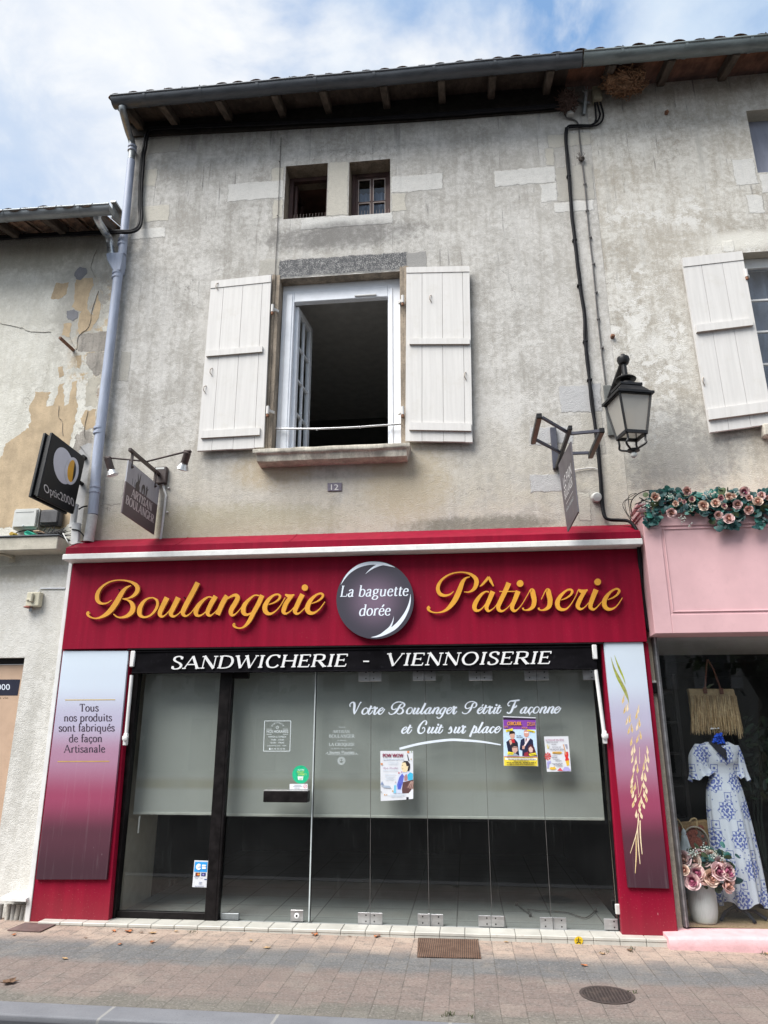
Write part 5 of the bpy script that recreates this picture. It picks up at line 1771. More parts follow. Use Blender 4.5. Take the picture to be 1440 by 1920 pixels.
SCP = {
    'P': [[(625, 148, 8), (575, 162, 22), (530, 215, 48), (490, 320, 64), (440, 430, 66), (380, 515, 54), (310, 578, 32), (230, 606, 16), (150, 603, 17), (100, 578, 28), (90, 550, 42), (108, 534, 38)],
          [(415, 332, 7), (370, 372, 18), (300, 388, 32), (240, 366, 46), (213, 310, 48), (226, 240, 40), (280, 170, 26), (370, 114, 18), (470, 90, 15), (560, 92, 18), (640, 118, 34), (700, 172, 52), (708, 232, 58), (680, 298, 44), (620, 340, 20), (550, 341, 8)]],
    '^': [[(752, 270, 10), (790, 240, 26), (866, 152, 36)], [(864, 148, 30), (892, 200, 34), (928, 268, 14)]],
    'a': [[(870, 345, 15), (830, 337, 18), (770, 377, 36), (708, 460, 54), (682, 530, 56), (698, 575, 44), (738, 580, 24), (790, 543, 14), (850, 460, 12), (890, 385, 16)],
          [(920, 335, 62), (880, 430, 58), (842, 518, 54), (840, 556, 46), (862, 585, 32), (900, 573, 15), (950, 530, 10), (1000, 450, 10)]],
    't': [[(1125, 225, 64), (1080, 330, 60), (1022, 450, 58), (990, 525, 54), (998, 572, 44), (1036, 588, 28), (1080, 568, 14), (1140, 510, 10), (1185, 430, 10)], [(1003, 335, 12), (1207, 335, 12)]],
    'i': [[(1245, 330, 64), (1207, 430, 58), (1170, 518, 54), (1170, 560, 46), (1197, 586, 32), (1240, 563, 15), (1300, 490, 10), (1388, 338, 11)], [('dot', 1270, 233, 43)]],
    's': [[(1385, 335, 8), (1423, 322, 56), (1440, 385, 64), (1452, 450, 60), (1440, 520, 54), (1398, 562, 34), (1345, 576, 15), (1312, 566, 18), (1307, 545, 26)]],
    's2': [[(1542, 438, 10), (1590, 335, 12)], [(1588, 335, 8), (1625, 322, 58), (1644, 390, 65), (1656, 450, 62), (1646, 520, 56), (1602, 562, 36), (1548, 576, 16), (1514, 566, 18), (1510, 545, 26)]],
    'e': [[(1798, 445, 8), (1863, 420, 18), (1922, 376, 26), (1940, 332, 32), (1908, 310, 24), (1853, 332, 26), (1785, 400, 46), (1750, 475, 58), (1760, 538, 54), (1803, 567, 40), (1863, 560, 22), (1923, 500, 12), (1983, 400, 10), (2018, 315, 10)]],
    'r': [[(2016, 312, 20), (2062, 336, 50), (2100, 334, 46), (2138, 312, 14)], [(2106, 328, 44), (2050, 420, 54), (2014, 503, 54), (2017, 540, 46), (2048, 562, 30), (2093, 543, 14), (2153, 480, 10)]],
    'i2': [[(2248, 312, 64), (2208, 410, 58), (2175, 508, 54), (2180, 546, 46), (2212, 566, 30), (2253, 543, 14), (2318, 470, 10)], [('dot', 2268, 213, 43)]],
    'e2': [[(2398, 440, 8), (2463, 416, 18), (2522, 372, 26), (2544, 326, 32), (2512, 302, 24), (2453, 326, 26), (2388, 392, 46), (2352, 470, 58), (2364, 533, 54), (2408, 564, 40), (2468, 554, 22), (2523, 510, 12), (2588, 415, 8)]],
}
YLET = YFA - 0.045
def script_word(strokes_lists, org, sc, Y, dep, m, sub=7):
    mb = MB().mat(m)
    mp = lambda u, v: P(u, v, Y)
    for strokes in strokes_lists:
        for st in strokes:
            if st[0][0] == 'dot':
                _, x, y, r = st[0]
                disc(mb, (org[0] + x / sc, org[1] + y / sc), r / sc, mp, dep, 28)
            else:
                ribbon(mb, spline([(org[0] + a / sc, org[1] + b / sc, w_ / sc) for a, b, w_ in st], sub), mp, dep)
    return mb


def face_split(o, front_mat, edge_mat):
    """front faces keep the paint, the sides of the cut-out letters take the edge colour"""
    me = o.data
    me.materials.clear()
    me.materials.append(front_mat)
    me.materials.append(edge_mat)
    for p in me.polygons:
        p.material_index = 0 if abs(p.normal.y) > 0.7 else 1


w1 = script_word([SCR[k] for k in 'Boulangerif'], (150, 1070), 5.76, YLET, (0, 0.028, 0), M_GOLD)
# stand-off pins tie the letters to the fascia
o1 = w1.build('sign_lettering', None)
face_split(o1, M_GOLD, M_GOLD_E)
tag(o1, 'golden script lettering reading Boulangerie on the red fascia, left of the round sign', 'lettering', 'golden script words on the fascia')
w2 = script_word(list(SCP.values()), (790, 1060), 6.857, YLET, (0, 0.028, 0), M_GOLD)
o2 = w2.build('sign_lettering', None)
face_split(o2, M_GOLD, M_GOLD_E)
tag(o2, 'golden script lettering reading Pâtisserie on the red fascia, right of the round sign', 'lettering', 'golden script words on the fascia')
for o, pts in ((o1, [(195, 1150), (222, 1105), (262, 1152), (322, 1140), (345, 1120), (372, 1150), (412, 1140), (470, 1140), (505, 1145), (545, 1145), (575, 1146)]), (o2, [(850, 1135), (892, 1100), (900, 1140), (945, 1135), (970, 1140), (1004, 1128), (1034, 1128), (1050, 1138), (1090, 1138), (1120, 1135), (1140, 1138)])):
    s_ = MB()
    for q in pts:
        c = P(*q, YLET + 0.02)
        s_.tube([c, (c.x, YFA + 0.004, c.z)], 0.006, 6)
    s_.build('stand_off', M_BLACK, o)

# normalised script font for the smaller window lettering
def norm(strokes, x0, base, xh):
    return [[(s[0], (s[1] - x0) / xh, (base - s[2]) / xh, s[3] / xh) if s[0] == 'dot' else ((s[0] - x0) / xh, (base - s[1]) / xh, s[2] / xh) for s in st] for st in strokes]


XH = 205.0
FS = {
    'B': (2.95, norm(SCR['B'], 80, 508, XH)), 'o': (1.08, norm(SCR['o'], 625, 505, XH)), 'u': (1.28, norm(SCR['u'], 845, 497, XH)),
    'l': (.72, norm(SCR['l'], 1092, 490, XH)), 'a': (1.25, norm(SCR['a'], 1232, 488, XH)), 'n': (1.25, norm(SCR['n'], 1470, 478, XH)),
    'g': (1.18, norm(SCR['g'], 1740, 473, XH)), 'e': (.98, norm(SCR['e'], 1980, 467, XH)), 'r': (.80, norm(SCR['r'], 2180, 465, XH)), 'i': (.62, norm(SCR['i'], 2305, 464, XH)),
    'P': (2.55, norm(SCP['P'], 75, 605, 262)), 't': (.82, norm(SCP['t'], 985, 588, 262)), 's': (.95, norm(SCP['s2'], 1510, 578, 262)),
}
FS['c'] = (.92, [[(.86, .80, .2), (.80, .95, .14), (.62, .98, .12), (.36, .75, .2), (.16, .38, .26), (.18, .12, .24), (.34, .0, .16), (.56, .08, .07), (.80, .36, .05)]])
FS['ç'] = (.92, FS['c'][1] + [[(.36, 0, .08), (.40, -.14, .12), (.30, -.34, .08)]])
FS['é'] = (.98, FS['e'][1] + [[(.78, 1.18, .05), (1.05, 1.5, .17)]])
FS['p'] = (1.12, [[(.62, 1.25, .2), (.1, .1, .26), (-.22, -.62, .26)], [(.34, .55, .05), (.62, .92, .12), (.86, .96, .2), (.90, .6, .25), (.70, .16, .2), (.46, 0, .1), (.30, .14, .06)], [(.72, .06, .06), (.95, .1, .05), (1.2, .4, .05)]])
FS['V'] = (2.1, [[(.15, 1.25, .12), (.10, 1.62, .12), (.45, 1.95, .14), (.82, 1.85, .26), (.86, 1.3, .3), (.80, .6, .28), (.86, 0, .08)], [(.84, .02, .06), (1.35, .9, .08), (1.75, 1.7, .1), (2.0, 2.0, .2)]])
FS['F'] = (2.3, [[(.6, 2.0, .1), (1.3, 2.05, .2), (2.2, 2.15, .18)], [(1.55, 2.0, .12), (1.2, 1.2, .28), (.8, .3, .28), (.4, .02, .16), (.05, .2, .2)], [(.9, .98, .16), (1.45, 1.0, .2), (1.75, 1.3, .16)], [(.62, 2.0, .1), (.25, 1.6, .14), (.3, 1.25, .1), (.6, 1.3, .06)]])
FS['C'] = (1.75, [[(1.45, 1.35, .2), (1.62, 1.75, .2), (1.45, 2.05, .12), (1.0, 1.85, .16), (.45, 1.2, .26), (.2, .5, .3), (.35, .06, .24), (.8, .0, .14), (1.25, .35, .08), (1.3, .8, .1), (1.05, .95, .12), (.9, .7, .1)]])
FS['r'] = (.84, [[(.12, .92, .16), (.3, 1.12, .28), (.5, .98, .2), (.82, 1.04, .24)], [(.42, .95, .26), (.2, .2, .28), (.26, .02, .22), (.48, .05, .12), (.8, .42, .06)]])
FS[' '] = (.85, [])


def script_text(mb, s, p0, p1, xh, Y, dep=(0, 0.0008, 0), fat=1.25, slant=0.0):
    adv = sum(FS[c][0] for c in s)
    dx, dy = p1[0] - p0[0], p1[1] - p0[1]
    k = hypot(dx, dy) / adv
    ux, uy = dx / hypot(dx, dy), dy / hypot(dx, dy)
    mp = lambda u, v: P(p0[0] + ux * (u + slant * v), p0[1] + uy * (u + slant * v) - v, Y)
    x = 0
    for c in s:
        a, strokes = FS[c]
        for st in strokes:
            if st[0][0] == 'dot':
                _, dx_, dy_, r = st[0]
                disc(mb, ((x + dx_) * k, dy_ * xh), r * xh * 1.1, mp, dep, 12)
                continue
            ribbon(mb, spline([((x + q[0]) * k, q[1] * xh, max(q[2] * fat, 0.15) * xh) for q in st], 5), mp, dep)
        x += a


YD = YGL - 0.0012
mb = MB().mat(M_LETB)
script_text(mb, 'Votre Boulanger Pétrit Façonne', (655, 1339.5), (1050, 1337), 11.5, YD)
script_text(mb, 'et Cuit sur place', (753, 1375), (938, 1374), 11.5, YD)
sw = [(749, 1404, 4.2), (790, 1394, 4.4), (840, 1387.5, 4.6), (870, 1388, 4.5), (905, 1391, 3.6), (939, 1396.5, 2.2)]
ribbon(mb, spline(sw, 8), lambda u, v: P(u, v, YD), (0, 0.0008, 0))
tag(mb.build('window_lettering', None), 'white script slogan with an underline swoosh on the bakery glass above the posters', 'lettering')

# valance words
mb = MB().mat(M_LETW)
mp, L = line_map((319, 1254.5), (654, 1249.5), 24, YV - 0.014, 0.24)
serif_text(mb, 'SANDWICHERIE', mp, L - 4, 23.5, 0.20, 0.085, (0, 0.002, 0), 0.03)
mp, L = line_map((681, 1240), (692, 1240), 24, YV - 0.014)
ribbon(mb, [(0, 0, 2.4), (L, 0, 2.4)], mp, (0, 0.002, 0))
mp, L = line_map((722, 1248.5), (1036, 1244.5), 24, YV - 0.014, 0.24)
serif_text(mb, 'VIENNOISERIE', mp, L - 4, 23.5, 0.20, 0.085, (0, 0.002, 0), 0.03)
mb.build('valance_lettering', None, aw)

# left sign board text
M_INK = simple('dark_plum_ink', (0.045, 0.03, 0.05), 0.5, var=0.1)
M_GLINE = simple('gold_line', (0.52, 0.36, 0.06), 0.4, var=0.1)
mb = MB().mat(M_INK)
YT = YS - 0.0006
for s, xa_, xb_, yb in (('Tous', 149, 185, 1334), ('nos produits', 119.5, 210, 1352.5), ('sont fabriqués', 110, 215, 1371.5), ('de façon', 129, 192, 1391.5), ('Artisanale', 120, 197, 1411)):
    mp, L = line_map((xa_, yb), (xb_, yb - 0.5), 15, YT)
    serif_text(mb, s, mp, L, 14.2, 0.155, 0.08, (0, 0.0004, 0), 0.03)
mb.mat(M_GLINE)
for q in (((122, 1312.5), (216, 1312)), ((108, 1428), (205, 1427.5))):
    ribbon(mb, [(*q[0], 1.4), (*q[1], 1.4)], lambda u, v: P(u, v, YT), (0, 0.0004, 0))
mb.build('wording', None, lso)

# round sign
t = NT('plum_disc_print')
sp = t.sep()
c0 = P(703, 1125, YFA - 0.05)
d = t.math('POWER', t.add(t.math('POWER', t.math('ABSOLUTE', t.sub(sp[0], c0.x)), 2), t.math('POWER', t.math('ABSOLUTE', t.sub(sp[2], c0.z)), 2)), 0.5)
c = t.mix(t.ss(d, 0.02, 0.34, 1, 0), (0.050, 0.046, 0.062), (0.165, 0.115, 0.165))
M_DISC = t.done(c, 0.3, 0, None, 0.45)
M_DISC_E = simple('disc_edge', (0.10, 0.10, 0.11), 0.4)
mb = MB().mat(M_DISC)
YR = YFA - 0.055
disc(mb, (703.2, 1125), 72.6, lambda u, v: P(u, v, YR), (0, 0.02, 0), 72, 73)
rd = mb.build('round_sign', None)
face_split(rd, M_DISC, M_DISC_E)
tag(rd, 'round plum coloured sign reading La baguette dorée in the middle of the red fascia', 'sign')
mb = MB().mat(M_LETB)
YRT = YR - 0.0012
g3 = lambda x, y: (620 + x / 8, 1040 + y / 8)
mp3 = lambda u, v: P(u, v, YRT)
def sws(pts):
    ribbon(mb, spline([(*g3(a, b), w_ / 8) for a, b, w_ in pts], 8), mp3, (0, 0.0008, 0))
sws([(152, 452, 2), (215, 345, 22), (300, 250, 34), (420, 172, 46), (560, 132, 50), (700, 128, 44), (830, 148, 34), (965, 190, 3)])
sws([(522, 290, 2), (590, 228, 18), (680, 172, 34), (780, 142, 36), (860, 150, 20)])
sws([(1198, 592, 2), (1190, 700, 22), (1150, 830, 40), (1070, 970, 56), (960, 1090, 62), (820, 1175, 52), (710, 1222, 28), (608, 1240, 3)])
sws([(948, 925, 2), (928, 1010, 16), (890, 1090, 30), (830, 1150, 40), (760, 1198, 30)])
for s, xa_, xb_, yb, cap in (('La baguette', 136, 1160, 632, 165), ('dorée', 418, 890, 915, 165)):
    pa, pb = g3(xa_, yb), g3(xb_, yb - (18 if xb_ > 1000 else 6))
    mp, L = line_map(pa, pb, cap / 8, YRT, 0.17)
    serif_text(mb, s, mp, L, cap / 8 * (1.0), 0.135, 0.06, (0, 0.0008, 0), 0.03)
mb.build('wording', None, rd)


# built-in type for small printed matter
def type_mesh(s, bold=False):
    cu = bpy.data.curves.new('type', 'FONT')
    cu.body = s
    cu.size = 1.0
    cu.resolution_u = 3
    o = bpy.data.objects.new('type', cu)
    COL.objects.link(o)
    bpy.context.view_layer.update()
    dg = bpy.context.evaluated_depsgraph_get()
    me = bpy.data.meshes.new_from_object(o.evaluated_get(dg))
    vs = [v.co.copy() for v in me.vertices]
    fs = [tuple(p.vertices) for p in me.polygons]
    bpy.data.objects.remove(o)
    bpy.data.meshes.remove(me)
    bpy.data.curves.remove(cu)
    return vs, fs


def small_type(mb, s, mp, x0, x1, y, h, squeeze=True):
    """sans text between x0 and x1 with cap height h in mapping units"""
    vs, fs = type_mesh(s)
    if not vs:
        return
    a, b = min(v.x for v in vs), max(v.x for v in vs)
    k = (x1 - x0) / (b - a)
    i = len(mb.v)
    for v in vs:
        mb.v.append(mp(x0 + (v.x - a) * k, y + v.y * h / 0.70))
    for f in fs:
        mb.f.append(tuple(i + q for q in f))
        mb.mi.append(mb.cur)


def greek(mb, mp, x0, x1, y, h, seed=0, solid=0.75):
    """illegible lines of very small print: broken word bars"""
    rnd = random.Random(seed)
    x = x0
    while x < x1 - 0.5:
        wd = min(rnd.uniform(2.5, 8), x1 - x)
        ribbon(mb, [(x, y, h), (x + wd, y, h)], mp, (0, 0.0003, 0))
        x += wd + h * solid

# ------------------------------------------------------------------ printed matter on the glass
M_PAPER = simple('white_paper', (0.64, 0.66, 0.70), 0.6, var=0.03)
PRN = {}
def pm(col):
    if col not in PRN:
        PRN[col] = simple('print_%s' % ('_'.join(str(int(c * 99)) for c in col)), col, 0.5, var=0.08, scale=40)
    return PRN[col]


def flat(mb, pts, Y, m):
    mb.mat(m).poly([P(x, y, Y) for x, y in pts])


YPO = YGL - 0.003
def poster(quad, label, group, name='poster', curl=0.0):
    mb = MB().mat(M_PAPER)
    tl, tr, br, bl = [P(*q, YPO) for q in quad]
    def f(u, v):
        p = (tl * (1 - u) + tr * u) * (1 - v) + (bl * (1 - u) + br * u) * v
        lift = curl * max(0, u - 0.6) ** 2 * max(0, v - 0.7) * 8
        return (p.x - lift * 0.3, p.y - lift, p.z + lift * 0.6)
    mb.grid(f, 12, 12)
    mb.grid(lambda u, v: Vector(f(u, v)) + Vector((0, 0.0009, 0)), 12, 12)
    o = mb.build(name, None)
    return tag(o, label, 'poster' if name == 'poster' else 'sticker', group)


# poster 1 (crop: x = 700 + a/14.4, y = 1395 + b/14.4)
po = poster([(713, 1408), (774.5, 1408), (775.3, 1498.5), (713.8, 1502)], 'white poster headed POW WOW with a drawn figure in blue, lowest on the glass', 'posters taped to the bakery glass', curl=0.02)
m = MB()
q1 = lambda l: [(700 + a / 14.4, 1395 + b / 14.4) for a, b in l]
Yp = YPO - 0.0014
k = [0]
def fl_(l, col):
    k[0] += 1
    flat(m, q1(l), Yp - 0.00012 * k[0], pm(col))
fl_([(760, 740), (960, 740), (1060, 800), (1070, 960), (1075, 1000), (960, 1330), (540, 1335), (640, 1000), (680, 840)], (0.55, 0.60, 0.75))
fl_([(655, 1230), (640, 1100), (700, 900), (780, 790), (830, 870), (800, 1040), (740, 1230)], (0.10, 0.13, 0.50))
fl_([(700, 1060), (750, 1070), (730, 1190), (680, 1200)], (0.06, 0.10, 0.55))
fl_([(830, 880), (890, 800), (930, 900), (920, 990), (840, 1000)], (0.38, 0.20, 0.20))
fl_([(920, 830), (990, 760), (1070, 800), (1065, 960), (990, 990), (930, 970)], (0.05, 0.42, 0.65))
fl_([(770, 1220), (800, 1030), (960, 990), (1076, 960), (1078, 1180), (1010, 1330), (780, 1330)], (0.10, 0.05, 0.05))
fl_([(990, 1330), (1078, 1170), (1082, 1300), (1030, 1340)], (0.60, 0.26, 0.06))
for a in range(7):
    fl_([(900 + a * 26, 1180 + a * 8), (912 + a * 26, 1180 + a * 8), (1020 + a * 12, 1010), (1008 + a * 12, 1005)], (0.55, 0.38, 0.34) if a % 2 else (0.30, 0.16, 0.13))
fl_([(560, 1110), (620, 1110), (610, 1330), (550, 1330)], (0.20, 0.52, 0.70))
fl_([(775, 500), (880, 480), (940, 600), (950, 680), (900, 760), (800, 760), (770, 690), (752, 640), (765, 560)], (0.72, 0.60, 0.38))
fl_([(780, 500), (840, 455), (930, 460), (990, 540), (990, 640), (965, 730), (920, 720), (935, 640), (960, 590), (900, 600), (870, 500)], (0.03, 0.022, 0.025))
fl_([(905, 275), (930, 290), (975, 460), (940, 450)], (0.08, 0.08, 0.10))
fl_([(780, 660), (806, 664), (800, 676), (780, 672)], (0.3, 0.08, 0.08))
fl_([(768, 575), (800, 570), (800, 582), (770, 586)], (0.03, 0.02, 0.02))
for (cx, cy, r, c) in ((940, 215, 42, (.62, .22, .08)), (1030, 210, 22, (.2, .3, .15)), (225, 540, 40, (.6, .25, .1)), (1020, 410, 22, (.5, .3, .1)), (690, 780, 26, (.5, .05, .08)), (760, 755, 18, (.5, .05, .08)), (520, 1270, 26, (.6, .35, .1)), (305, 1370, 24, (.6, .3, .08)), (360, 1372, 22, (.45, .25, .1)), (1015, 1050, 14, (.4, .3, .2)), (210, 1295, 26, (.3, .3, .3)), (600, 1030, 20, (.4, .3, .35))):
    fl_([(cx + r * cos(a * pi / 4) * (1 if a % 2 else .6), cy + r * sin(a * pi / 4) * (1 if a % 2 else .6)) for a in range(8)], c)
fl_([(190, 1100), (235, 1000), (280, 1100)], (0.22, 0.28, 0.42))
fl_([(195, 1130), (300, 1120), (440, 1130), (480, 1190), (300, 1180)], (0.35, 0.42, 0.52))
fl_([(890, 1435), (950, 1430), (950, 1500), (892, 1505)], (0.02, 0.02, 0.03))
mpq = lambda u, v: P(700 + u / 14.4, 1395 - v / 14.4, Yp - 0.004)
m.mat(pm((0.22, 0.02, 0.06)))
for i_ in range(3):
    small_type(m, 'POW WOW', lambda u, v: mpq(u + i_ * 5, v) - Vector((0, i_ * .0002, 0)), 254, 800, -358, 98)
m.mat(pm((0.30, 0.12, 0.25)))
small_type(m, '18 et 19 juillet', mpq, 272, 665, -670, 46)
m.mat(pm((0.45, 0.55, 0.66)))
greek(m, lambda u, v: mpq(260 + u * 14, v), 0, 40, -415, 16, 3, 0.05)
for yy, xa_, xb_ in ((-492, 400, 680), (-540, 400, 665), (-718, 260, 670), (-825, 310, 600), (-882, 310, 590), (-915, 345, 545), (-955, 310, 600), (-1360, 450, 880), (-1388, 400, 860), (-1418, 470, 800)):
    greek(m, lambda u, v: mpq(u * 10, v), xa_ / 10, xb_ / 10, yy, 7, int(xa_ - yy), 0.08)
m.build('print', None, po)

# poster 2 (crop: x = 935 + a/9.93, y = 1335 + b/9.93)
po = poster([(943, 1342.5), (1004.5, 1345), (1009, 1437), (944.5, 1435.5)], 'purple and yellow comedy poster with four people, middle of the three on the glass', 'posters taped to the bakery glass')
m = MB()
q2 = lambda l: [(935 + a / 9.93, 1335 + b / 9.93) for a, b in l]
k[0] = 0
def f2(l, col):
    k[0] += 1
    flat(m, q2(l), Yp - 0.00012 * k[0], pm(col))
f2([(85, 100), (690, 120), (692, 330), (88, 320)], (0.22, 0.055, 0.36))
f2([(82, 95), (690, 118), (690, 150), (84, 145)], (0.025, 0.012, 0.035))
f2([(88, 318), (694, 328), (718, 830), (100, 822)], (0.52, 0.68, 0.85))
f2([(98, 822), (722, 832), (725, 1006), (102, 1000)], (0.78, 0.62, 0.05))
f2([(118, 852), (708, 862), (710, 898), (120, 890)], (0.80, 0.80, 0.76))
f2([(98, 822), (722, 832), (722, 848), (99, 840)], (0.62, 0.22, 0.20))
f2([(140, 560), (215, 500), (300, 500), (355, 570), (385, 820), (190, 820)], (0.013, 0.014, 0.04))
f2([(225, 510), (290, 500), (305, 580), (245, 570)], (0.50, 0.02, 0.03))
f2([(205, 400), (300, 400), (300, 470), (270, 510), (235, 505), (208, 460)], (0.58, 0.34, 0.26))
f2([(195, 430), (200, 365), (250, 345), (300, 370), (305, 430), (290, 400), (215, 410)], (0.015, 0.012, 0.014))
f2([(190, 530), (230, 510), (250, 580), (220, 620)], (0.6, 0.36, 0.28))
f2([(390, 700), (410, 520), (480, 480), (570, 480), (635, 520), (660, 740), (560, 820), (440, 820), (440, 720)], (0.012, 0.015, 0.05))
f2([(480, 480), (560, 475), (520, 600), (490, 590)], (0.72, 0.72, 0.76))
f2([(500, 490), (525, 490), (520, 600), (500, 600)], (0.22, 0.015, 0.04))
f2([(540, 490), (590, 485), (490, 640), (460, 640)], (0.75, 0.65, 0.68))
f2([(440, 630), (490, 630), (480, 690), (440, 690)], (0.6, 0.33, 0.27))
f2([(468, 360), (490, 330), (545, 335), (565, 380), (560, 440), (530, 470), (490, 465), (470, 430)], (0.60, 0.30, 0.24))
f2([(480, 372), (555, 372), (552, 392), (482, 392)], (0.8, 0.75, 0.7))
f2([(240, 640), (350, 640), (355, 720), (310, 770), (260, 740)], (0.60, 0.38, 0.31))
f2([(235, 690), (230, 610), (280, 570), (340, 590), (350, 650), (300, 640), (260, 650)], (0.02, 0.016, 0.02))
f2([(255, 655), (345, 655), (345, 665), (255, 665)], (0.03, 0.02, 0.02))
f2([(150, 820), (260, 760), (320, 775), (390, 820)], (0.30, 0.36, 0.42))
f2([(530, 820), (545, 640), (600, 595), (660, 650), (715, 820)], (0.075, 0.018, 0.025))
f2([(560, 670), (600, 640), (640, 690), (630, 750), (580, 755), (560, 710)], (0.68, 0.46, 0.40))
f2([(470, 820), (480, 760), (540, 740), (560, 820)], (0.28, 0.02, 0.04))
for l in ([(130, 335), (262, 300), (262, 345), (135, 375)], [(530, 318), (675, 355), (668, 392), (535, 350)], [(170, 735), (285, 755), (265, 800), (160, 790)], [(560, 780), (690, 755), (705, 800), (580, 825)]):
    f2(l, (0.80, 0.66, 0.03))
mpq = lambda u, v: P(935 + u / 9.93, 1335 - v / 9.93, Yp - 0.0065)
for col, dx, dy in (((0.03, 0.005, 0.04), 5, -8), ((0.80, 0.33, 0.06), 0, 0)):
    m.mat(pm(col))
    mq = lambda u, v, dx=dx, dy=dy: mpq(u + dx, v + dy) - Vector((0, 0.0004 if dx == 0 else 0, 0))
    for i_ in range(2):
        small_type(m, 'CERCUEIL', lambda u, v: mq(u + i_ * 6, v) - Vector((0, i_ * .0001, 0)), 160, 426, -245, 66)
    small_type(m, 'UN', mq, 105, 170, -292, 36)
    small_type(m, 'POUR', mq, 432, 535, -312, 34)
    small_type(m, 'DEUX', mq, 535, 680, -255, 70)
m.mat(pm((0.05, 0.04, 0.03)))
for yy, xa_, xb_, h in ((-842, 150, 640, 9), (-880, 180, 690, 9), (-912, 280, 560, 11), (-940, 150, 430, 11), (-942, 450, 690, 14), (-965, 200, 640, 9), (-982, 150, 680, 9), (-345, 150, 240, 6), (-360, 560, 650, 6), (-775, 190, 260, 6), (-790, 590, 680, 6), (-440, 330, 420, 8), (-470, 330, 455, 8)):
    greek(m, lambda u, v: mpq(u * 8, v), xa_ / 8, xb_ / 8, yy, h, int(xa_ - yy), 0.1)
m.build('print', None, po)

# poster 3
po = poster([(1020, 1381), (1065.5, 1380.5), (1071, 1446.5), (1025.5, 1447)], 'small white music festival poster with a red guitar, rightmost of the three on the glass', 'posters taped to the bakery glass')
m = MB()
k[0] = 0
f2([(1225, 740), (1290, 740), (1300, 800), (1290, 840), (1310, 880), (1305, 910), (1235, 905), (1245, 860), (1225, 800)], (0.62, 0.03, 0.03))
f2([(1195, 605), (1215, 600), (1262, 790), (1245, 800)], (0.60, 0.33, 0.16))
f2([(1245, 910), (1310, 900), (1315, 990), (1270, 1005)], (0.72, 0.45, 0.04))
f2([(1225, 600), (1275, 600), (1285, 690), (1265, 690)], (0.30, 0.30, 0.38))
for a in range(8):
    th = a * pi / 4
    f2([(915, 825), (915 + 62 * cos(th - .25), 825 + 75 * sin(th - .25)), (915 + 62 * cos(th + .25), 825 + 75 * sin(th + .25))], (0.60, 0.04, 0.03))
f2([(900, 920), (970, 910), (975, 950), (940, 960), (930, 1040), (905, 1050)], (0.36, 0.34, 0.62))
f2([(1190, 1080), (1230, 1020), (1300, 1030), (1340, 1080), (1335, 1095), (1200, 1100)], (0.40, 0.36, 0.66))
f2([(945, 1060), (970, 1020), (1010, 1030), (1040, 1010), (1075, 1060), (1010, 1080)], (0.72, 0.45, 0.05))
f2([(1090, 1090), (1145, 1035), (1200, 1100)], (0.62, 0.08, 0.10))
f2([(1000, 740), (1150, 735), (1185, 755), (1150, 782), (1000, 775)], (0.70, 0.40, 0.06))
f2([(895, 600), (910, 605), (920, 660), (945, 610), (935, 680), (905, 680)], (0.7, 0.6, 0.25))
mpq = lambda u, v: P(935 + u / 9.93, 1335 - v / 9.93, Yp - 0.004)
m.mat(pm((0.32, 0.05, 0.16)))
small_type(m, 'LE FLEUVE EN FÊTE', mpq, 875, 1212, -540, 36)
m.mat(pm((0.12, 0.10, 0.14)))
small_type(m, 'FESTIVAL DE', mpq, 995, 1155, -665, 24)
small_type(m, 'MUSIQUE 2024', mpq, 955, 1210, -712, 32)
for yy, xa_, xb_ in ((-560, 890, 1110), (-598, 980, 1070), (-760, 1015, 1150), (-815, 1000, 1090), (-845, 985, 1090), (-880, 1020, 1130), (-908, 1060, 1170), (-958, 995, 1190), (-980, 1020, 1170), (-1005, 1075, 1200)):
    greek(m, lambda u, v: mpq(u * 8, v), xa_ / 8, xb_ / 8, yy, 7, int(xa_ - yy), 0.1)
m.build('print', None, po)

# bank card sticker low on the side light (crop x=340+a/5.143, y=1590+b/5.142)
q7 = lambda l: [(340 + a / 5.143, 1590 + b / 5.142) for a, b in l]
st = poster(q7([(127, 118), (268, 123), (249, 381), (105, 376)]), 'white and blue card payment sticker low on the side window beside the black post', None, 'sticker')
m = MB()
k[0] = 0
def f7(l, col):
    k[0] += 1
    flat(m, q7(l), Yp - 0.00012 * k[0], pm(col))
f7([(133, 132), (253, 136), (246, 232), (122, 229)], (0.02, 0.30, 0.72))
f7([(137, 237), (182, 238), (178, 272), (134, 270)], (0.10, 0.03, 0.02))
f7([(192, 238), (236, 240), (232, 273), (189, 272)], (0.04, 0.05, 0.16))
f7([(148 + 0, 254), (158, 243), (168, 254), (158, 266)], (0.75, 0.12, 0.03))
f7([(160, 254), (170, 243), (180, 254), (170, 266)], (0.75, 0.38, 0.05))
f7([(203, 256), (212, 246), (222, 256), (212, 267)], (0.30, 0.25, 0.6))
mpc = lambda u, v: P(340 + u / 5.143, 1590 - v / 5.142, Yp - 0.003)
m.mat(pm((0.80, 0.84, 0.90)))
ribbon(m, spline([(184, -170, 15), (170, -160, 20), (155, -172, 22), (153, -190, 22), (166, -202, 20), (184, -194, 15)], 5), mpc, (0, 0.0003, 0))
ribbon(m, [(152, -181, 10), (186, -181, 6)], mpc, (0, 0.0003, 0))
for yy in (-170, -193):
    ribbon(m, [(199, yy, 18), (232, yy, 18)], mpc, (0, 0.0003, 0))
    disc(m, (230, yy), 9, mpc, (0, 0.0003, 0), 12)
m.mat(pm((0.10, 0.12, 0.25)))
small_type(m, 'VISA', mpc, 130, 160, -294, 9)
small_type(m, 'VISA', mpc, 176, 206, -294, 9)
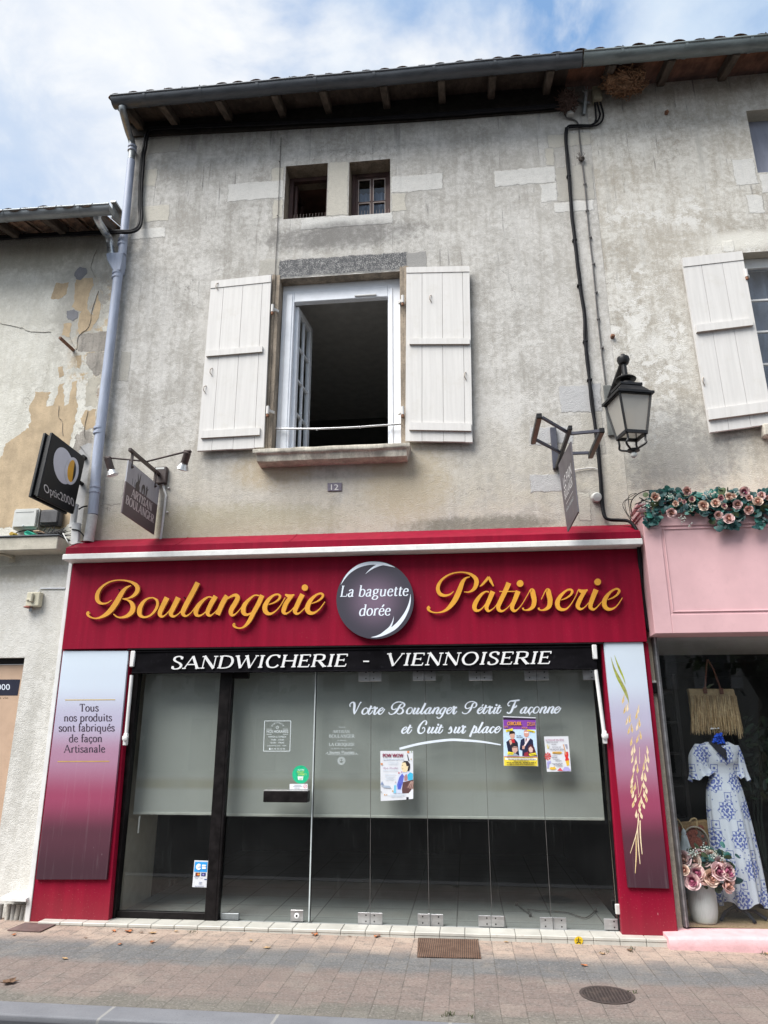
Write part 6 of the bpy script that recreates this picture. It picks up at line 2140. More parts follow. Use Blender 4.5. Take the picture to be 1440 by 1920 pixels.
for yy, a_, b_ in ((-275, 122, 172), (-345, 165, 195), (-330, 170, 200), (-368, 130, 215)):
    greek(m, lambda u, v: mpc(u * 3, v), a_ / 3, b_ / 3, yy, 4, a_, 0.1)
f7([(222, 298), (244, 298), (243, 308), (221, 307)], (0.02, 0.06, 0.25))
m.build('print', None, st)

# opening hours decal and others on the door (crop x=485+a/7.024, y=1340+b/7.022)
q6 = lambda l: [(485 + a / 7.024, 1340 + b / 7.022) for a, b in l]
mp6 = lambda u, v: P(485 + u / 7.024, 1340 - v / 7.022, YD)
M_DEC = simple('white_decal', (0.66, 0.72, 0.74), 0.5, var=0.05)
M_DEC2 = simple('faint_decal', (0.48, 0.53, 0.54), 0.6, var=0.1)
m = MB().mat(M_DEC)
for a, b in (((78, -82), (424, -82)), ((424, -82), (410, -480)), ((410, -480), (64, -480)), ((64, -480), (78, -82))):
    ribbon(m, [(*a, 7), (*b, 7)], mp6, (0, 0.0008, 0))
small_type(m, 'NOS HORAIRES', mp6, 106, 388, -238, 36)
for i, ch in enumerate('BIENVENUE'):
    th = pi * (0.82 - 0.64 * i / 8)
    cx, cy, R_ = 250, -190, 88
    mpr = lambda u, v, th=th: mp6(cx + R_ * cos(th) + (u * sin(th) + v * cos(th)), cy + R_ * sin(th) * 0.95 + (-u * cos(th) + v * sin(th)))
    small_type(m, ch, mpr, -6 if ch != 'I' else -2, 6 if ch != 'I' else 2, -8, 17)
for a in range(16):
    t0, t1 = 2 * pi * a / 16, 2 * pi * (a + 1) / 16
    ribbon(m, [(246 + 17 * cos(t0), -167 + 17 * sin(t0), 4), (246 + 17 * cos(t1), -167 + 17 * sin(t1), 4)], mp6, (0, 0.0008, 0))
ribbon(m, [(246, -155, 3.5), (246, -167, 3.5), (256, -167, 3.5)], mp6, (0, 0.0008, 0))
for a, b in (((105, -190), (175, -190)), ((320, -190), (388, -190)), ((105, -258), (172, -258)), ((320, -258), (386, -258))):
    ribbon(m, [(*a, 4), (*b, 4)], mp6, (0, 0.0008, 0))
small_type(m, 'MARDI au SAMEDI', mp6, 128, 358, -300, 20)
small_type(m, '7h00 - 13h30', mp6, 165, 332, -340, 20)
small_type(m, '15h00 - 19h00', mp6, 150, 332, -378, 20)
small_type(m, 'DIMANCHE 7h00 - 13h00', mp6, 115, 362, -415, 13)
small_type(m, '05 46 32 15 00', mp6, 165, 345, -458, 18)
m.poly([mp6(136, -462), mp6(156, -462), mp6(154, -438), mp6(138, -438)])
tag(m.build('opening_hours', None), 'white framed opening hours decal reading NOS HORAIRES on the glass door', 'sticker')
m = MB().mat(M_DEC2)
small_type(m, 'Votre', mp6, 1052, 1140, -172, 18)
for s, a_, b_, yb, h in (('ARTISAN', 975, 1200, -240, 36), ('BOULANGER', 928, 1262, -302, 40), ('LA CROQUISE', 926, 1266, -410, 38), ('Jeunes Pousses', 928, 1262, -514, 38)):
    serif_text(m, s, lambda u, v, a_=a_, yb=yb: mp6(a_ + u, yb + v), b_ - a_, h, 0.17, 0.07, (0, 0.0008, 0), 0.04)
small_type(m, 'a choisi', mp6, 1038, 1150, -346, 18)
small_type(m, 'sa farine de terroir', mp6, 952, 1232, -452, 13)
ribbon(m, spline([(880, -520, 5), (900, -505, 5), (908, -492, 6), (912, -515, 4), (930, -527, 4), (1100, -528, 4), (1265, -527, 4), (1280, -515, 4), (1284, -500, 6), (1290, -518, 5), (1308, -524, 4)], 4), mp6, (0, 0.0008, 0))
for R_ in (48, 38, 30):
    ribbon(m, [(1090 + R_ * cos(2 * pi * a / 24), -607 + R_ * 1.05 * sin(2 * pi * a / 24), 5) for a in range(25)], mp6, (0, 0.0008, 0))
for a_ in (-0.5, 0.5):
    disc(m, (1090 + a_ * 26, -600), 8, mp6, (0, 0.0008, 0), 10)
tag(m.build('window_lettering', None), 'faint pale serif decal about the artisan baker, right of the glass door edge', 'sticker')
m = MB().mat(pm((0.01, 0.42, 0.21)))
YQ = YGL - 0.003
mp6q = lambda u, v: P(485 + u / 7.024, 1340 - v / 7.022, YQ)
disc(m, (553, -788), 110, mp6q, (0, 0.001, 0), 40, 120)
mp6r = lambda u, v: P(485 + u / 7.024, 1340 - v / 7.022, YQ - 0.0006)
m.mat(pm((0.72, 0.85, 0.75)))
small_type(m, 'AUTRE', mp6r, 512, 600, -738, 22)
m.mat(pm((0.62, 0.75, 0.08)))
small_type(m, 'POULET', mp6r, 505, 600, -765, 20)
small_type(m, 'OFFERT !', mp6r, 515, 632, -800, 26)
m.mat(pm((0.66, 0.74, 0.68))).poly([mp6r(512, -812), mp6r(590, -812), mp6r(580, -862), mp6r(520, -860)])
m.mat(pm((0.30, 0.40, 0.34))).poly([mp6r(530, -840) - Vector((0, .0004, 0)), mp6r(572, -840) - Vector((0, .0004, 0)), mp6r(566, -855) - Vector((0, .0004, 0)), mp6r(534, -855) - Vector((0, .0004, 0))])
m.mat(pm((0.02, 0.10, 0.05)))
ribbon(m, [(495, -745, 3), (500, -770, 3), (512, -806, 3)], mp6r, (0, 0.0003, 0))
ribbon(m, [(545, -700, 3), (582, -680, 3)], mp6r, (0, 0.0003, 0))
tag(m.build('sticker', None), 'round green sticker on the glass door above the black letter box', 'sticker')
m = MB().mat(M_PAPER)
m.prism([mp6q(408, -912), mp6q(645, -912), mp6q(645, -982), mp6q(408, -982)], (0, 0.001, 0))
m.mat(pm((0.2, 0.2, 0.24)))
for yy, a_, b_ in ((-930, 470, 560), (-946, 455, 575), (-966, 470, 540)):
    greek(m, lambda u, v: mp6r(u * 4, v), a_ / 4, b_ / 4, yy, 6, a_, 0.1)
m.mat(pm((0.55, 0.05, 0.07)))
ribbon(m, [(613 + 22 * cos(2 * pi * a / 16), -945 + 22 * sin(2 * pi * a / 16), 5) for a in range(17)], mp6r, (0, 0.0003, 0))
ribbon(m, [(600, -958, 5), (628, -930, 5)], mp6r, (0, 0.0003, 0))
tag(m.build('sticker', None), 'small white no smoking notice under the round green sticker on the glass door', 'sticker')

# yellow emblem on the step front
YST = -0.2065
m = MB().mat(pm((0.62, 0.42, 0.01)))
disc(m, (1085, 1764), 8.2, lambda u, v: P(u, v, YST), (0, 0.002, 0), 20)
m.mat(pm((0.03, 0.025, 0.01)))
mps = lambda u, v: P(1085 + u, 1764 - v, YST - 0.0005)
for l in ([(-5, 1.5), (5, 1.5)], [(0, 6), (0, -1)], [(0, -1), (-4, -6)], [(0, -1), (4, -6)], [(-4, -2.5), (4, -2.5)]):
    ribbon(m, [(*l[0], 1.4), (*l[1], 1.4)], mps, (0, 0.0003, 0))
tag(m.build('sticker', None), 'round yellow sticker with black marks on the front of the tiled step', 'sticker')

# band lettering of the optician's window
m = MB().mat(M_LETB)
mpb = lambda u, v: P(u, v * -1, 0.072)
small_type(m, 'Optic2000', mpb, -52, 18.5, -1293.5, 11)
m.mat(pm((0.12, 0.07, 0.03)))
small_type(m, "regarder la vie", lambda u, v: P(u, v * -1, 0.0745), -40, 15.5, -1310.5, 4.6)
m.build('lettering', None, pno)

# house number
m = MB().mat(simple('enamel_plate', (0.14, 0.125, 0.16), 0.4, var=0.2, dirt=(0.4, 0.38, 0.36, 0.4), scale=40))
q = [P(614, 905.5, -0.012), P(641, 904.5, -0.012), P(641, 920, -0.012), P(614, 921, -0.012)]
m.prism(q, (0, 0.010, 0), 0.003)
m.mat(pm((0.62, 0.60, 0.58)))
small_type(m, '12', lambda u, v: P(u, -v, -0.0128), 620.5, 634.5, -918.5, 10.5)
tag(m.build('number_plate', None), 'small grey enamel house number plate reading 12 under the window sill', 'sign')

# ------------------------------------------------------------------ hanging sign with two lamps
XA = P(304, 880, 0).x
M_BRONZE = simple('dark_bronze_paint', (0.052, 0.036, 0.033), 0.45, var=0.25, dirt=(0.14, 0.10, 0.08, 0.4))
M_SIGNBR = simple('brown_sign_panel', (0.095, 0.070, 0.078), 0.5, var=0.12)
M_SIGNGR = simple('silver_sign_panel', (0.33, 0.335, 0.365), 0.5, var=0.1, streak=True)
ar = thing('hanging_sign', (XA, -0.35, 3.7), 'brown and silver hanging sign reading ARTISAN BOULANGER under an iron bracket with two spot lamps', 'sign')
tl, tr, br_, bl_ = [PX(*q, XA) for q in ((241.5, 863), (299.5, 912), (289, 1002.5), (228.5, 961))]
up0 = lambda v: tl + (bl_ - tl) * v
up1 = lambda v: tr + (br_ - tr) * v
def apt(u, v, dx=0.0):
    p = up0(v) * (1 - u) + up1(v) * u
    return Vector((XA + dx, p.y, p.z))
m = MB().mat(M_SIGNGR)
sv0, sv1 = 0.405, 0.395
m.prism([apt(0, 0), apt(1, 0), apt(1, sv1), apt(0, sv0)], (-0.012, 0, 0))
m.mat(M_SIGNBR)
m.prism([apt(0, sv0), apt(1, sv1), apt(1, 1), apt(0, 1)], (-0.012, 0, 0))
pl = m.build('panel', None, ar)
m = MB().mat(simple('pale_sign_lettering', (0.62, 0.57, 0.57), 0.5, var=0.05))
mpa = lambda u, v: apt(u, v, 0.0012)
def sgl(s, u0, u1, v0, h):
    serif_text(m, s, lambda u, v: mpa(u0 + u, v0 - v + 0.0 * u), u1 - u0, h, 0.13, 0.055, (-0.0008, 0, 0), 0.06)
sgl('ARTISAN', 0.19, 0.83, 0.60, 0.155)
sgl('BOULANGER', 0.06, 0.93, 0.795, 0.155)
m.mat(M_SIGNBR)
m.mat(simple('bronze_print', (0.055, 0.045, 0.045), 0.5))
q12 = lambda a, b: None
# ears of wheat, loaf and bird cut-outs standing on the brown field
def cut(pts):
    for a, b in zip(pts, pts[1:]):
        pass
for st in ([(.33, .43, .05), (.345, .34, .07), (.335, .24, .03), (.30, .10, .005)], [(.345, .33, .03), (.37, .22, .035), (.39, .06, .004)], [(.30, .42, .03), (.29, .34, .05), (.31, .26, .02)], [(.37, .42, .03), (.375, .35, .04), (.36, .28, .01)],
           [(.47, .40, .02), (.475, .30, .05), (.505, .24, .05), (.535, .28, .05), (.545, .40, .03)], [(.60, .41, .02), (.61, .30, .045), (.605, .20, .02)], [(.60, .29, .03), (.655, .24, .02)], [(.60, .30, .015), (.585, .24, .008)], [(.24, .40, .006), (.245, .25, .004)], [(.18, .38, .006), (.17, .26, .004)]):
    ribbon(m, spline(st, 4), mpa, (-0.0008, 0, 0))
m.build('wording', None, pl)
# beam, wall plate, hangers
zb = P(304, 880, 0).z
B0 = Vector((XA - 0.006, 0.0, PX(303, 893, XA).z))
B1 = PX(243, 843, XA - 0.006)
B0.z = B1.z = (B1.z + P(306, 888, -0.06).z) / 2
m = MB()
m.bar(B0 + Vector((0, -0.06, 0)), B1, 0.032, 0.035, bev=0.004)
m.build('beam', M_BRONZE, ar)
m = MB()
c = P(306, 886, -0.03)
m.box(XA - 0.06, XA + 0.075, -0.06, -0.001, B0.z - 0.10, B0.z + 0.085, 0.006)
m.mat(M_PAPER) if False else None
m.build('wall_plate', M_BRONZE, ar)
MB().prism([(XA - 0.045, -0.0606, B0.z + 0.055), (XA + 0.05, -0.0606, B0.z + 0.055), (XA + 0.05, -0.0606, B0.z + 0.075), (XA - 0.045, -0.0606, B0.z + 0.075)], (0, -0.001, 0)).build('label_strip', M_BOX_W, ar)
for u in (0.10, 0.84):
    m = MB()
    p = apt(u, 0.05)
    m.bar((XA - 0.006, p.y, B0.z - 0.0), (XA - 0.006, p.y, p.z - 0.03), 0.02, 0.026, up=(1, 0, 0), bev=0.003)
    m.sphere((XA + 0.012, p.y, p.z - 0.015), 0.012, 1)
    m.build('hanger', M_BRONZE, ar)
armz = B0.z + 0.022
yarm = PX(276, 862, XA).y
for ex, ey, tip in ((202, 858, (207, 891)), (352, 846, (338, 880))):
    e = PZ(ex, ey, armz + 0.02)
    s = 1 if ex > 300 else -1
    a0 = Vector((XA, yarm, armz))
    L_ = MB()
    L_.tube([a0, e], 0.010, 8)
    L_.box(e.x - 0.035, e.x + 0.035, e.y - 0.02, e.y + 0.02, e.z - 0.012, e.z + 0.008, 0.004)
    L_.build('arm', M_BRONZE, ar, 40)
    d = Vector((-s * 0.42, 0.45, -0.9)).normalized()
    if s < 0:
        d = Vector((0.30, 0.25, -0.9)).normalized()
    hd = MB().mat(M_BRONZE)
    st_ = e + Vector((0, 0, -0.012))
    hd.lathe(st_ - d * 0.0, [(0.012, -0.01), (0.036, 0.0), (0.036, 0.11), (0.042, 0.115)], d, 16)
    lp = hd.build('lamp_head', None, ar, 40)
    hb = MB().mat(simple('silver_reflector', (0.62, 0.62, 0.62), 0.25, 0.7))
    hb.lathe(st_, [(0.034, 0.116), (0.058, 0.165), (0.062, 0.172), (0.06, 0.174)], d, 18, caps=False)
    hb.mat(simple('frosted_lamp_glass', (0.75, 0.76, 0.76), 0.3))
    hb.lathe(st_, [(0.0605, 0.172), (0.045, 0.186), (0.0, 0.192)], d, 18, caps=False)
    hb.build('bulb', None, lp, 40)
m = MB()
m.tube([(XA + 0.03, -0.012, B0.z - 0.1), (P(312, 930, 0).x, -0.012, P(312, 930, 0).z), (P(303, 1000, 0).x, -0.012, P(300, 1012, -0.02).z)], 0.013, 8)
for q in ((313, 915), (310, 960)):
    c = P(*q, -0.012)
    m.box(c.x + 0.008, c.x + 0.03, -0.02, 0.0, c.z - 0.008, c.z + 0.008, 0.002)
tag(m.build('conduit', M_CABLE_W), 'thin white conduit running down from the brown hanging sign to the red coping', 'conduit')

# ------------------------------------------------------------------ optician's box sign
XO = P(168, 868, 0).x - 0.01
op = thing('box_sign', (XO - 0.07, -0.4, 4.0), 'black projecting optician box sign with a white and yellow circle emblem on the cream house', 'sign')
tl, tr, br_, bl_ = [PX(*q, XO) for q in ((98.5, 810.5), (160.5, 858.5), (138, 964), (71, 931))]
M_SBLK = simple('black_sign_plastic', (0.008, 0.0085, 0.010), 0.4, var=0.3, spec=0.2)
def opt(u, v, dx=0.0):
    a = tl * (1 - v) + bl_ * v
    b = tr * (1 - v) + br_ * v
    p = a * (1 - u) + b * u
    return Vector((XO + dx, p.y, p.z))
m = MB()
m.prism([opt(0, 0), opt(1, 0), opt(1, 1), opt(0, 1)], (-0.03, 0, 0), 0.006)
m.build('face', M_SBLK, op)
m = MB()
m.prism([opt(0.035, 0.035, -0.031), opt(0.96, 0.03, -0.031), opt(0.96, 0.97, -0.031), opt(0.035, 0.96, -0.031)], (-0.038, 0, 0))
m.build('case', M_SBLK, op)
m = MB()
m.prism([opt(0, 0, -0.07), opt(1, 0, -0.07), opt(1, 1, -0.07), opt(0, 1, -0.07)], (-0.03, 0, 0), 0.006)
m.build('back_face', M_SBLK, op)
# crop7: x=a/3.4286, y=780+b/3.43
inv = {}
def optpx(a, b, dx=0.0015):
    return PX(a / 3.4286, 780 + b / 3.43, XO + dx)
m = MB().mat(simple('silver_emblem', (0.60, 0.61, 0.68), 0.4, var=0.05))
el = lambda cx, cy, rx, ry, rot, n=30: [(cx + rx * cos(2 * pi * i / n) * cos(rot) - ry * sin(2 * pi * i / n) * sin(rot), cy + rx * cos(2 * pi * i / n) * sin(rot) + ry * sin(2 * pi * i / n) * cos(rot)) for i in range(n)]
m.prism([optpx(a, b) for a, b in el(408, 320, 62, 120, -0.16)], (-0.001, 0, 0))
ring = el(461, 354, 36, 80, 0.10, 40)
m.mat(simple('pale_ring', (0.58, 0.59, 0.64), 0.4))
pts = [(a, b, 17) for a, b in ring] + [(ring[0][0], ring[0][1], 17)]
ribbon(m, pts, lambda u, v: optpx(u, v, 0.0035), (-0.001, 0, 0))
m.mat(M_SBLK)
m.prism([optpx(a, b, 0.0024) for a, b in el(461, 354, 32, 76, 0.10)], (-0.0006, 0, 0))
m.mat(simple('amber_emblem', (0.72, 0.36, 0.01), 0.4))
rg_ = el(461, 354, 30, 72, 0.10, 40)
m.prism([optpx(a, b, 0.003) for a, b in rg_[8:34]], (-0.0004, 0, 0))
m.build('emblem', None, op)
m = MB().mat(simple('silver_lettering', (0.60, 0.60, 0.60), 0.4))
dxl, dyl = (478 - 285), (585 - 487)
small_type(m, 'Optic2000', lambda u, v: optpx(285 + u * dxl - v * 6, 487 + u * dyl - v * 56, 0.0016), 0, 1, 0, 1.0)
m.build('wording', None, op)
m = MB()
for q in ((164, 862), (150, 905)):
    p = PX(*q, XO - 0.06)
    m.tube([(XO - 0.06, p.y + (-0.1), p.z), (XO - 0.06, 0.03, p.z)], 0.022, 10)
m.build('bracket', M_SBLK, op, 40)

# ------------------------------------------------------------------ LE PAIN BOULANGER sign and its floodlight frame
XB = P(1043, 877, 0).x
M_SLATE = simple('slate_sign_panel', (0.080, 0.072, 0.082), 0.5, var=0.12)
M_FRAME = simple('dark_blue_grey_steel', (0.060, 0.062, 0.082), 0.45, var=0.2, dirt=(0.14, 0.13, 0.13, 0.3))
M_LEDB = simple('brown_lamp_underside', (0.15, 0.095, 0.06), 0.5, var=0.15)
ls2 = thing('hanging_sign', (XB, -0.5, 4.0), 'slate hanging sign with white wording under a steel frame with two bar lamps', 'sign')
zb2 = P(1043, 874, -0.03).z
zt2 = (PX(1071, 803, XB).z + zb2) / 2
beam0, beam1 = Vector((XB, -0.02, PX(1043, 873, XB).z)), PX(1072, 801, XB)
zbm = (beam0.z + beam1.z) / 2
beam0.z = beam1.z = zbm
beam1.y = PZ(1072, 801, zbm).y
m = MB()
m.bar(beam0, beam1, 0.035, 0.04, bev=0.004)
m.build('beam', M_IRON, ls2)
tlq, trq, brq, blq = [PX(*q, XB) for q in ((1048, 872), (1070.5, 828), (1085, 960), (1065, 997))]
def lpt(u, v, dx=0.0):
    p = (tlq * (1 - v) + blq * v) * (1 - u) + (trq * (1 - v) + brq * v) * u
    return Vector((XB + dx, p.y, p.z))
m = MB()
m.prism([lpt(0, 0, -0.006), lpt(1, 0, -0.006), lpt(1, 1, -0.006), lpt(0, 1, -0.006)], (0.012, 0, 0))
pl2 = m.build('panel', M_SLATE, ls2)
m = MB().mat(M_LETW)
def lpx(a, b, dx=-0.008):            # crop x=1030+a/7.2, y=840+b/7.2
    return PX(1030 + a / 7.2, 840 + b / 7.2, XB + dx)
def lrow(s, p0, p1, hv, serif=False):
    (ax, ay), (bx, by) = p0, p1
    small_type(m, s, lambda u, v: lpx(ax + (bx - ax) * u + hv[0] * v, ay + (by - ay) * u + hv[1] * v), 0, 1, 0, 1.0)
lrow('LE PAIN', (200, 560), (300, 345), (-16, -150))
lrow('BOULANGER', (214, 700), (316, 490), (-14, -120))
ribbon(m, [(228, 757, 3), (318, 580, 3)], lpx, (0.0006, 0, 0))
m.mat(M_LETG)
lrow('PAIN VIVANT', (232, 866), (330, 690), (-6, -40))
m.build('wording', None, pl2)
m = MB()                                     # wall post
a, b = P(1037, 806, -0.02), P(1046, 876, -0.02)
m.box(a.x - 0.03, a.x + 0.03, -0.045, -0.001, b.z - 0.02, a.z + 0.02, 0.004)
m.sphere((a.x, -0.05, b.z - 0.005), 0.016, 1)
m.build('wall_post', M_FRAME, ls2)
for arm in (((1017, 783), (1060, 812), (1004, 824), (1044, 850)), ((1128, 808), (1074, 813), (1104, 849), (1074, 850))):
    m = MB()
    o0, i0_, o1, i1_ = [PZ(*q, zbm + 0.0) for q in arm]
    for o_, i_ in ((o0, i0_), (o1, i1_)):
        m.bar((XB, i_.y, zbm), o_, 0.022, 0.028, bev=0.003)
    m.build('arm', M_FRAME, ls2)
for l0, l1 in (((1012, 779), (999, 829)), ((1131, 806), (1105, 856))):
    a, b = PZ(*l0, zbm), PZ(*l1, zbm)
    a.x = b.x = (a.x + b.x) / 2
    m = MB()
    m.bar(a, b, 0.045, 0.045, bev=0.004)
    m.build('bar_lamp', M_IRON, ls2)
    m2_ = MB()
    m2_.bar(a + Vector((0, 0.012, -0.0235)), b + Vector((0, -0.012, -0.0235)), 0.036, 0.002)
    m2_.build('lamp_strip', M_LEDB, ls2)
m = MB()
m.tube(spline([tuple(P(1072, 882, -0.02)), tuple(P(1100, 878, -0.015)), tuple(P(1115, 878, -0.015)), tuple(P(1123, 884, -0.015)), tuple(P(1125, 905, -0.015)), tuple(P(1126, 925, -0.015))], 6), 0.006, 6)
tag(m.build('cable', M_CABLE_W), 'thin pale cable looping from the slate sign to the black cable bundle', 'cable')

# ------------------------------------------------------------------ street lantern
XLn = P(1145, 770, 0).x
ln = thing('street_lantern', (XLn, -0.3, 4.6), 'black four sided wall lantern with frosted panes above the right end of the red front', 'lantern')
YLn = PX(1170, 700, XLn).y * 0.82
top = Vector((XLn, YLn, PX(1168, 690, XLn).z))
def lz(px, py):
    return P(px, py + 12, YLn).z
cx_ = P(1178, 760, YLn).x
Z0 = lz(1180, 805); Z1 = lz(1178, 737); Z2 = lz(1172, 716); Zball = lz(1166, 664); Zfin = lz(1184, 846); Zdisc = lz(1170, 708)
wt_ = (P(1222, 736, YLn).x - P(1135, 742, YLn).x) * 0.36
wb_ = (P(1207, 805, YLn).x - P(1162, 812, YLn).x) * 0.45
M_LANT = simple('frosted_pane', (0.42, 0.41, 0.37), 0.35, var=0.08, spec=0.5, dirt=(0.2, 0.19, 0.16, 0.4), scale=4)
rotL = radians(14)
def lc(sx, sy, w_, z):
    return Vector((cx_ + (sx * cos(rotL) - sy * sin(rotL)) * w_, YLn + (sx * sin(rotL) + sy * cos(rotL)) * w_, z))
CN = [(-1, -1), (1, -1), (1, 1), (-1, 1)]
m = MB()
for i in range(4):
    a, b = CN[i], CN[(i + 1) % 4]
    m.bar(lc(*a, wt_, Z1), lc(*a, wb_, Z0), 0.018, 0.018)
    for w_, z in ((wt_, Z1), (wb_, Z0)):
        m.bar(lc(*a, w_, z), lc(*b, w_, z), 0.022, 0.03)
m.build('frame', M_IRON, ln)
m = MB()
for i in range(4):
    a, b = CN[i], CN[(i + 1) % 4]
    k_ = 0.955
    m.poly([lc(*a, wt_ * k_, Z1), lc(*b, wt_ * k_, Z1), lc(*b, wb_ * k_, Z0), lc(*a, wb_ * k_, Z0)])
t = NT('lantern_glass')
tb = t.node('ShaderNodeBsdfTranslucent'); tb.inputs['Color'].default_value = (0.62, 0.60, 0.54, 1)
db = t.node('ShaderNodeBsdfDiffuse'); db.inputs['Color'].default_value = (0.60, 0.59, 0.55, 1)
tp_ = t.node('ShaderNodeBsdfTransparent'); tp_.inputs['Color'].default_value = (0.9, 0.88, 0.84, 1)
gb = t.node('ShaderNodeBsdfGlossy'); gb.inputs['Roughness'].default_value = 0.25
m1_ = t.node('ShaderNodeMixShader'); m1_.inputs[0].default_value = 0.5
m2_ = t.node('ShaderNodeMixShader'); m2_.inputs[0].default_value = 0.14
m3_ = t.node('ShaderNodeMixShader'); m3_.inputs[0].default_value = 0.06
t.t.links.new(tb.outputs[0], m1_.inputs[1]); t.t.links.new(db.outputs[0], m1_.inputs[2])
t.t.links.new(m1_.outputs[0], m2_.inputs[1]); t.t.links.new(tp_.outputs[0], m2_.inputs[2])
t.t.links.new(m2_.outputs[0], m3_.inputs[1]); t.t.links.new(gb.outputs[0], m3_.inputs[2])
o_ = t.node('ShaderNodeOutputMaterial'); t.t.links.new(m3_.outputs[0], o_.inputs['Surface'])
m.build('glass', t.m, ln)
m = MB()
m.lathe((cx_, YLn, (Z0 + Z1) / 2 - 0.05), [(0.0, -0.09), (0.03, -0.07), (0.045, 0.0), (0.03, 0.07), (0.018, 0.11)], (0, 0, 1), 12)
m.build('bulb', simple('amber_lamp_bulb', (0.62, 0.42, 0.20), 0.4), ln, 50)
m = MB()                                     # stepped roof
for (wa, za, wb2, zb3) in ((wt_ * 1.16, Z1 - 0.005, wt_ * 1.16, Z1 + 0.018), (wt_ * 1.05, Z1 + 0.0185, wt_ * 0.64, Z2 - 0.012), (wt_ * 0.70, Z2 - 0.0115, wt_ * 0.70, Z2 + 0.012)):
    bt = [lc(*c_, wa, za) for c_ in CN]
    tp2 = [lc(*c_, wb2, zb3) for c_ in CN]
    m.poly(bt[::-1]); m.poly(tp2)
    for i in range(4):
        j = (i + 1) % 4
        m.poly([bt[i], bt[j], tp2[j], tp2[i]])
m.lathe((cx_, YLn, Z2 + 0.0125), [(0.085, 0), (0.075, 0.03), (0.05, 0.045), (0.04, 0.06)], (0, 0, 1), 20)
dz_ = Zdisc - Z2 + 0.02
m.lathe((cx_, YLn, Z2 + 0.074), [(0.05, 0.0), (0.095, 0.006), (0.10, 0.014), (0.085, 0.03), (0.05, 0.045), (0.026, 0.06), (0.024, Zball - Z2 - 0.09)], (0, 0, 1), 24)
m.build('roof', M_IRON, ln, 35)
m = MB()
m.lathe((cx_, YLn, Zball - 0.05), [(0.0, 0.0), (0.045, 0.012), (0.06, 0.05), (0.055, 0.08), (0.02, 0.10), (0.02, 0.112), (0.0, 0.114)], (0, 0, 1), 16)
m.build('knob', M_IRON, ln, 40)
m = MB()                                     # bracket arm back to the wall
wz = P(1140, 745, -0.03).z
m.tube([(cx_, YLn, Zball - 0.0), (XLn, -0.03, wz)], [0.024, 0.028], 10)
m.tube([(cx_ - 0.0, YLn + 0.03, Zball - 0.02), (XLn + 0.03, -0.03, wz - 0.06)], 0.012, 8)
m.build('bracket', M_IRON, ln, 40)
m = MB()
a, b = P(1131, 723, -0.02), P(1150, 817, -0.02)
m.box(a.x, a.x + 0.075, -0.03, -0.001, b.z, a.z, 0.006)
m.build('wall_plate', simple('grey_green_iron', (0.10, 0.105, 0.10), 0.6, var=0.25), ln)
m = MB()
for c_ in CN:
    p0, p2_ = lc(*c_, wb_ * 0.9, Z0 - 0.015), Vector((cx_, YLn, Zfin + 0.075)) + Vector((c_[0] * 0.03, c_[1] * 0.03, 0))
    m.tube(spline([tuple(p0), tuple(p0 + Vector((-c_[0] * 0.004, -c_[1] * 0.004, -0.05))), tuple((p0 + p2_) / 2 + Vector((c_[0] * 0.03, c_[1] * 0.03, -0.03))), tuple(p2_)], 5), 0.010, 8)
m.lathe((cx_, YLn, Zfin + 0.055), [(0.0, 0), (0.05, 0.006), (0.055, 0.022), (0.0, 0.03)], (0, 0, 1), 16)
m.build('basket', M_IRON, ln, 40)
m = MB()
m.sphere((cx_, YLn, Zfin + 0.025), 0.03, 2)
m.build('finial', M_BOX_W, ln, 60)
m = MB()
for c_ in (0, 1):
    pass
m.box(cx_ + wt_ * 0.2, cx_ + wt_ * 0.2 + 0.02, YLn - 0.1, YLn - 0.09, Z0 - 0.02, Z0 - 0.01) if False else None

# ------------------------------------------------------------------ rainwater pipe
dp = thing('drainpipe', (XL, -0.1, 3.3), 'blue grey painted drainpipe with a funnel joint running down between the cream and grey houses', 'drainpipe')
YP = -0.085
pp = [P(229, 200, -0.50), P(231, 212, -0.46), P(240, 245, -0.22), P(246, 262, YP - 0.02), P(248, 276, YP), P(246, 300, YP)]
m = MB()
m.tube(spline([tuple(p) for p in pp], 6), 0.042, 14)
m.build('offset_bend', M_ZINC_G, dp, 50)
m = MB()
m.tube([P(246, 301, YP), P(229, 478, YP)], 0.047, 16)
m.build('pipe', M_PIPE, dp, 50)
m = MB()
m.tube([P(222, 512, YP), P(183, 852, YP), P(174, 965, YP)], 0.052, 16)
m.build('pipe', M_PIPE, dp, 50)
m = MB()
m.tube([P(173.8, 966, YP), P(166, 1016, YP)], 0.052, 16)
m.build('pipe', M_PIPE_W, dp, 50)
for q, r in (((248, 279), .054), ((230, 455), .056), ((220, 517), .061), ((186, 808), .061), ((178, 918), .057)):
    m = MB()
    c = P(*q, YP)
    ax = (P(q[0] + 1.1, q[1] - 10, YP) - c).normalized()
    for h in (-0.028, 0.028):
        m.lathe(c + ax * h, [(r - 0.008, -0.016), (r, -0.012), (r, 0.012), (r - 0.008, 0.016)], ax, 18)
    m.bar(c, c + Vector((0, 0.09, 0)), 0.03, 0.03)
    m.build('collar', M_PIPE, dp, 40)
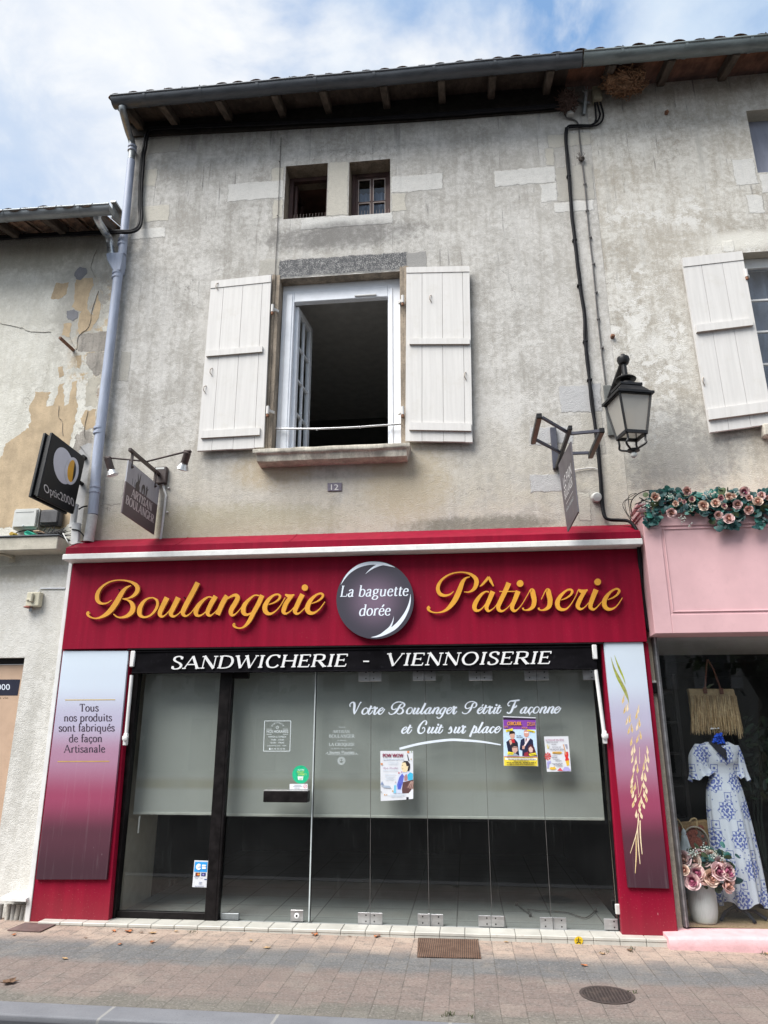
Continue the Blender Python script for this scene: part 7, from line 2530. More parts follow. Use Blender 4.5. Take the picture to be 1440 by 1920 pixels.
# funnel: two inlets into one pipe
a, b, c, d = P(202, 479, YP), P(234, 477, YP), P(232, 497, YP), P(216, 513, YP)
m = MB()
dp2 = 0.055
m.prism([a + Vector((0, -dp2, 0)), b + Vector((0, -dp2, 0)), c + Vector((0, -dp2, 0)), P(230, 512, YP) + Vector((0, -dp2, 0)), d + Vector((0, -dp2, 0)), P(204, 492, YP) + Vector((0, -dp2, 0))], (0, 2 * dp2, 0), 0.012)
m.build('funnel', M_PIPE, dp)
m = MB()
pts = [P(180, 396, -0.45), P(183, 412, -0.40), P(196, 434, -0.24), P(203, 444, YP - 0.05), P(207, 456, YP)]
m.tube(spline([tuple(p) for p in pts], 7), 0.043, 14)
m.tube([P(207, 455, YP), P(209, 479, YP)], 0.045, 14)
for q, Y in (((182, 405), -0.42), ((205, 451), YP)):
    m.sphere(P(*q, Y), 0.046, 2)
m.build('swan_neck', M_ZINC_L, dp, 50)

# ------------------------------------------------------------------ cables and small fittings
def cable(pts, r, label, m_=None, n=8, name='cable', sm=7, wig=0.0):
    o = MB()
    q = [tuple(P(x, y, Y)) for x, y, Y in pts]
    q = spline(q, sm)
    if wig:
        q = [(x + wig * noise.noise(Vector((x * 6, z * 6, 1))), y, z + wig * noise.noise(Vector((x * 6, z * 6, 9)))) for x, y, z in q]
    o.tube(q, r, n)
    return tag(o.build(name, m_ or M_CABLE, None, 60), label, 'cable')


bun = MB()
for dx, dy, r in ((0, 0, .02), (3.2, 2.2, .016), (-1.5, 3.5, .014)):
    q = spline([tuple(P(x + dx, y + dy, Y)) for x, y, Y in ((-30, 447, -.02), (60, 441, -.04), (150, 437, -.06), (215, 434, -.17), (245, 433, -.16), (258, 425, -.10), (263, 408, -.06), (262, 380, -.04), (264, 330, -.04), (269, 280, -.04), (276, 248, -.05), (290, 239, -.06), (360, 236, -.06), (500, 230, -.06), (700, 221, -.06), (900, 208, -.06), (1060, 196, -.06))], 7)
    bun.tube([(x + .008 * noise.noise(Vector((x * 7, dx, z * 7))), y, z + .012 * noise.noise(Vector((x * 5, z * 7, dx)))) for x, y, z in q], r, 8)
tag(bun.build('cable_bundle', M_CABLE, None, 60), 'thick black cable bundle looping round the blue grey drainpipe and along under the eaves', 'cable')
bx = MB()
a, b = P(1109, 167, -0.06), P(1129, 190, -0.06)
bx.box(a.x, b.x, -0.11, -0.001, b.z, a.z, 0.012)
bx.box(a.x + 0.02, b.x - 0.02, -0.118, -0.1105, b.z + 0.02, a.z - 0.02, 0.004)
bx.lathe(((a.x + b.x) / 2, -0.118, (a.z + b.z) / 2 + 0.03), [(0.008, 0), (0.006, 0.003)], (0, -1, 0), 10)
tag(bx.build('junction_box', M_BOX_B), 'square khaki junction box under the eaves with three black cables leaving it', 'box')
w3 = MB()
for q in ([(1115, 190, -.05), (1117, 212, -.04), (1117, 225, -.03), (1110, 234, -.03), (1085, 234.5, -.03), (1066, 236, -.03), (1062, 245, -.03)],
          [(1119, 190, -.05), (1123, 206, -.04), (1125, 216, -.03), (1119, 228, -.03), (1107, 235, -.03)],
          [(1125, 190, -.05), (1131, 212, -.04), (1129, 226, -.03), (1118, 235, -.03), (1095, 237, -.03), (1066, 239, -.03)]):
    w3.tube(spline([tuple(P(x, y, Y)) for x, y, Y in q], 6), 0.011, 8)
tag(w3.build('cable', M_CABLE, None, 60), 'black cable strands curving down from the khaki junction box', 'cable')
q = [(1061, 240, -.03), (1060.5, 262, -.03), (1066, 330, -.03), (1071, 395, -.03), (1077, 450, -.03), (1085, 520, -.03), (1095, 590, -.03), (1097, 640, -.03), (1102, 690, -.03), (1111, 770, -.03), (1119, 830, -.03), (1123, 870, -.03), (1127, 920, -.03), (1129, 950, -.03), (1133, 968, -.05), (1142, 974, -.06), (1160, 975, -.07), (1178, 977, -.12), (1190, 988, -.2), (1196, 1005, -.22), (1198, 1040, -.17), (1201, 1090, -.12), (1206, 1130, -.1), (1213, 1172, -.1), (1218, 1184, -.1)]
o = MB()
for dx, dy, r, sd in ((0, 0, .0155, 1), (2.6, 1.6, .011, 2)):
    pts = spline([tuple(P(x + dx, y + dy, Y)) for x, y, Y in q], 7)
    o.tube([(x + .008 * noise.noise(Vector((z * 4, sd, 0))), y, z) for x, y, z in pts], r, 8)
for (x, y) in ((1066, 330), (1077, 450), (1086, 535), (1097, 640), (1105, 712)):
    c = P(x, y, -.03)
    o.box(c.x - .022, c.x + .028, -.045, 0, c.z - .012, c.z + .012, .004)
tag(o.build('cable', M_CABLE, None, 60), 'thick black cable running down the grey wall past the lantern to the red coping', 'cable')
o = MB()
pts = spline([tuple(P(x, y, -.016)) for x, y in ((1057, 208), (1062, 220), (1068, 223), (1079, 226), (1085, 236), (1087, 262), (1091, 300), (1097, 350), (1105, 440), (1112, 500), (1119, 575), (1126, 640), (1133, 700), (1136, 724))], 6)
o.tube(pts, 0.0085, 8)
for (x, y) in ((1097, 345), (1101, 395), (1107, 445), (1113, 495), (1118, 548), (1122, 598), (1129, 652)):
    c = P(x, y, -.016)
    o.box(c.x - .016, c.x + .016, -.026, 0, c.z - .012, c.z + .012, .004)
tag(o.build('cable', M_CABLE_G, None, 60), 'thin grey clipped cable running down to the lantern beside the thick black one', 'cable')
o = MB()
o.sphere(P(1090, 298, -.03), 0.035, 2, (1, .8, .8), .5)
for k_ in range(9):
    c = P(1090, 298, -.03)
    a_ = random.uniform(0, 2 * pi)
    o.tube([c, c + Vector((cos(a_) * .06, -.01, sin(a_) * .06 + .03))], .003, 4)
tag(o.build('cable_joint', M_MUD), 'clump of brown tape on the thin cable near the top right of the grey wall', 'cable joint')
o = MB()
pts = spline([tuple(P(x, y, -.012)) for x, y in ((527, 258), (524, 330), (521, 408), (518, 470), (514, 530), (508, 570))], 5)
o.tube(pts, 0.004, 6)
for (x, y) in ((524, 303), (520, 404), (526, 275)):
    o.sphere(P(x, y, -.012), .008, 1)
tag(o.build('cable', M_CABLE_G, None, 60), 'very thin grey cable hanging straight down beside the left attic window', 'cable')
# nests under the eaves
def nest(c, r, sc, m_, label, seed, n=260, ln_=.16):
    rnd = random.Random(seed)
    o = MB()
    o.sphere(c, r * 0.72, 3, sc, .7)
    for _ in range(n):
        d = Vector((rnd.gauss(0, 1), rnd.gauss(0, 1), rnd.gauss(0, 1))).normalized()
        p = Vector(c) + Vector((d.x * sc[0], d.y * sc[1], d.z * sc[2])) * r * rnd.uniform(.5, .95)
        t_ = Vector((rnd.gauss(0, 1), rnd.gauss(0, .6), rnd.gauss(0, .7))).normalized() * ln_ * rnd.uniform(.4, 1)
        o.tube([p - t_ * .5, p + Vector((0, 0, rnd.uniform(-.02, .02))), p + t_ * .5 + Vector((0, 0, -rnd.uniform(0, .03)))], rnd.uniform(.0025, .005), 4)
    return tag(o.build('bird_nest', m_), label, 'nest')


nest(P(1172, 152, -.22), .25, (1.05, .7, .62), M_NEST, 'shaggy straw bird nest wedged under the eaves right of the khaki junction box', 3, 420, .2)
nest(P(1064, 190, -.10), .15, (.72, .6, 1.0), M_NEST2, 'dark red brown twig nest under the eaves left of the khaki junction box', 4)
o = MB()
a, b = P(1062, 201, -.06), P(1076, 214, -.06)
o.box(a.x, b.x, -.08, -.001, b.z, a.z, .006)
tag(o.build('junction_box', M_BOX_W), 'tiny white box hanging below the dark twig nest under the eaves', 'box')
o = MB()
c = P(1100, 182, -.03)
o.bar(P(1094, 215, -.02), P(1099, 172, -.1), .035, .04, bev=.004)
o.bar(P(1080, 186, -.02), P(1106, 194, -.05), .02, .03)
for q in ((1096, 162), (1102, 162), (1092, 170)):
    o.tube([P(1099, 175, -.1), P(*q, -.13)], .004, 5)
tag(o.build('wall_anchor', M_ZINC_G), 'old galvanised line anchor on the wall between the nest and the khaki box', 'bracket')
o = MB()
c = P(1118, 930, -.05)
o.lathe(c + Vector((0, .05, 0)), [(.04, 0), (.048, .01), (.048, .05), (.04, .062), (.0, .066)], (.12, -1, -.25), 20)
tag(o.build('sensor', M_BOX_W, None, 40), 'round pale grey sensor box on the wall above the right end of the red coping', 'sensor')
for q, lab in (((1148, 632), 'rusty bolt head in the pale wall just left above the lantern'), ((1249, 213), 'rusty bolt stub in the pale wall below the eaves at the right')):
    o = MB()
    o.lathe(P(*q, 0), [(.022, 0), (.024, .03), (.014, .035), (.012, .05), (0, .052)], (0, -1, -.1), 10)
    tag(o.build('wall_bolt', M_RUST), lab, 'bolt')

# boxes and clutter on the cream house ledge (crop x=a/8, y=940+b/8)
c8 = lambda a, b, Y: P(a / 8, 940 + b / 8, Y)
o = MB().mat(M_BOX_W)
a, b = c8(258, 135, -.02), c8(590, 425, -.02)
o.box(a.x, b.x, -.075, .029, b.z, a.z, .014, 2)
o.box(a.x + .02, b.x - .012, -.09, -.0755, b.z + .015, a.z - .012, .008, 2)
o.box(a.x + .035, b.x - .05, -.094, -.0905, a.z - .045, a.z - .04)
o.mat(M_PAPER).sphere(((a.x + b.x) / 2, -.09, b.z + .03), .01, 1)
tag(o.build('junction_box', None), 'pale grey plastic junction box with a lid on the ledge of the cream house', 'box')
o = MB()
a, b = c8(640, 135, -.02), c8(900, 365, -.02)
o.box(a.x, b.x, -.05, .029, b.z, a.z, .012)
o.box(a.x + .015, b.x - .012, -.07, -.0505, b.z + .02, a.z - .02, .012)
tag(o.build('junction_box', M_BOX_D), 'sooty dark grey junction box with wires below it on the ledge of the cream house', 'box')
o = MB()
rnd = random.Random(5)
lzt = lz1 = P(60, 1006, -0.22).z + .02
for k_ in range(16):
    x0 = c8(rnd.uniform(600, 800), 400, -.05).x
    x1_ = c8(rnd.uniform(960, 1100), 400, -.05).x
    y_ = rnd.uniform(-.16, -.03)
    o.tube(spline([(x0, y_, lzt + .03 + rnd.uniform(0, .03)), ((x0 + x1_) / 2, y_ - .02, lzt + rnd.uniform(.0, .06)), (x1_, y_ + .02, lzt + rnd.uniform(.01, .09))], 6), rnd.uniform(.003, .006), 5)
for xx in (690, 760, 820):
    o.tube(spline([tuple(c8(xx + 5, 365, -.03)), tuple(c8(xx - 10, 410, -.06)), tuple(c8(xx - 40, 455, -.06))], 5), .005, 5)
o.tube(spline([tuple(c8(200, 505, -.05)), tuple(c8(290, 455, -.04)), tuple(c8(420, 440, -.04)), tuple(c8(640, 470, -.05))], 5), .006, 5)
tag(o.build('wire_tangle', M_CABLE, None, 60), 'tangle of black wires lying on the ledge of the cream house', 'wires')
for nm, l, col, lab in (('rag', [(340, 455), (420, 440), (520, 490), (440, 510), (365, 505)], (.02, .42, .28), 'crumpled bright green scrap on the ledge of the cream house'),
                        ('sponge', [(120, 470), (180, 455), (210, 490), (200, 508), (125, 505)], (.55, .37, .07), 'yellow sponge like scrap on the ledge of the cream house'),
                        ('cardboard', [(485, 440), (590, 430), (612, 460), (560, 488), (510, 470)], (.55, .38, .24), 'torn tan cardboard scrap on the ledge of the cream house')):
    o = MB()
    o.prism([c8(*q, -.14) + Vector((0, rnd.uniform(-.02, .02), 0)) for q in l], (0.01, .08, .0), .006)
    tag(o.build(nm, pm(col)), lab, 'litter')
# white trunking beside the pipe
o = MB()
o.bar(c8(1135, 40, -.08), c8(1085, 400, -.08), .055, .05, up=(0, 1, 0), bev=.006)
o.bar(c8(1150, 330, -.09), c8(1125, 680, -.09), .085, .05, up=(0, 1, 0), bev=.006)
o.bar(P(133, 1026, -.09), P(131, 1046, -.09), .06, .05, up=(0, 1, 0), bev=.006)
tag(o.build('cable_trunking', M_WHITE), 'white cable trunking running down beside the drainpipe to the red fascia', 'trunking')
o = MB()
o.tube(spline([tuple(c8(945, 480, -.20)), tuple(c8(1000, 580, -.24)), tuple(c8(1060, 650, -.22)), tuple(c8(1180, 625, -.12)), tuple(c8(1320, 640, -.08))], 7), .006, 6)
tag(o.build('cable', M_CABLE_W, None, 60), 'thin white cable sagging from the cream ledge to the foot of the drainpipe', 'cable')
o = MB()
o.tube(spline([tuple(c8(1080, 420, -.12)), tuple(c8(1180, 440, -.12)), tuple(c8(1250, 510, -.1)), tuple(c8(1320, 610, -.08))], 6), .007, 6)
o.tube(spline([tuple(c8(1180, 120, -.02)), tuple(c8(1240, 85, -.02)), tuple(c8(1310, 70, -.02))], 5), .008, 6)
tag(o.build('cable', M_CABLE, None, 60), 'black cable dropping behind the foot of the drainpipe beside the trunking', 'cable')
# broken alarm sounder, shelf bracket, pipe stubs
o = MB().mat(simple('cream_plastic', (0.52, 0.49, 0.38), 0.6, var=.12, dirt=(.3, .27, .2, .4)))
a, b = P(56, 1112, -.02), P(77, 1138, -.02)
o.box(a.x, b.x, -.07, -.001, b.z, a.z, .008)
o.box(a.x + .05, a.x + .085, -.10, -.0705, b.z + .04, a.z - .01, .01)
o.box(a.x + .01, a.x + .05, -.085, -.0705, b.z + .06, b.z + .075, .003)
o.mat(simple('dull_red_plastic', (.26, .09, .07), .6)).box(a.x - .006, a.x + .055, -.09, -.01, b.z - .014, b.z - .0005, .005)
o.mat(M_ZINC_G).lathe((a.x + .05, -.045, b.z - .05), [(.014, 0), (.014, .04)], (0, 0, 1), 10)
o.mat(M_PAPER)
c = P(76, 1103, -.01)
o.bar((c.x, -.008, c.z), (P(123, 1103, 0).x, -.008, c.z - .004), .012, .012)
o.tube([(c.x, -.01, c.z), (c.x - .03, -.02, a.z)], .004, 5)
tag(o.build('alarm_sounder', None), 'small broken cream alarm sounder with a red base on the white roughcast wall', 'alarm')
o = MB()
o.tube([P(-10, 1036, -.16), P(20, 1044, -.06), P(24, 1046, 0)], .012, 8)
o.box(P(24, 1046, 0).x - .03, P(24, 1046, 0).x + .03, -.012, -.001, P(24, 1046, 0).z - .05, P(24, 1046, 0).z + .04, .003)
tag(o.build('shelf_bracket', simple('cream_iron', (.50, .46, .36), .6, dirt=(.25, .2, .12, .4)), None, 40), 'cream iron bracket under the ledge of the cream house at the left edge', 'bracket')
pv = thing('service_pipes', (P(30, 1720, -.06).x, -.06, 0), 'grey service pipe stubs under a metal cap at the foot of the white wall', 'pipes')
o = MB()
a, b = P(7, 1682, -.10), P(54, 1690, -.10)
o.prism([(a.x, -.15, a.z + .005), (b.x, -.15, a.z + .002), (b.x, -.002, a.z + .02), (a.x, -.002, a.z + .02)], (0, 0, -.025))
o.build('cap', M_LIP, pv)
for i, (xt, xb2) in enumerate(((18, 14), (27, 24), (36, 31), (46, 41), (53, 48), (3, -1))):
    a, b = P(xt, 1692, -.06), P(xb2, 1728, -.06)
    o = MB()
    o.tube(spline([(a.x, -.06, 0.155), ((a.x + b.x) / 2 + random.uniform(-.004, .004), -.062, .08), (b.x, -.075, -.01)], 5), [.022] * 11, 10)
    o.build('pipe', stone('grey_pipe_%d' % i, (.34, .33, .31) if i % 2 else (.42, .40, .36), i, .4, dark=.5), pv, 60)

# ------------------------------------------------------------------ pink shop
M_PINK = simple('pink_paint', (0.66, 0.415, 0.43), 0.45, var=0.04, dirt=(0.5, 0.3, 0.31, 0.2), scale=5)
M_PINK2 = simple('rough_pink_paint', (0.60, 0.37, 0.385), 0.75, var=0.07, dirt=(0.42, 0.27, 0.27, 0.45), bump=0.6, bscale=60)
YK1 = -0.30
ps = thing('pink_shopfront', (3.1, -0.2, 0), 'pale pink shopfront with a panelled fascia and display window, right of the red bakery', 'shopfront')
kx0 = P(1208.5, 1010, YK1).x
kz0, kz1 = P(1330, 1186.5, YK1).z, P(1300, 940, YK1).z
m = MB()
m.box(kx0, 4.7, YK1 + 0.012, -0.001, kz0, kz1 - 0.13)
# raised stiles and rails round one long panel
pz1, pz0 = P(1330, 984, YK1).z, P(1330, 1151, YK1).z
px0 = P(1248, 1070, YK1).x
m.box(kx0, px0, YK1, YK1 + 0.0115, kz0, kz1 - 0.13, 0.004)
m.box(px0 + 0.0005, 4.7, YK1, YK1 + 0.0115, kz0, pz0, 0.004)
m.box(px0 + 0.0005, 4.7, YK1, YK1 + 0.0115, pz1, kz1 - 0.13, 0.004)
m.box(px0 + 0.02, 4.7, YK1 + 0.002, YK1 + 0.0118, pz0 + 0.02, pz0 + 0.032, 0.003)
m.box(px0 + 0.02, 4.7, YK1 + 0.002, YK1 + 0.0118, pz1 - 0.032, pz1 - 0.02, 0.003)
m.box(px0 + 0.02, px0 + 0.032, YK1 + 0.002, YK1 + 0.0118, pz0 + 0.0325, pz1 - 0.0325, 0.003)
m.build('fascia', M_PINK, ps)
m = MB()
for (o, za, zb_) in ((0.012, kz1 - 0.1295, kz1 - 0.10), (0.03, kz1 - 0.0995, kz1 - 0.06), (0.005, kz1 - 0.0595, kz1 - 0.03), (0.035, kz1 - 0.0295, kz1)):
    m.box(kx0 - o, 4.7, YK1 - o, -0.001, za, zb_, 0.004)
m.build('cornice', M_PINK, ps)
sx0 = P(1254, 1765, -0.27).x
m = MB()
def pstep(u, v):
    pr_ = [(-0.275, -0.12), (-0.275, 0.085), (-0.262, 0.10), (-0.05, 0.108), (0.0, 0.108)]
    k = v * 4
    i = min(int(k), 3)
    f = k - i
    y = pr_[i][0] + (pr_[i + 1][0] - pr_[i][0]) * f
    z = pr_[i][1] + (pr_[i + 1][1] - pr_[i][1]) * f
    x = sx0 + (4.7 - sx0) * u
    return (x, y + 0.004 * noise.noise(Vector((x * 5, z * 5, 0))), z + 0.003 * noise.noise(Vector((x * 4, y * 9, 4))) - 0.02 * (1 - u) ** 8)
m.grid(pstep, 60, 17)
m.poly([pstep(0, k / 16) for k in range(17)] + [(sx0, 0.0, -0.12)])
m.build('step', M_PINK2, ps, 50)
xp = P(1256, 1465, -0.04).x
gzf = 0.112
m = MB()
m.box(xp - 0.02, xp + 0.022, -0.06, 0.0, gzf, kz0 + 0.02, 0.006)
m.mat(M_STEEL) if False else None
m.build('window_post', zinc('dark_silver_post', (0.16, 0.16, 0.165), 0.35, 0.6), ps)
m = MB().box(xp - 0.008, xp + 0.004, -0.067, -0.0605, gzf, kz0 + 0.02, 0.002)
m.build('post_trim', M_STEEL, ps)
MB().box(xp + 0.023, 4.68, -0.03, -0.02, gzf, kz0 + 0.02).build('glass', M_GLASS_C, ps)
M_SISAL = None
t = NT('sisal_floor')
cw = t.noise(1.0, 2, 0.5, t.scale((60, 160, 60)))
c = t.mix(t.ss(cw, 0.35, 0.65), (0.27, 0.185, 0.095), (0.44, 0.32, 0.175))
M_SISAL = t.done(c, 0.95, 0, t.bump(cw, 0.6, 0.006), 0.1)
M_BLK = simple('black_backdrop', (0.010, 0.010, 0.011), 0.8, var=0.4)
M_CEIL = simple('grey_shop_ceiling', (0.70, 0.72, 0.74), 0.8, var=0.05)
r = MB().mat(M_SISAL)
ex = 4.6
r.poly([(xp, -0.02, gzf - 0.004), (ex, -0.02, gzf - 0.004), (ex, 1.05, gzf - 0.004), (xp, 1.05, gzf - 0.004)])
r.mat(M_BLK)
r.poly([(xp, 1.05, -0.1), (ex, 1.05, -0.1), (ex, 1.05, gzf - 0.004), (xp, 1.05, gzf - 0.004)])
r.poly([(xp, 1.0, -0.1), (ex, 1.0, -0.1), (ex, 4.0, -0.1), (xp, 4.0, -0.1)])
r.poly([(xp - 0.005, 0.0, -0.1), (xp - 0.005, 4.0, -0.1), (xp - 0.005, 4.0, kz0 + 0.05), (xp - 0.005, 0.0, kz0 + 0.05)])
r.poly([(ex, 0.0, -0.1), (ex, 4.0, -0.1), (ex, 4.0, kz0 + 0.05), (ex, 0.0, kz0 + 0.05)])
r.poly([(xp, 4.0, -0.1), (ex, 4.0, -0.1), (ex, 4.0, kz0 + 0.05), (xp, 4.0, kz0 + 0.05)])
r.mat(M_CEIL)
r.poly([(xp, -0.02, kz0 + 0.02), (ex, -0.02, kz0 + 0.02), (ex, 1.75, kz0 + 0.02), (xp, 1.75, kz0 + 0.02)])
r.mat(M_BLK)
r.poly([(xp, 1.75, kz0 - 0.06), (ex, 1.75, kz0 - 0.06), (ex, 1.75, kz0 + 0.02), (xp, 1.75, kz0 + 0.02)])
r.poly([(xp, 1.75, kz0 - 0.06), (ex, 1.75, kz0 - 0.06), (ex, 4.0, kz0 - 0.06), (xp, 4.0, kz0 - 0.06)])
r.build('shop_room', None, ps)
# dim shelf ladder at the left inside
sh = thing('display_shelf', (xp + 0.3, 1.5, gzf), 'dark open shelf rack standing in the shadow at the left inside the pink shop window', 'shelf')
M_SHELF = simple('dark_shelf_paint', (0.035, 0.033, 0.033), 0.5, var=0.2)
m = MB()
for xx in (xp + 0.06, xp + 0.52):
    m.box(xx, xx + 0.04, 1.45, 1.49, gzf - 0.1, 2.25, 0.003)
m.build('upright', M_SHELF, sh)
for k in range(6):
    zz = 0.45 + k * 0.32
    MB().box(xp + 0.1005, xp + 0.5195, 1.45, 1.75, zz, zz + 0.025, 0.003).build('shelf', M_SHELF, sh)
m = MB().mat(M_BLACK)
a, b = P(1221, 1281, -0.002), P(1231, 1300, -0.002)
m.box(a.x, b.x, -0.03, -0.001, b.z, a.z, 0.004)
m.mat(M_BOX_W).box(a.x, b.x + 0.005, -0.032, -0.001, a.z + 0.0005, a.z + 0.02, 0.003)
tag(m.build('door_sensor', None), 'small black and white box on the roughcast strip between the two shopfronts', 'box')


# ---- roses
M_RO = [simple('rose_outer_pink', (0.70, 0.47, 0.43), 0.6, var=0.12, scale=60), simple('rose_cream', (0.72, 0.56, 0.46), 0.6, var=0.1, scale=60), simple('rose_blush', (0.73, 0.53, 0.51), 0.6, var=0.12, scale=60)]
M_RI = [simple('rose_heart_rust', (0.40, 0.19, 0.145), 0.7, var=0.2, scale=60), simple('rose_heart_salmon', (0.54, 0.30, 0.235), 0.7, var=0.2, scale=60), simple('rose_heart_magenta', (0.36, 0.10, 0.17), 0.7, var=0.2, scale=60)]
def rose(c, r, d, outer, inner, parent, seed, name='rose', open_=1.0):
    rnd = random.Random(seed)
    d = Vector(d).normalized()
    u = d.orthogonal().normalized()
    wv = d.cross(u)
    c = Vector(c)
    m = MB()
    for layer, (rr, hh, n, lean) in enumerate(((1.0, 0.34, 6, 0.55), (0.78, 0.46, 5, 0.38), (0.56, 0.5, 5, 0.24), (0.36, 0.48, 4, 0.12))):
        ph = rnd.uniform(0, 6)
        for k in range(n):
            m.mat(outer if layer < 2 or (layer == 2 and k % 2) else inner)
            a0 = ph + 2 * pi * k / n + rnd.uniform(-.15, .15)
            wid = 2 * pi / n * 0.72
            hz = hh * rnd.uniform(.85, 1.1)
            rk = rr * rnd.uniform(.92, 1.06)
            def petal(s, t_, a0=a0, wid=wid, hz=hz, rk=rk, lean=lean):
                a = a0 + (s - .5) * 2 * wid * (0.45 + .55 * sin(pi * min(1, t_ * .75 + .12)))
                edge = (1 - (2 * s - 1) ** 2 * .35)
                rad = r * rk * (0.25 + (0.62) * sin(t_ * pi / 2) + lean * 0.30 * t_ * t_)
                h = r * (-.42 + (hz + .42) * t_ ** 1.25 * edge)
                h -= r * lean * 0.18 * max(0, t_ - .75) * 4
                return c + (u * cos(a) + wv * sin(a)) * rad + d * h
            m.grid(petal, 6, 6)
    m.mat(inner).sphere(c + d * r * .08, r * .2, 2, (1, 1, 1), .6)
    return m.build(name, None, parent, 70)


gl = thing('flower_garland', (P(1325, 950, -.36).x, -.36, kz1), 'garland of cream and pink roses with teal leaves along the top of the pink fascia', 'garland')
g1 = lambda a, b, Y=-.40: P(1180 + a / 5.54, 890 + b / 5.536, Y)
rs_ = [(270, 232, 54, 1, 0), (600, 170, 50, 0, 0), (650, 255, 36, 1, 2), (770, 322, 58, 1, 1), (435, 395, 54, 2, 0), (480, 300, 34, 1, 1), (895, 295, 50, 1, 1), (952, 240, 38, 0, 2), (1038, 225, 42, 1, 1), (1195, 178, 56, 2, 2), (1122, 308, 52, 2, 0),
       (1245, 240, 38, 0, 0), (1375, 215, 46, 2, 1), (1335, 275, 54, 1, 1), (1240, 365, 48, 0, 1), (925, 420, 46, 2, 1), (1035, 455, 58, 2, 1), (985, 325, 36, 1, 2), (1440, 240, 30, 0, 1), (525, 262, 24, 2, 0), (570, 282, 26, 0, 2), (1085, 222, 30, 1, 1), (1500, 300, 50, 1, 1), (1590, 230, 50, 0, 1)]
for i, (a, b, r, o_, n_) in enumerate(rs_):
    c = g1(a, b, -.40 - random.uniform(0, .05))
    rose(c, r * .00082, (random.uniform(-.35, .25), -1, random.uniform(-.35, .25)), M_RO[o_], M_RI[n_], gl, i)
M_LF = [simple('teal_leaf', (0.020, 0.115, 0.095), 0.5, var=0.4, scale=30), simple('dark_teal_leaf', (0.012, 0.055, 0.055), 0.5, var=0.4, scale=30), simple('blue_grey_leaf', (0.095, 0.18, 0.19), 0.5, var=0.35, scale=30), simple('olive_leaf', (0.060, 0.085, 0.035), 0.6, var=0.4, scale=30)]
M_GYP = simple('tiny_white_blossom', (0.45, 0.48, 0.43), 0.7, var=0.15, scale=40)
rnd = random.Random(11)
lf = MB()
def leaf(m, c, r, d, asp=1.0, fold=.25):
    d = Vector(d).normalized()
    u = d.orthogonal().normalized()
    a = rnd.uniform(0, 6.28)
    u, wv = u * cos(a) + d.cross(u) * sin(a), d.cross(u) * cos(a) - u * sin(a)
    i = len(m.v)
    ring_ = []
    for k in range(9):
        th = pi * 2 * k / 9
        q = c + u * cos(th) * r * asp + wv * sin(th) * r * (1 - .25 * cos(th)) + d * (-fold * r * abs(sin(th)))
        ring_.append(q)
    m.v += [c] + ring_
    for k in range(9):
        m.f.append((i, i + 1 + k, i + 1 + (k + 1) % 9))
        m.mi.append(m.cur)


for _ in range(620):
    a = rnd.uniform(165, 1640)
    top_, bot_ = 165 + 25 * sin(a / 90), 400 + 70 * sin(a / 130 + 1) + (60 if 880 < a < 1180 else 0) + (60 if 1270 < a < 1420 else 0) + (40 if a < 330 else 0) - (60 if 680 < a < 850 else 0)
    b = rnd.uniform(top_, bot_) if rnd.random() < .9 else rnd.uniform(bot_, bot_ + 40)
    lf.mat(M_LF[rnd.choices((0, 1, 2, 3), (5, 7, 2, 2))[0]])
    leaf(lf, g1(a, b, -.33 - rnd.uniform(-.02, .07)), rnd.uniform(.016, .036), (rnd.gauss(0, .6), -1, rnd.gauss(.3, .6)), rnd.uniform(.8, 1.35))
for (a, b) in ((250, 505), (300, 460), (1120, 500), (1160, 445), (1320, 530), (1350, 480), (1375, 530), (1400, 470), (1000, 530), (1060, 535), (1110, 540), (950, 500)):
    for _ in range(3):
        lf.mat(M_LF[rnd.choice((0, 1, 1))])
        leaf(lf, g1(a + rnd.uniform(-20, 20), b + rnd.uniform(-15, 15), -.38), rnd.uniform(.024, .036), (rnd.gauss(0, .4), -1, rnd.gauss(.2, .5)))
lf.build('foliage', None, gl, 40)
bs = MB().mat(M_GYP)
for (a, b, n_) in ((190, 290, 20), (445, 235, 24), (650, 330, 18), (545, 462, 16), (810, 180, 16), (180, 330, 12), (1130, 190, 14), (620, 520, 6)):
    for _ in range(n_):
        bs.sphere(g1(a + rnd.gauss(0, 22), b + rnd.gauss(0, 18), -.41 - rnd.uniform(0, .03)), rnd.uniform(.004, .007), 1)
bs.build('blossom', None, gl, 60)
st = MB()
for k in range(5):
    q = [tuple(g1(100 + 300 * j + rnd.uniform(-60, 60), 300 + rnd.uniform(-90, 90), -.34)) for j in range(6)]
    st.tube(spline(q, 5), .005, 5)
st.tube(spline([tuple(g1(280, 170, -.3)), tuple(g1(180, 165, -.3)), tuple(g1(70, 215, -.28)), tuple(g1(15, 300, -.24)), tuple(g1(30, 420, -.2))], 6), .005, 6)
st.build('stem', M_CABLE, gl, 60)
wr0 = MB()
for s_ in range(3):
    q = [(1190 + rnd.uniform(-6, 6), 985 + rnd.uniform(-8, 8)), (1178 + rnd.uniform(-8, 6), 962 + rnd.uniform(-10, 8)), (1176 + rnd.uniform(-8, 6), 940 + rnd.uniform(-12, 8)), (1190 + rnd.uniform(-4, 8), 930 + rnd.uniform(-6, 8))]
    wr0.tube(spline([tuple(P(x, y, -.12 - .02 * s_)) for x, y in q], 6), .003, 5)
tag(wr0.build('wire_tangle', M_CABLE, None, 60), 'thin loose wires curling at the corner between the red coping and the pink cornice', 'wires')

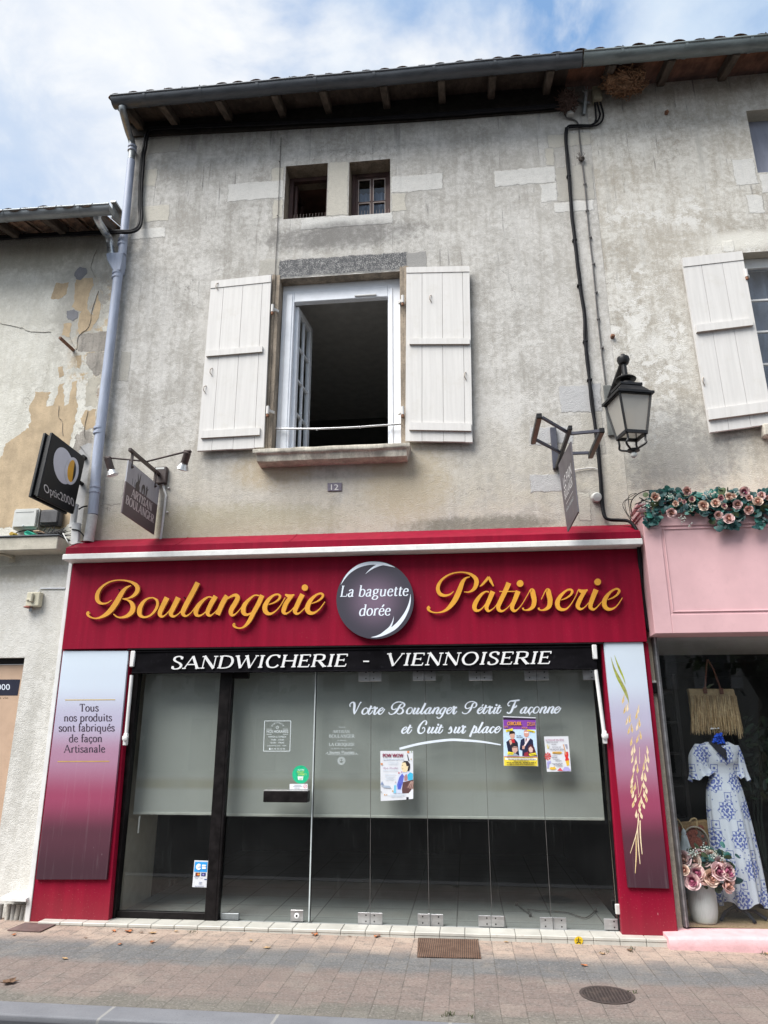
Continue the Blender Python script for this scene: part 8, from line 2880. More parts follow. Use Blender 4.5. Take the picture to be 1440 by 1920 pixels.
# ---- mannequin with the blue and white dress
YM = 0.35
cxm = P(1362, 1560, YM)
mn = thing('mannequin', (P(1362, 1560, YM).x, YM, gzf), 'headless black mannequin in a long white dress with blue print, in the pink shop window', 'mannequin')
t = NT('blue_tile_print_dress')
sp = t.sep()
def tilepat(scale, ox, oz):
    u = t.add(t.mul(sp[0], scale), ox)
    v = t.add(t.mul(sp[2], scale * .82), oz)
    fl_ = t.math('FLOOR', v)
    u = t.add(u, t.mul(fl_, 0.37))
    fu = t.sub(t.math('FRACT', u), .5)
    fv = t.sub(t.math('FRACT', v), .5)
    return fu, fv
fu, fv = tilepat(5.2, .2, .35)
au, av = t.math('ABSOLUTE', fu), t.math('ABSOLUTE', fv)
dd = t.math('MAXIMUM', au, av)
dg = t.add(au, av)
rr_ = t.math('MINIMUM', dd, t.mul(dg, .72))
med = t.ss(rr_, .27, .31, 1, 0)
lace = t.math('MULTIPLY', t.math('SINE', t.mul(fu, 34)), t.math('SINE', t.mul(fv, 34)))
lace = t.add(lace, t.mul(t.sub(t.noise(42, 2, .5), .5), 2.2))
rings = t.ss(t.math('SINE', t.mul(rr_, 48)), .3, .6)
pat = t.mul(med, t.math('MAXIMUM', t.ss(lace, .15, .3), t.mul(rings, .9)))
fu2, fv2 = tilepat(5.2, .72, .85)
a2, b2 = t.math('ABSOLUTE', fu2), t.math('ABSOLUTE', fv2)
d2 = t.math('MAXIMUM', a2, b2)
sq = t.mul(t.ss(d2, .11, .125, 0, 1), t.ss(d2, .135, .15, 1, 0))
dot = t.ss(t.add(t.mul(a2, a2), t.mul(b2, b2)), .0016, .003, 1, 0)
dots = t.ss(t.vor(26, None, 'F1', 'Distance', .6), .16, .22, .75, 0)
pt = t.math('MAXIMUM', t.math('MAXIMUM', pat, t.math('MAXIMUM', sq, dot)), dots)
c = t.mix(t.mul(pt, .88), (0.62, 0.65, 0.70), (0.035, 0.07, 0.34))
M_DRESS = t.done(c, 0.8, 0, None, 0.2)
M_FORM = simple('black_form_cloth', (0.016, 0.015, 0.022), 0.85, var=0.2)
rows = [(1391, 1322, 1366), (1398, 1310, 1379), (1408, 1312, 1386), (1425, 1322, 1385), (1438, 1326, 1384), (1450, 1330, 1384), (1462, 1329, 1385), (1480, 1324.5, 1391.5), (1515, 1326, 1401), (1553, 1330, 1410), (1590, 1336, 1418), (1626, 1341, 1425), (1660, 1344, 1431), (1692, 1347.5, 1437)]
prof = []
for y, xl, xr in rows:
    a, b = P(xl, y, YM), P(xr, y, YM)
    prof.append(((a.x + b.x) / 2, (b.x - a.x) / 2, (a.z + b.z) / 2))
def dress(s, t_):
    k = t_ * (len(prof) - 1)
    i = min(int(k), len(prof) - 2)
    f = k - i
    cx, rx, z = [prof[i][j] + (prof[i + 1][j] - prof[i][j]) * f for j in range(3)]
    a = 2 * pi * s
    fold = 1 + (0.085 * sin(a * 9 + 1.2 * sin(a * 3)) + .05 * sin(a * 17 + t_ * 3)) * max(0, (t_ - .42)) ** 1.1 * 1.7
    ry = rx * (.62 if t_ < .5 else .62 + (t_ - .5) * .4)
    zz = z + (0.03 * sin(a * 5 + 1) * max(0, t_ - .85) * 6)
    bust = 0.02 * math.exp(-((t_ - .235) / .05) ** 2) * max(0, -sin(a))
    return (cx + cos(a) * rx * fold, YM + sin(a) * ry * fold - bust, zz)
m = MB()
m.grid(dress, 110, 70, True)
ds = m.build('dress', M_DRESS, mn, 70)
c2 = lambda a, b, Y=YM: P(1260 + a / 7.678, 1230 + b / 7.68, Y)
for sgn, l in ((-1, [(410, 1265), (365, 1420), (395, 1640), (430, 1735)]), (1, [(885, 1285), (930, 1430), (985, 1640), (1010, 1760)])):
    pts = [c2(a, b, YM - .01) for a, b in l]
    rad = [.05, .075, .085, .11] if sgn < 0 else [.045, .055, .058, .068]
    sp_ = spline([(*p, r) for p, r in zip(pts, rad)], 6)
    m = MB()
    def slv(s, t_, sp_=sp_, sgn=sgn):
        k = t_ * (len(sp_) - 1)
        i = min(int(k), len(sp_) - 2)
        f = k - i
        x, y, z, r = [sp_[i][j] + (sp_[i + 1][j] - sp_[i][j]) * f for j in range(4)]
        a = 2 * pi * s
        q = 1 + .16 * sin(a * 7) * t_ ** 2
        return (x + cos(a) * r * q, y + sin(a) * r * .8 * q, z + cos(a) * r * .35 * (sgn) * -1 * t_ + .012 * sin(a * 7) * t_)
    m.grid(slv, 40, 16, True)
    m.build('sleeve', M_DRESS, ds, 70)
m = MB()
yf = prof[1][1] * .62
v0, v1, v2 = c2(515, 1225, YM - yf * .8), c2(768, 1238, YM - yf * .8), c2(793, 1500, YM - prof[3][1] * .62 - .045)
m.prism([v0, c2(640, 1215, YM - yf * .9), v1, v2, c2(655, 1375, YM - yf - .04)], (0, .012, 0))
tz = P(1342, 1392, YM).z
nx = c2(640, 1150).x
m.lathe((nx, YM, tz - .05), [(.095, 0), (.085, .03), (.06, .06), (.055, .12), (.052, .17)], (0, 0, 1), 18)
m.build('form', M_FORM, mn, 50)
m = MB()
fl0 = prof[-1][2]
fx = P(1378, 1700, YM).x
m.tube([(fx, YM, fl0 + .2), (fx, YM, fl0 - .05)], .018, 8)
for a in (-2.4, -.5, 1.2, -1.25):
    m.tube([(fx, YM, fl0 - .03), (fx + cos(a) * .16, YM + sin(a) * .16, gzf + .06), (fx + cos(a) * .24, YM + sin(a) * .24, gzf + .008)], .014, 8)
m.build('stand', M_FORM, mn, 50)
nk = MB()
rnd = random.Random(3)
for _ in range(70):
    b = rnd.uniform(1120, 1265)
    w_ = 40 + (b - 1120) / 145 * 55 if b < 1230 else 80
    nk.sphere(c2(672 + rnd.uniform(-w_, w_), b, YM - .07 - rnd.uniform(0, .04)), rnd.uniform(.007, .014), 1)
tag(nk.build('necklace', simple('royal_blue_cord', (0.015, 0.085, 0.58), 0.7, var=.3, scale=60), None, 60), 'royal blue beaded collar round the neck of the mannequin in the pink shop window', 'necklace')
cd = MB()
cd.prism([c2(520, 978, YM - .02), c2(640, 975, YM - .02), c2(682, 1045, YM - .09), c2(550, 1056, YM - .09)], (0, .004, .004))
cd.mat(simple('cream_card', (.55, .5, .42), .7)) if False else None
tag(cd.build('price_card', M_PAPER), 'small white card lying on the neck of the mannequin below the straw bag', 'card')

# straw bag
YB = .30
bg = thing('straw_bag', tuple(c2(610, 700, YB)), 'straw bag with a long raffia fringe hanging by brown straps above the mannequin', 'bag')
M_STRAW = simple('straw_weave', (0.50, 0.36, 0.19), .9, var=.15, scale=40)
M_STRAW2 = [simple('raffia_light', (0.56, 0.42, 0.235), .9, var=.2, scale=50), simple('raffia_tan', (0.42, 0.29, 0.145), .9, var=.2, scale=50), simple('raffia_deep', (0.27, 0.175, 0.08), .9, var=.2, scale=50)]
m = MB()
q = [c2(232, 470, YB), c2(890, 473, YB), c2(935, 640, YB), c2(985, 900, YB), c2(960, 1000, YB), c2(320, 1000, YB), c2(290, 800, YB), c2(268, 620, YB)]
m.prism(q, (0, .07, 0), .008)
m.build('body', M_STRAW, bg)
m = MB()
rnd = random.Random(8)
for k in range(620):
    u = rnd.random()
    lvl = rnd.choice((0, 0, .22, .45, .62))
    a0, b0 = 275 + u * 650 + lvl * (18 + u * 34), 570 + lvl * 430 + rnd.uniform(-10, 14)
    ln_ = rnd.uniform(.5, 1) * (560 - lvl * 380 + 150 * (u > .93))
    a1, b1 = a0 + (8 + 70 * u) * ln_ / 500 + rnd.gauss(0, 13), b0 + ln_
    if b1 > 1200 - 60 * (u < .88): b1 = rnd.uniform(1090, 1160)
    y0 = YB - .004 - rnd.uniform(0, .03)
    m.mat(M_STRAW2[rnd.choices((0, 1, 2), (5, 5, 2))[0]])
    p0, p1 = c2(a0, b0, y0), c2(a1, b1, y0 - rnd.uniform(-.005, .015))
    md = (p0 + p1) / 2 + Vector((rnd.gauss(0, .004), -rnd.uniform(0, .012), 0))
    m.tube([p0, md, p1], [rnd.uniform(.0018, .0032), .0026, .0012], 4)
m.build('fringe', None, bg)
for l in ([(478, 520), (480, 420), (492, 200), (505, 50)], [(712, 530), (680, 420), (600, 200), (515, 50)]):
    m = MB()
    m.tube([c2(a, b, YB - .01) for a, b in l], .008, 6)
    m.mat(simple('brown_leather_tab', (.15, .055, .03), .6))
    m.mats = m.mats[:1]
    m.build('strap', simple('dark_leather_strap', (.06, .035, .028), .6), bg, 50)
    tb_ = MB()
    p = c2(l[0][0], l[0][1] - 20, YB - .012)
    tb_.box(p.x - .017, p.x + .017, p.y - .006, p.y + .006, p.z - .025, p.z + .03, .003)
    tb_.build('strap_tab', simple('tan_leather_tab', (.17, .06, .03), .6), bg)

# woven bag with tassel behind the vase (crop x = 1260 + a/6.857, y = 1480 + b/6.857)
c3 = lambda a, b, Y: P(1260 + a / 6.857, 1480 + b / 6.857, Y)
YW = .42
wb = thing('woven_bag', tuple(c3(270, 800, YW)), 'tan woven handbag with a white tassel standing behind the vase in the pink shop window', 'bag')
m = MB()
m.prism([c3(50, 440, YW), c3(200, 425, YW), c3(465, 395, YW), c3(480, 600, YW), c3(470, 1100, YW), c3(110, 1100, YW)], (0, .09, 0), .012)
m.build('body', simple('tan_weave', (.30, .19, .085), .9, var=.25, scale=60, bump=.5), wb)
m = MB()
m.tube(spline([tuple(c3(40, 370, YW)), tuple(c3(100, 420, YW - .01)), tuple(c3(150, 540, YW - .02))], 5), .008, 6)
m.tube(spline([tuple(c3(225, 420, YW)), tuple(c3(260, 380, YW)), tuple(c3(310, 385, YW)), tuple(c3(320, 470, YW))], 5), .009, 6)
m.build('handle', M_STRAW, wb, 60)
m = MB()
cc = c3(310, 690, YW - .02)
m.tube([cc + Vector((cos(a * pi / 14) * .115, 0, sin(a * pi / 14) * .135)) for a in range(28)], .007, 6, closed=True)
m.build('hoop', simple('pale_hoop', (.48, .42, .33), .7), wb, 60)
m = MB()
m.lathe(cc + Vector((0, .012, 0)), [(.11, 0), (.11, .004), (.0, .006)], (0, -1, 0), 24)
m.mat(simple('rust_motif', (.24, .07, .045), .8, var=.4, scale=70)).lathe(cc + Vector((0, .004, 0)), [(.055, 0), (.055, .005), (0, .006)], (0, -1, 0), 16)
for a in range(9):
    m.lathe(cc + Vector((cos(a * .7) * .085, .004, sin(a * .7) * .085)), [(.014, 0), (.012, .005), (0, .006)], (0, -1, 0), 8)
for q in ((115, 515), (255, 510), (370, 500)):
    m.lathe(c3(*q, YW - .001), [(.03, 0), (.028, .005), (0, .006)], (0, -1, 0), 10)
m.mats = [simple('woven_disc', (.15, .115, .095), .9, var=.4, scale=70), m.mats[-1]]
m.mi = [0 if i < len(m.mi) * .12 else 1 for i in range(len(m.mi))]
m.build('motif', None, wb, 40)
m = MB()
p0 = c3(150, 545, YW - .05)
m.lathe(p0, [(.0, .03), (.014, .015), (.022, -.01), (.016, -.03), (.05, -.16), (.062, -.20), (.06, -.205), (0, -.205)], (.08, 0, 1), 16)
for a in range(30):
    th = a * pi / 15
    m.tube([p0 + Vector((cos(th) * .02, sin(th) * .02, -.03)), p0 + Vector((cos(th) * .063, sin(th) * .063, -.215 - .01 * (a % 3)))], .0035, 4)
m.build('tassel', simple('white_cotton', (.56, .60, .60), .9, var=.1), wb, 60)

# vase with peonies
YVs = .14
vs = thing('vase', tuple(Vector((c3(390, 1700, YVs).x, YVs, gzf))), 'ribbed white ceramic vase standing on the sisal floor of the pink shop window', 'vase')
vr = [(1745, 385, 560, .72), (1735, 290, 565, 1), (1690, 262, 578, 1), (1600, 236, 584, 1), (1500, 222, 580, 1), (1400, 212, 565, 1), (1300, 207, 545, 1), (1240, 208, 538, 1), (1225, 225, 525, 1)]
cx0 = c3(395, 1500, YVs).x
prf = []
zb0 = c3(390, 1738, YVs).z
for b, xl, xr, k in vr:
    a_, b_ = c3(xl, b, YVs), c3(xr, b, YVs)
    prf.append(((b_.x - a_.x) / 2 * k, a_.z - zb0 + gzf, (a_.x + b_.x) / 2))
prf = [(r, max(z, gzf), x) for r, z, x in prf]
prf[0] = (prf[1][0] * .7, gzf, prf[1][2])
M_CER = simple('white_ceramic', (.58, .59, .55), .45, var=.06, streak=False)
m = MB()
sp_ = spline([(r, z) for r, z, x in prf], 5)
vcx = sum(x for r, z, x in prf) / len(prf)
def vf(s, t_):
    k = t_ * (len(sp_) - 1)
    i = min(int(k), len(sp_) - 2)
    r, z = [sp_[i][j] + (sp_[i + 1][j] - sp_[i][j]) * (k - i) for j in (0, 1)]
    a = 2 * pi * s
    q = 1 + .010 * sin(a * 48)
    return (vcx + cos(a) * r * q, YVs + sin(a) * r * q, z)
m.grid(vf, 192, 40, True)
m.build('body', M_CER, vs, 60)
bq = thing('bouquet', tuple(c3(430, 1050, YVs)), 'bouquet of artificial pink and white peonies in the ribbed white vase', 'flowers')
fl_ = [(150, 900, 78, 0, 1, 1), (280, 920, 72, 1, 1, .5), (320, 1070, 76, 2, 2, 1), (260, 1180, 80, 0, 2, 1), (400, 900, 72, 0, 1, 1), (508, 1140, 80, 1, 1, .5), (600, 1050, 84, 2, 2, 1), (720, 1060, 84, 2, 2, 1), (725, 1230, 78, 0, 1, .8), (620, 940, 60, 1, 1, .6), (420, 1170, 46, 0, 1, 1), (160, 1040, 50, 1, 1, .8), (360, 830, 50, 0, 0, 1), (500, 850, 54, 1, 1, .6)]
for i, (a, b, r, o_, n_, op_) in enumerate(fl_):
    c = c3(a, b, YVs - .10 - (.06 if b > 1000 else .0) - random.uniform(0, .03))
    rose(c, r * .00083, ((a - 430) / 500, -1, (1050 - b) / 700 + .25), M_RO[o_] if i % 3 else simple('peony_pale', (.70, .50, .50), .6, var=.12, scale=60), M_RI[n_], bq, 100 + i, 'peony', op_)
rnd = random.Random(21)
lf = MB()
for _ in range(190):
    a, b = 430 + rnd.gauss(0, 190), 1010 + rnd.gauss(0, 130)
    lf.mat(M_LF[rnd.choices((3, 1, 0), (7, 2, 1))[0]])
    leaf(lf, c3(a, min(b, 1270), YVs - .04 - rnd.uniform(0, .1)), rnd.uniform(.014, .03), (rnd.gauss(0, .6), -1, rnd.gauss(.2, .6)), 1.7)
lf.build('foliage', None, bq, 40)
bs = MB()
for (a, b, n_, s_) in ((425, 760, 26, 22), (250, 830, 22, 24), (300, 820, 18, 24), (540, 850, 26, 34), (395, 1180, 18, 18), (640, 900, 14, 24), (210, 1020, 16, 20)):
    for _ in range(n_):
        bs.sphere(c3(a + rnd.gauss(0, s_), b + rnd.gauss(0, s_), YVs - .12 - rnd.uniform(0, .05)), rnd.uniform(.004, .008), 1)
bs.build('blossom', M_GYP, bq, 60)

# plant added deep in the window in place of mirrored tree foliage
pt_ = thing('reflection_plant', (P(1425, 1600, .75).x, .75, gzf), 'added dark leafy plant standing in for a tree mirrored in the pink shop window', 'plant')
lf = MB()
M_PL = [simple('plant_green', (.014, .04, .015), .6, var=.5, scale=20), simple('plant_dark_green', (.006, .015, .008), .6, var=.5, scale=20)]
rnd = random.Random(31)
for _ in range(150):
    x, y = rnd.gauss(1428, 20), rnd.uniform(1345, 1500)
    c = P(max(1398, x), y, .72 + rnd.uniform(-.08, .15))
    lf.mat(M_PL[rnd.choices((0, 1), (2, 3))[0]])
    leaf(lf, c, rnd.uniform(.014, .024), (rnd.gauss(0, .7), -1, rnd.gauss(.2, .7)), 3.0)
lf.build('foliage', None, pt_, 40)
m = MB()
px_ = P(1428, 1560, .75).x
for k in range(5):
    m.tube(spline([(px_, .75, gzf + .3), (px_ + rnd.uniform(-.05, .05), .75, .9), (px_ + rnd.uniform(-.18, .18), .74, 1.5 + rnd.uniform(-.2, .2))], 5), .008, 6)
m.build('stem', M_PL[1], pt_, 60)
m = MB().lathe((px_, .75, gzf), [(.11, 0), (.15, .28), (.16, .3), (.14, .3), (.13, .26), (0, .26)], (0, 0, 1), 18)
m.build('pot', simple('dark_pot', (.03, .028, .027), .6), pt_, 40)

# ------------------------------------------------------------------ ground
GS = -0.006
gz = lambda x: 0.008 + GS * x
GN = Vector((-GS, 0, 1)).normalized()
def PG(px, py, dz=0.0):
    """point of the gently sloping pavement seen at a photograph pixel"""
    v = ray(px, py)
    t = (0.008 + dz + GS * CAM.x - CAM.z) / (v.z - GS * v.x)
    return CAM + v * t


t = NT('worn_pavers')
sp = t.sep()
x, y = sp[0], sp[1]
vec = t.comb(y, t.add(x, t.mul(t.sub(t.noise(1.2, 2, .5), .5), .03)), 0.0)
bk = t.node('ShaderNodeTexBrick')
t.put(bk.inputs['Vector'], vec)
bk.offset = 0.5
for nme, v in (('Scale', 1.0), ('Brick Width', 0.235), ('Row Height', 0.158), ('Mortar Size', 0.0035), ('Mortar Smooth', 0.2), ('Bias', 0.0)):
    bk.inputs[nme].default_value = v
bk.inputs['Color1'].default_value = (0, 0, 0, 1)
bk.inputs['Color2'].default_value = (1, 1, 1, 1)
bk.inputs['Mortar'].default_value = (0.5, 0.5, 0.5, 1)
per = t.node('ShaderNodeRGBToBW')
t.put(per.inputs[0], bk.outputs['Color'])
per = per.outputs[0]
n1 = t.noise(2.2, 5, .6)
n2 = t.noise(9, 5, .65)
n3 = t.noise(62, 4, .7)
yy = t.add(y, t.mul(t.add(t.sub(n1, .5), t.mul(t.sub(per, .5), .35)), .30))
sal = t.mix(per, (.325, .245, .20), (.375, .295, .24))
gry = t.mix(per, (.118, .119, .122), (.14, .14, .14))
pnk = t.mix(per, (.165, .132, .119), (.20, .158, .14))
oli = t.mix(per, (.13, .122, .106), (.16, .149, .13))
c = t.mix(t.ss(yy, -.80, -.46), gry, sal)
c = t.mix(t.ss(yy, -1.22, -1.04, 1, 0), c, pnk)
c = t.mix(t.ss(yy, -1.90, -1.72, 1, 0), c, oli)
c = t.mix(t.ss(n2, .42, .70, 0, .45), c, (.13, .12, .11))
c = t.mix(t.ss(n1, .52, .68, 0, .3), c, (.27, .23, .195))
c = t.mix(t.ss(n3, .52, .66, 0, .6), c, (.06, .057, .054))
c = t.mix(t.ss(n3, .32, .46, .5, 0), c, (.30, .28, .26))
c = t.mix(t.ss(t.vor(7), .02, .035, .8, 0), c, (.11, .09, .08))
mo = t.mul(bk.outputs['Fac'], t.ss(n2, .3, .65, .15, .8))
c = t.mix(mo, c, (.085, .075, .065))
h = t.sub(t.mul(n3, .5), t.mul(bk.outputs['Fac'], .8))
M_PAVE = t.done(c, .85, 0, t.bump(h, .5, .006), .25)

KY0, KY1 = -2.01, -2.235
m = MB()
m.grid(lambda u, v: (-30 + 60 * u, KY0 + (0.5 - KY0) * v, gz(-30 + 60 * u)), 3, 3)
tag(m.build('pavement', M_PAVE), None, None, None, 'structure')
t = NT('granite_kerb')
n3 = t.noise(120, 3, .6)
n1 = t.noise(3, 5, .6)
sp = t.sep()
fx_ = t.math('FRACT', t.mul(t.add(sp[0], 2.185), 1 / 1.02))
jt = t.math('ABSOLUTE', t.sub(fx_, .5))
c = t.mix(t.ss(n1, .3, .7), (.135, .14, .155), (.17, .175, .19))
c = t.mix(t.ss(n3, .55, .7, 0, .5), c, (.085, .088, .10))
c = t.mix(t.ss(n3, .28, .4, .3, 0), c, (.27, .27, .28))
c = t.mix(t.mul(t.ss(t.add(jt, t.mul(t.sub(t.noise(20, 3, .6), .5), .012)), .489, .494), .8), c, (.27, .265, .25))
c = t.mix(t.ss(sp[1], KY1 - .01, KY1 + .03, .9, 0), c, (.03, .031, .038))  # shade of the kerb's front face, painted into its colour
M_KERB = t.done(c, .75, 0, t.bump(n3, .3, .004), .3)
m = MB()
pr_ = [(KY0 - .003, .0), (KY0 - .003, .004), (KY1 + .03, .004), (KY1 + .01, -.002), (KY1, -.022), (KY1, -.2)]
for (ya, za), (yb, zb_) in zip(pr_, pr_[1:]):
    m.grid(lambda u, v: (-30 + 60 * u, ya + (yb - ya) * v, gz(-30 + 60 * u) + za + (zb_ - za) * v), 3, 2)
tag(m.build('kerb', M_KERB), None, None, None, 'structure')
t = NT('asphalt')
n3 = t.noise(140, 3, .6)
n1 = t.noise(1.5, 5, .6)
c = t.mix(t.ss(n3, .35, .65), (.016, .0165, .018), (.038, .038, .040))
c = t.mix(t.ss(n1, .4, .7, 0, .3), c, (.045, .044, .043))
M_ROAD = t.done(c, .85, 0, t.bump(n3, .5, .005), .3)
m = MB()
m.grid(lambda u, v: (-30 + 60 * u, -9.4 + (KY1 + 9.4 - .0) * v, gz(-30 + 60 * u) - .115), 3, 3)
tag(m.build('road', M_ROAD), None, None, None, 'structure')
m = MB()
m.grid(lambda u, v: (-200 + 400 * u, -200 + 400 * v, -3.0), 2, 2)
tag(m.build('ground', M_ROAD), None, None, None, 'structure')
m = MB()
m.grid(lambda u, v: (-30 + 60 * u, -27 + 17.6 * v, gz(-30 + 60 * u) + .0), 3, 3)
tag(m.build('square', M_ROAD), None, None, None, 'structure')

# drain grate, manhole, plate
M_GRATE = None
t = NT('rusty_perforated_plate')
sp = t.sep()
hx = t.vor(1.0, t.comb(t.mul(sp[0], 62), t.mul(sp[1], 62), 0.0), 'F1', 'Distance', 0.0)
n1 = t.noise(8, 5, .65)
c = t.mix(t.ss(n1, .3, .7), (.13, .075, .052), (.20, .125, .09))
c = t.mix(t.ss(hx, .30, .36, 1, 0), c, (.012, .011, .01))
M_GRATE = t.done(c, .75, .2, t.bump(hx, .5, .004), .3)
m = MB()
q = [PG(784, 1760.5), PG(896, 1763.5), PG(902, 1798.5), PG(782, 1796)]
m.prism([p + Vector((0, 0, .003)) for p in q], (0, 0, .006))
tag(m.build('floor_grate', M_GRATE), 'rusty brown perforated metal grate set in the pavers in front of the tiled step', 'grate')
c0 = PG(1138, 1866)
rx = (PG(1189, 1867) - PG(1087, 1865)).length / 2
t = NT('cast_iron_cover')
sp = t.sep()
wx = t.math('SINE', t.mul(sp[0], 2 * pi / .022))
wy = t.math('SINE', t.mul(sp[1], 2 * pi / .05))
dx, dy = t.sub(sp[0], c0.x), t.sub(sp[1], c0.y)
d = t.math('SQRT', t.add(t.mul(dx, dx), t.mul(dy, dy)))
rb = t.ss(wx, -.1, .5)
rim = t.ss(d, rx * .86, rx * .88)
h = t.math('MAXIMUM', t.mul(rb, t.ss(d, rx * .82, rx * .84, 1, 0)), rim)
n1 = t.noise(14, 5, .65)
c = t.mix(h, (.04, .032, .03), (.075, .06, .056))
c = t.mix(t.ss(n1, .45, .7, 0, .4), c, (.16, .12, .10))
M_CAST = t.done(c, .6, .3, t.bump(h, .6, .004), .4)
m = MB()
N = 48
for (r0, z0, r1, z1_) in ((rx, .0045, rx * .93, .0045), (rx * .925, .001, 0.0, .001)):
    pass
m.poly([c0 + Vector((cos(2 * pi * k / N) * rx, sin(2 * pi * k / N) * rx, .0045 + GS * cos(2 * pi * k / N) * rx)) for k in range(N)])
tag(m.build('manhole_cover', M_CAST), 'round dark cast iron manhole cover with ribs in the pavement at the lower right', 'manhole cover')
m = MB()
q = [PG(47, 1732), PG(107, 1734), PG(75, 1749), PG(13, 1746)]
m.prism([p + Vector((0, 0, .004)) for p in q], (0, 0, .007))
tag(m.build('cover_plate', simple('rusty_purple_plate', (.14, .095, .09), .6, .3, var=.2, dirt=(.25, .15, .11, .5))), 'flat rusty metal plate on the pavers at the foot of the left pilaster', 'plate')

# fallen leaves, twigs and weeds in the joints
M_DL = [simple('dry_leaf_orange', (.34, .12, .045), .8, var=.3, scale=60), simple('dry_leaf_tan', (.34, .22, .11), .8, var=.3, scale=60), simple('dry_leaf_brown', (.13, .075, .045), .8, var=.3, scale=60)]
rnd = random.Random(41)
lv = [((240, 1748), 0, 11), ((213, 1747), 0, 7), ((286, 1751), 1, 8), ((285, 1768), 0, 7), ((225, 1772), 0, 6), ((121, 1799), 1, 6), ((26, 1754), 0, 6), ((245, 1745), 2, 6), ((265, 1750), 2, 5), ((590, 1753.5), 0, 10), ((707, 1757), 0, 9), ((18, 1845), 2, 14), ((1095, 1812), 0, 6), ((1130, 1790), 1, 6), ((950, 1768), 1, 5), ((1180, 1783), 2, 8), ((1438, 1790), 1, 7), ((470, 1765), 1, 5), ((655, 1757), 2, 4), ((330, 1748), 1, 5), ((160, 1760), 2, 4), ((500, 1779), 1, 7), ((893, 1763), 1, 6)]
names = {0: 'orange dry leaf lying on the pavers near the tiled step', 1: 'tan dry leaf lying on the pavement', 2: 'brown curled dry leaf lying on the pavement'}
for i, (q, mi_, sz) in enumerate(lv):
    c = PG(*q) + Vector((0, 0, .006))
    r = sz * .0042
    a0 = rnd.uniform(0, 6.28)
    m = MB()
    n = 11
    ring_ = []
    for k in range(n):
        th = 2 * pi * k / n
        rr = r * (1 if k % 2 else .6) * rnd.uniform(.8, 1.15)
        lx, ly = cos(th) * rr * 1.25, sin(th) * rr * .75
        ring_.append(c + Vector((lx * cos(a0) - ly * sin(a0), lx * sin(a0) + ly * cos(a0), rnd.uniform(0, .2) * r + .12 * r * abs(sin(th)))))
    i0 = len(m.v)
    m.v += [c] + ring_
    for k in range(n):
        m.f.append((i0, i0 + 1 + k, i0 + 1 + (k + 1) % n)); m.mi.append(0)
    m.tube([c, ring_[0] + (ring_[0] - c) * .6], r * .05, 4)
    tag(m.build('fallen_leaf', M_DL[mi_]), names[mi_], 'leaf', ['orange fallen leaves', 'tan fallen leaves', 'brown fallen leaves'][mi_])
m = MB()
M_WEED = simple('pavement_weed', (.06, .07, .03), .7, var=.4, scale=50)
for q, n_ in (((1134, 1787), 5), ((1184, 1782), 9), ((835, 1905), 10), ((880, 1908), 6), ((1430, 1789), 9), ((362, 1749), 10), ((848, 1903), 12), ((1189, 1862), 10)):
    for _ in range(n_):
        c = PG(q[0] + rnd.gauss(0, 5), q[1] + rnd.gauss(0, 1.5))
        t_ = c + Vector((rnd.gauss(0, .012), rnd.gauss(0, .012), rnd.uniform(.006, .028)))
        m.tube([c, (c + t_) / 2 + Vector((0, 0, .004)), t_], [.002, .0018, .0006], 4)
tag(m.build('joint_weeds', M_WEED), None, None, None, 'stuff')

# cable lying on the floor of the empty shop
m = MB()
zf = zst + .012
m.tube(spline([tuple(PZ(x_, y_, zf)) for x_, y_ in ((968, 1695), (985, 1708), (995, 1714), (990, 1705), (1010, 1707), (1060, 1710), (1085, 1718), (1100, 1720), (1118, 1706))], 6), .005, 6)
for q in ((968, 1694), (994, 1715), (1117, 1706)):
    p = PZ(*q, zf + .005)
    m.box(p.x - .012, p.x + .012, p.y - .012, p.y + .012, zf - .01, zf + .02, .004)
tag(m.build('floor_cable', M_CABLE_G, None, 50), 'dark cable with plugs lying on the tiled floor inside the bakery window', 'cable')

# ------------------------------------------------------------------ other side of the street, seen mirrored in the glass
M_OPW = simple('opposite_render', (.42, .40, .36), .9, var=.12, scale=1.2)
M_OPR = stone('opposite_roof_tile', (.22, .13, .09), 2.2, .4)
M_DKG = simple('dark_window_glass', (.03, .033, .036), .15, var=.2, spec=.6)
for (xa_, xb_, hh, lab, s_) in ((-17, -4.5, 6.4, 'pale two storey house across the square, mirrored in the bakery glass', 0), (-4.4, 4.2, 7.6, 'taller pale house across the square with shuttered windows, mirrored in the bakery glass', 1), (4.3, 18, 6.0, 'low pale house across the square, mirrored in the pink shop glass', 2)):
    op = thing('opposite_house', ((xa_ + xb_) / 2, -28, 0), lab, 'house')
    MB().box(xa_, xb_, -34, -27.2, -1, hh).build('wall', M_OPW, op)
    rf = MB()
    rf.prism([(xa_ - .2, -26.8, hh), (xa_ - .2, -30.6, hh + 1.4), (xa_ - .2, -34.2, hh)], (xb_ - xa_ + .4, 0, 0))
    rf.build('roof', M_OPR, op)
    n_ = int((xb_ - xa_) / 2.6)
    for k_ in range(n_):
        xx = xa_ + (k_ + .5) * (xb_ - xa_) / n_
        for zz, h2 in ((0.1, 2.3), (3.6, 1.6)):
            MB().box(xx - .5, xx + .5, -27.25, -27.15, zz, zz + h2).build('window', M_DKG, op)
            if zz > 3:
                for sx_ in (-1, 1):
                    MB().box(xx + sx_ * .78 - .25, xx + sx_ * .78 + .25, -27.16, -27.1, zz, zz + h2).build('shutter', M_SHUT, op)
M_BARK = simple('plane_tree_bark', (.11, .10, .08), .95, var=.45, scale=5, bump=.5)
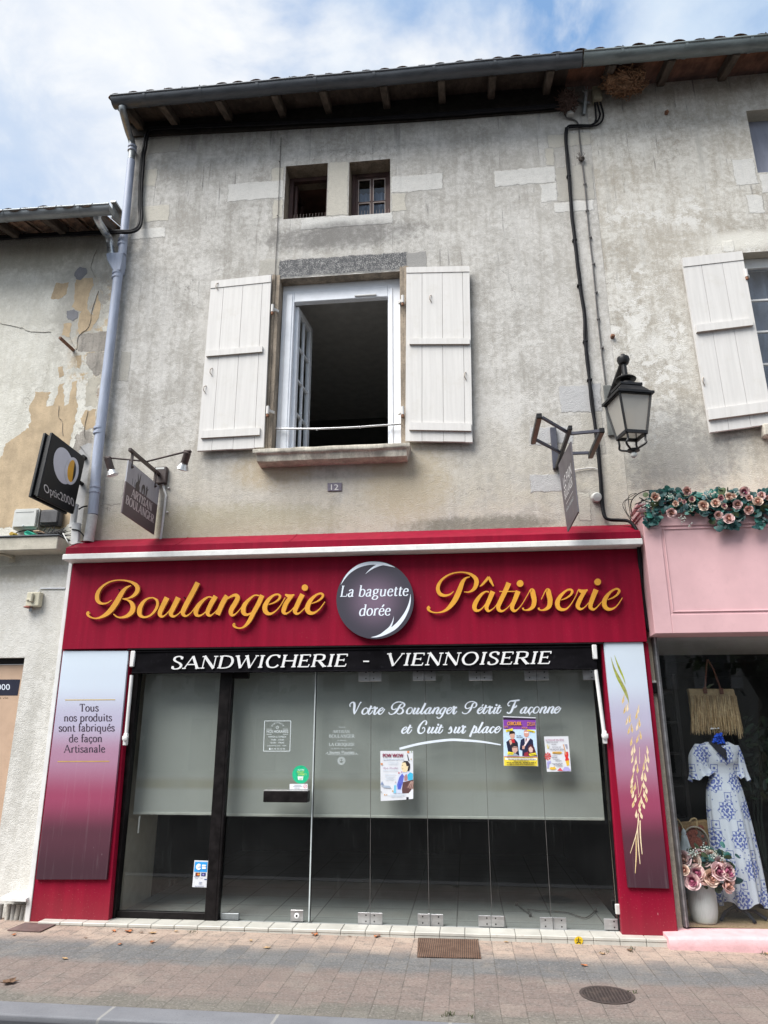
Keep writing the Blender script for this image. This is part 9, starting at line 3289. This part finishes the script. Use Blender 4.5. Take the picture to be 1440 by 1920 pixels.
M_LV = [simple('plane_leaf', (.045, .085, .022), .6, var=.4, scale=6), simple('plane_leaf_dark', (.022, .045, .014), .6, var=.4, scale=6)]
for ti, (tx, ty, th) in enumerate(((-6.2, -13.5, 7.2), (1.0, -14.5, 7.6), (7.5, -13.2, 7.0))):
    tr_ = thing('plane_tree', (tx, ty, 0), ('plane tree across the street, mirrored at the left of the bakery glass', 'plane tree across the street, mirrored in the middle of the bakery glass', 'plane tree across the street, mirrored in the pink shop glass')[ti], 'tree', 'plane trees across the street')
    rnd = random.Random(60 + ti)
    m = MB()
    fork = Vector((tx + rnd.uniform(-.3, .3), ty, 2.5))
    m.tube(spline([(tx, ty, -.2), (tx + .1, ty, 1.2), tuple(fork)], 6), [.30 - .006 * k_ for k_ in range(13)], 12)
    tips = []
    for k_ in range(7):
        a = 2 * pi * k_ / 7 + rnd.uniform(-.3, .3)
        e1 = fork + Vector((cos(a) * rnd.uniform(.7, 1.2), sin(a) * rnd.uniform(.7, 1.2), rnd.uniform(1.2, 2.0)))
        e2 = e1 + Vector((cos(a) * rnd.uniform(.8, 1.5), sin(a) * rnd.uniform(.8, 1.5), rnd.uniform(.8, 2.0)))
        q = spline([tuple(fork - Vector((0, 0, .1))), tuple(e1), tuple(e2)], 5)
        m.tube(q, [.16 - .0125 * j for j in range(len(q))], 8)
        tips += [e1, e2, (e1 + e2) / 2]
    m.build('trunk', M_BARK, tr_, 60)
    lf = MB()
    for _ in range(2600):
        b_ = rnd.choice(tips) + Vector((rnd.gauss(0, .75), rnd.gauss(0, .75), rnd.gauss(.25, .6)))
        if b_.z < 2.6: continue
        lf.mat(M_LV[0 if rnd.random() < .55 else 1])
        d = Vector((rnd.gauss(0, 1), rnd.gauss(0, 1), rnd.gauss(.6, .8))).normalized()
        u = d.orthogonal().normalized()
        wv_ = d.cross(u)
        s_ = rnd.uniform(.08, .17)
        lf.poly([b_ - u * s_, b_ + wv_ * s_ * .7, b_ + u * s_, b_ - wv_ * s_ * .7])
    lf.build('crown', None, tr_)
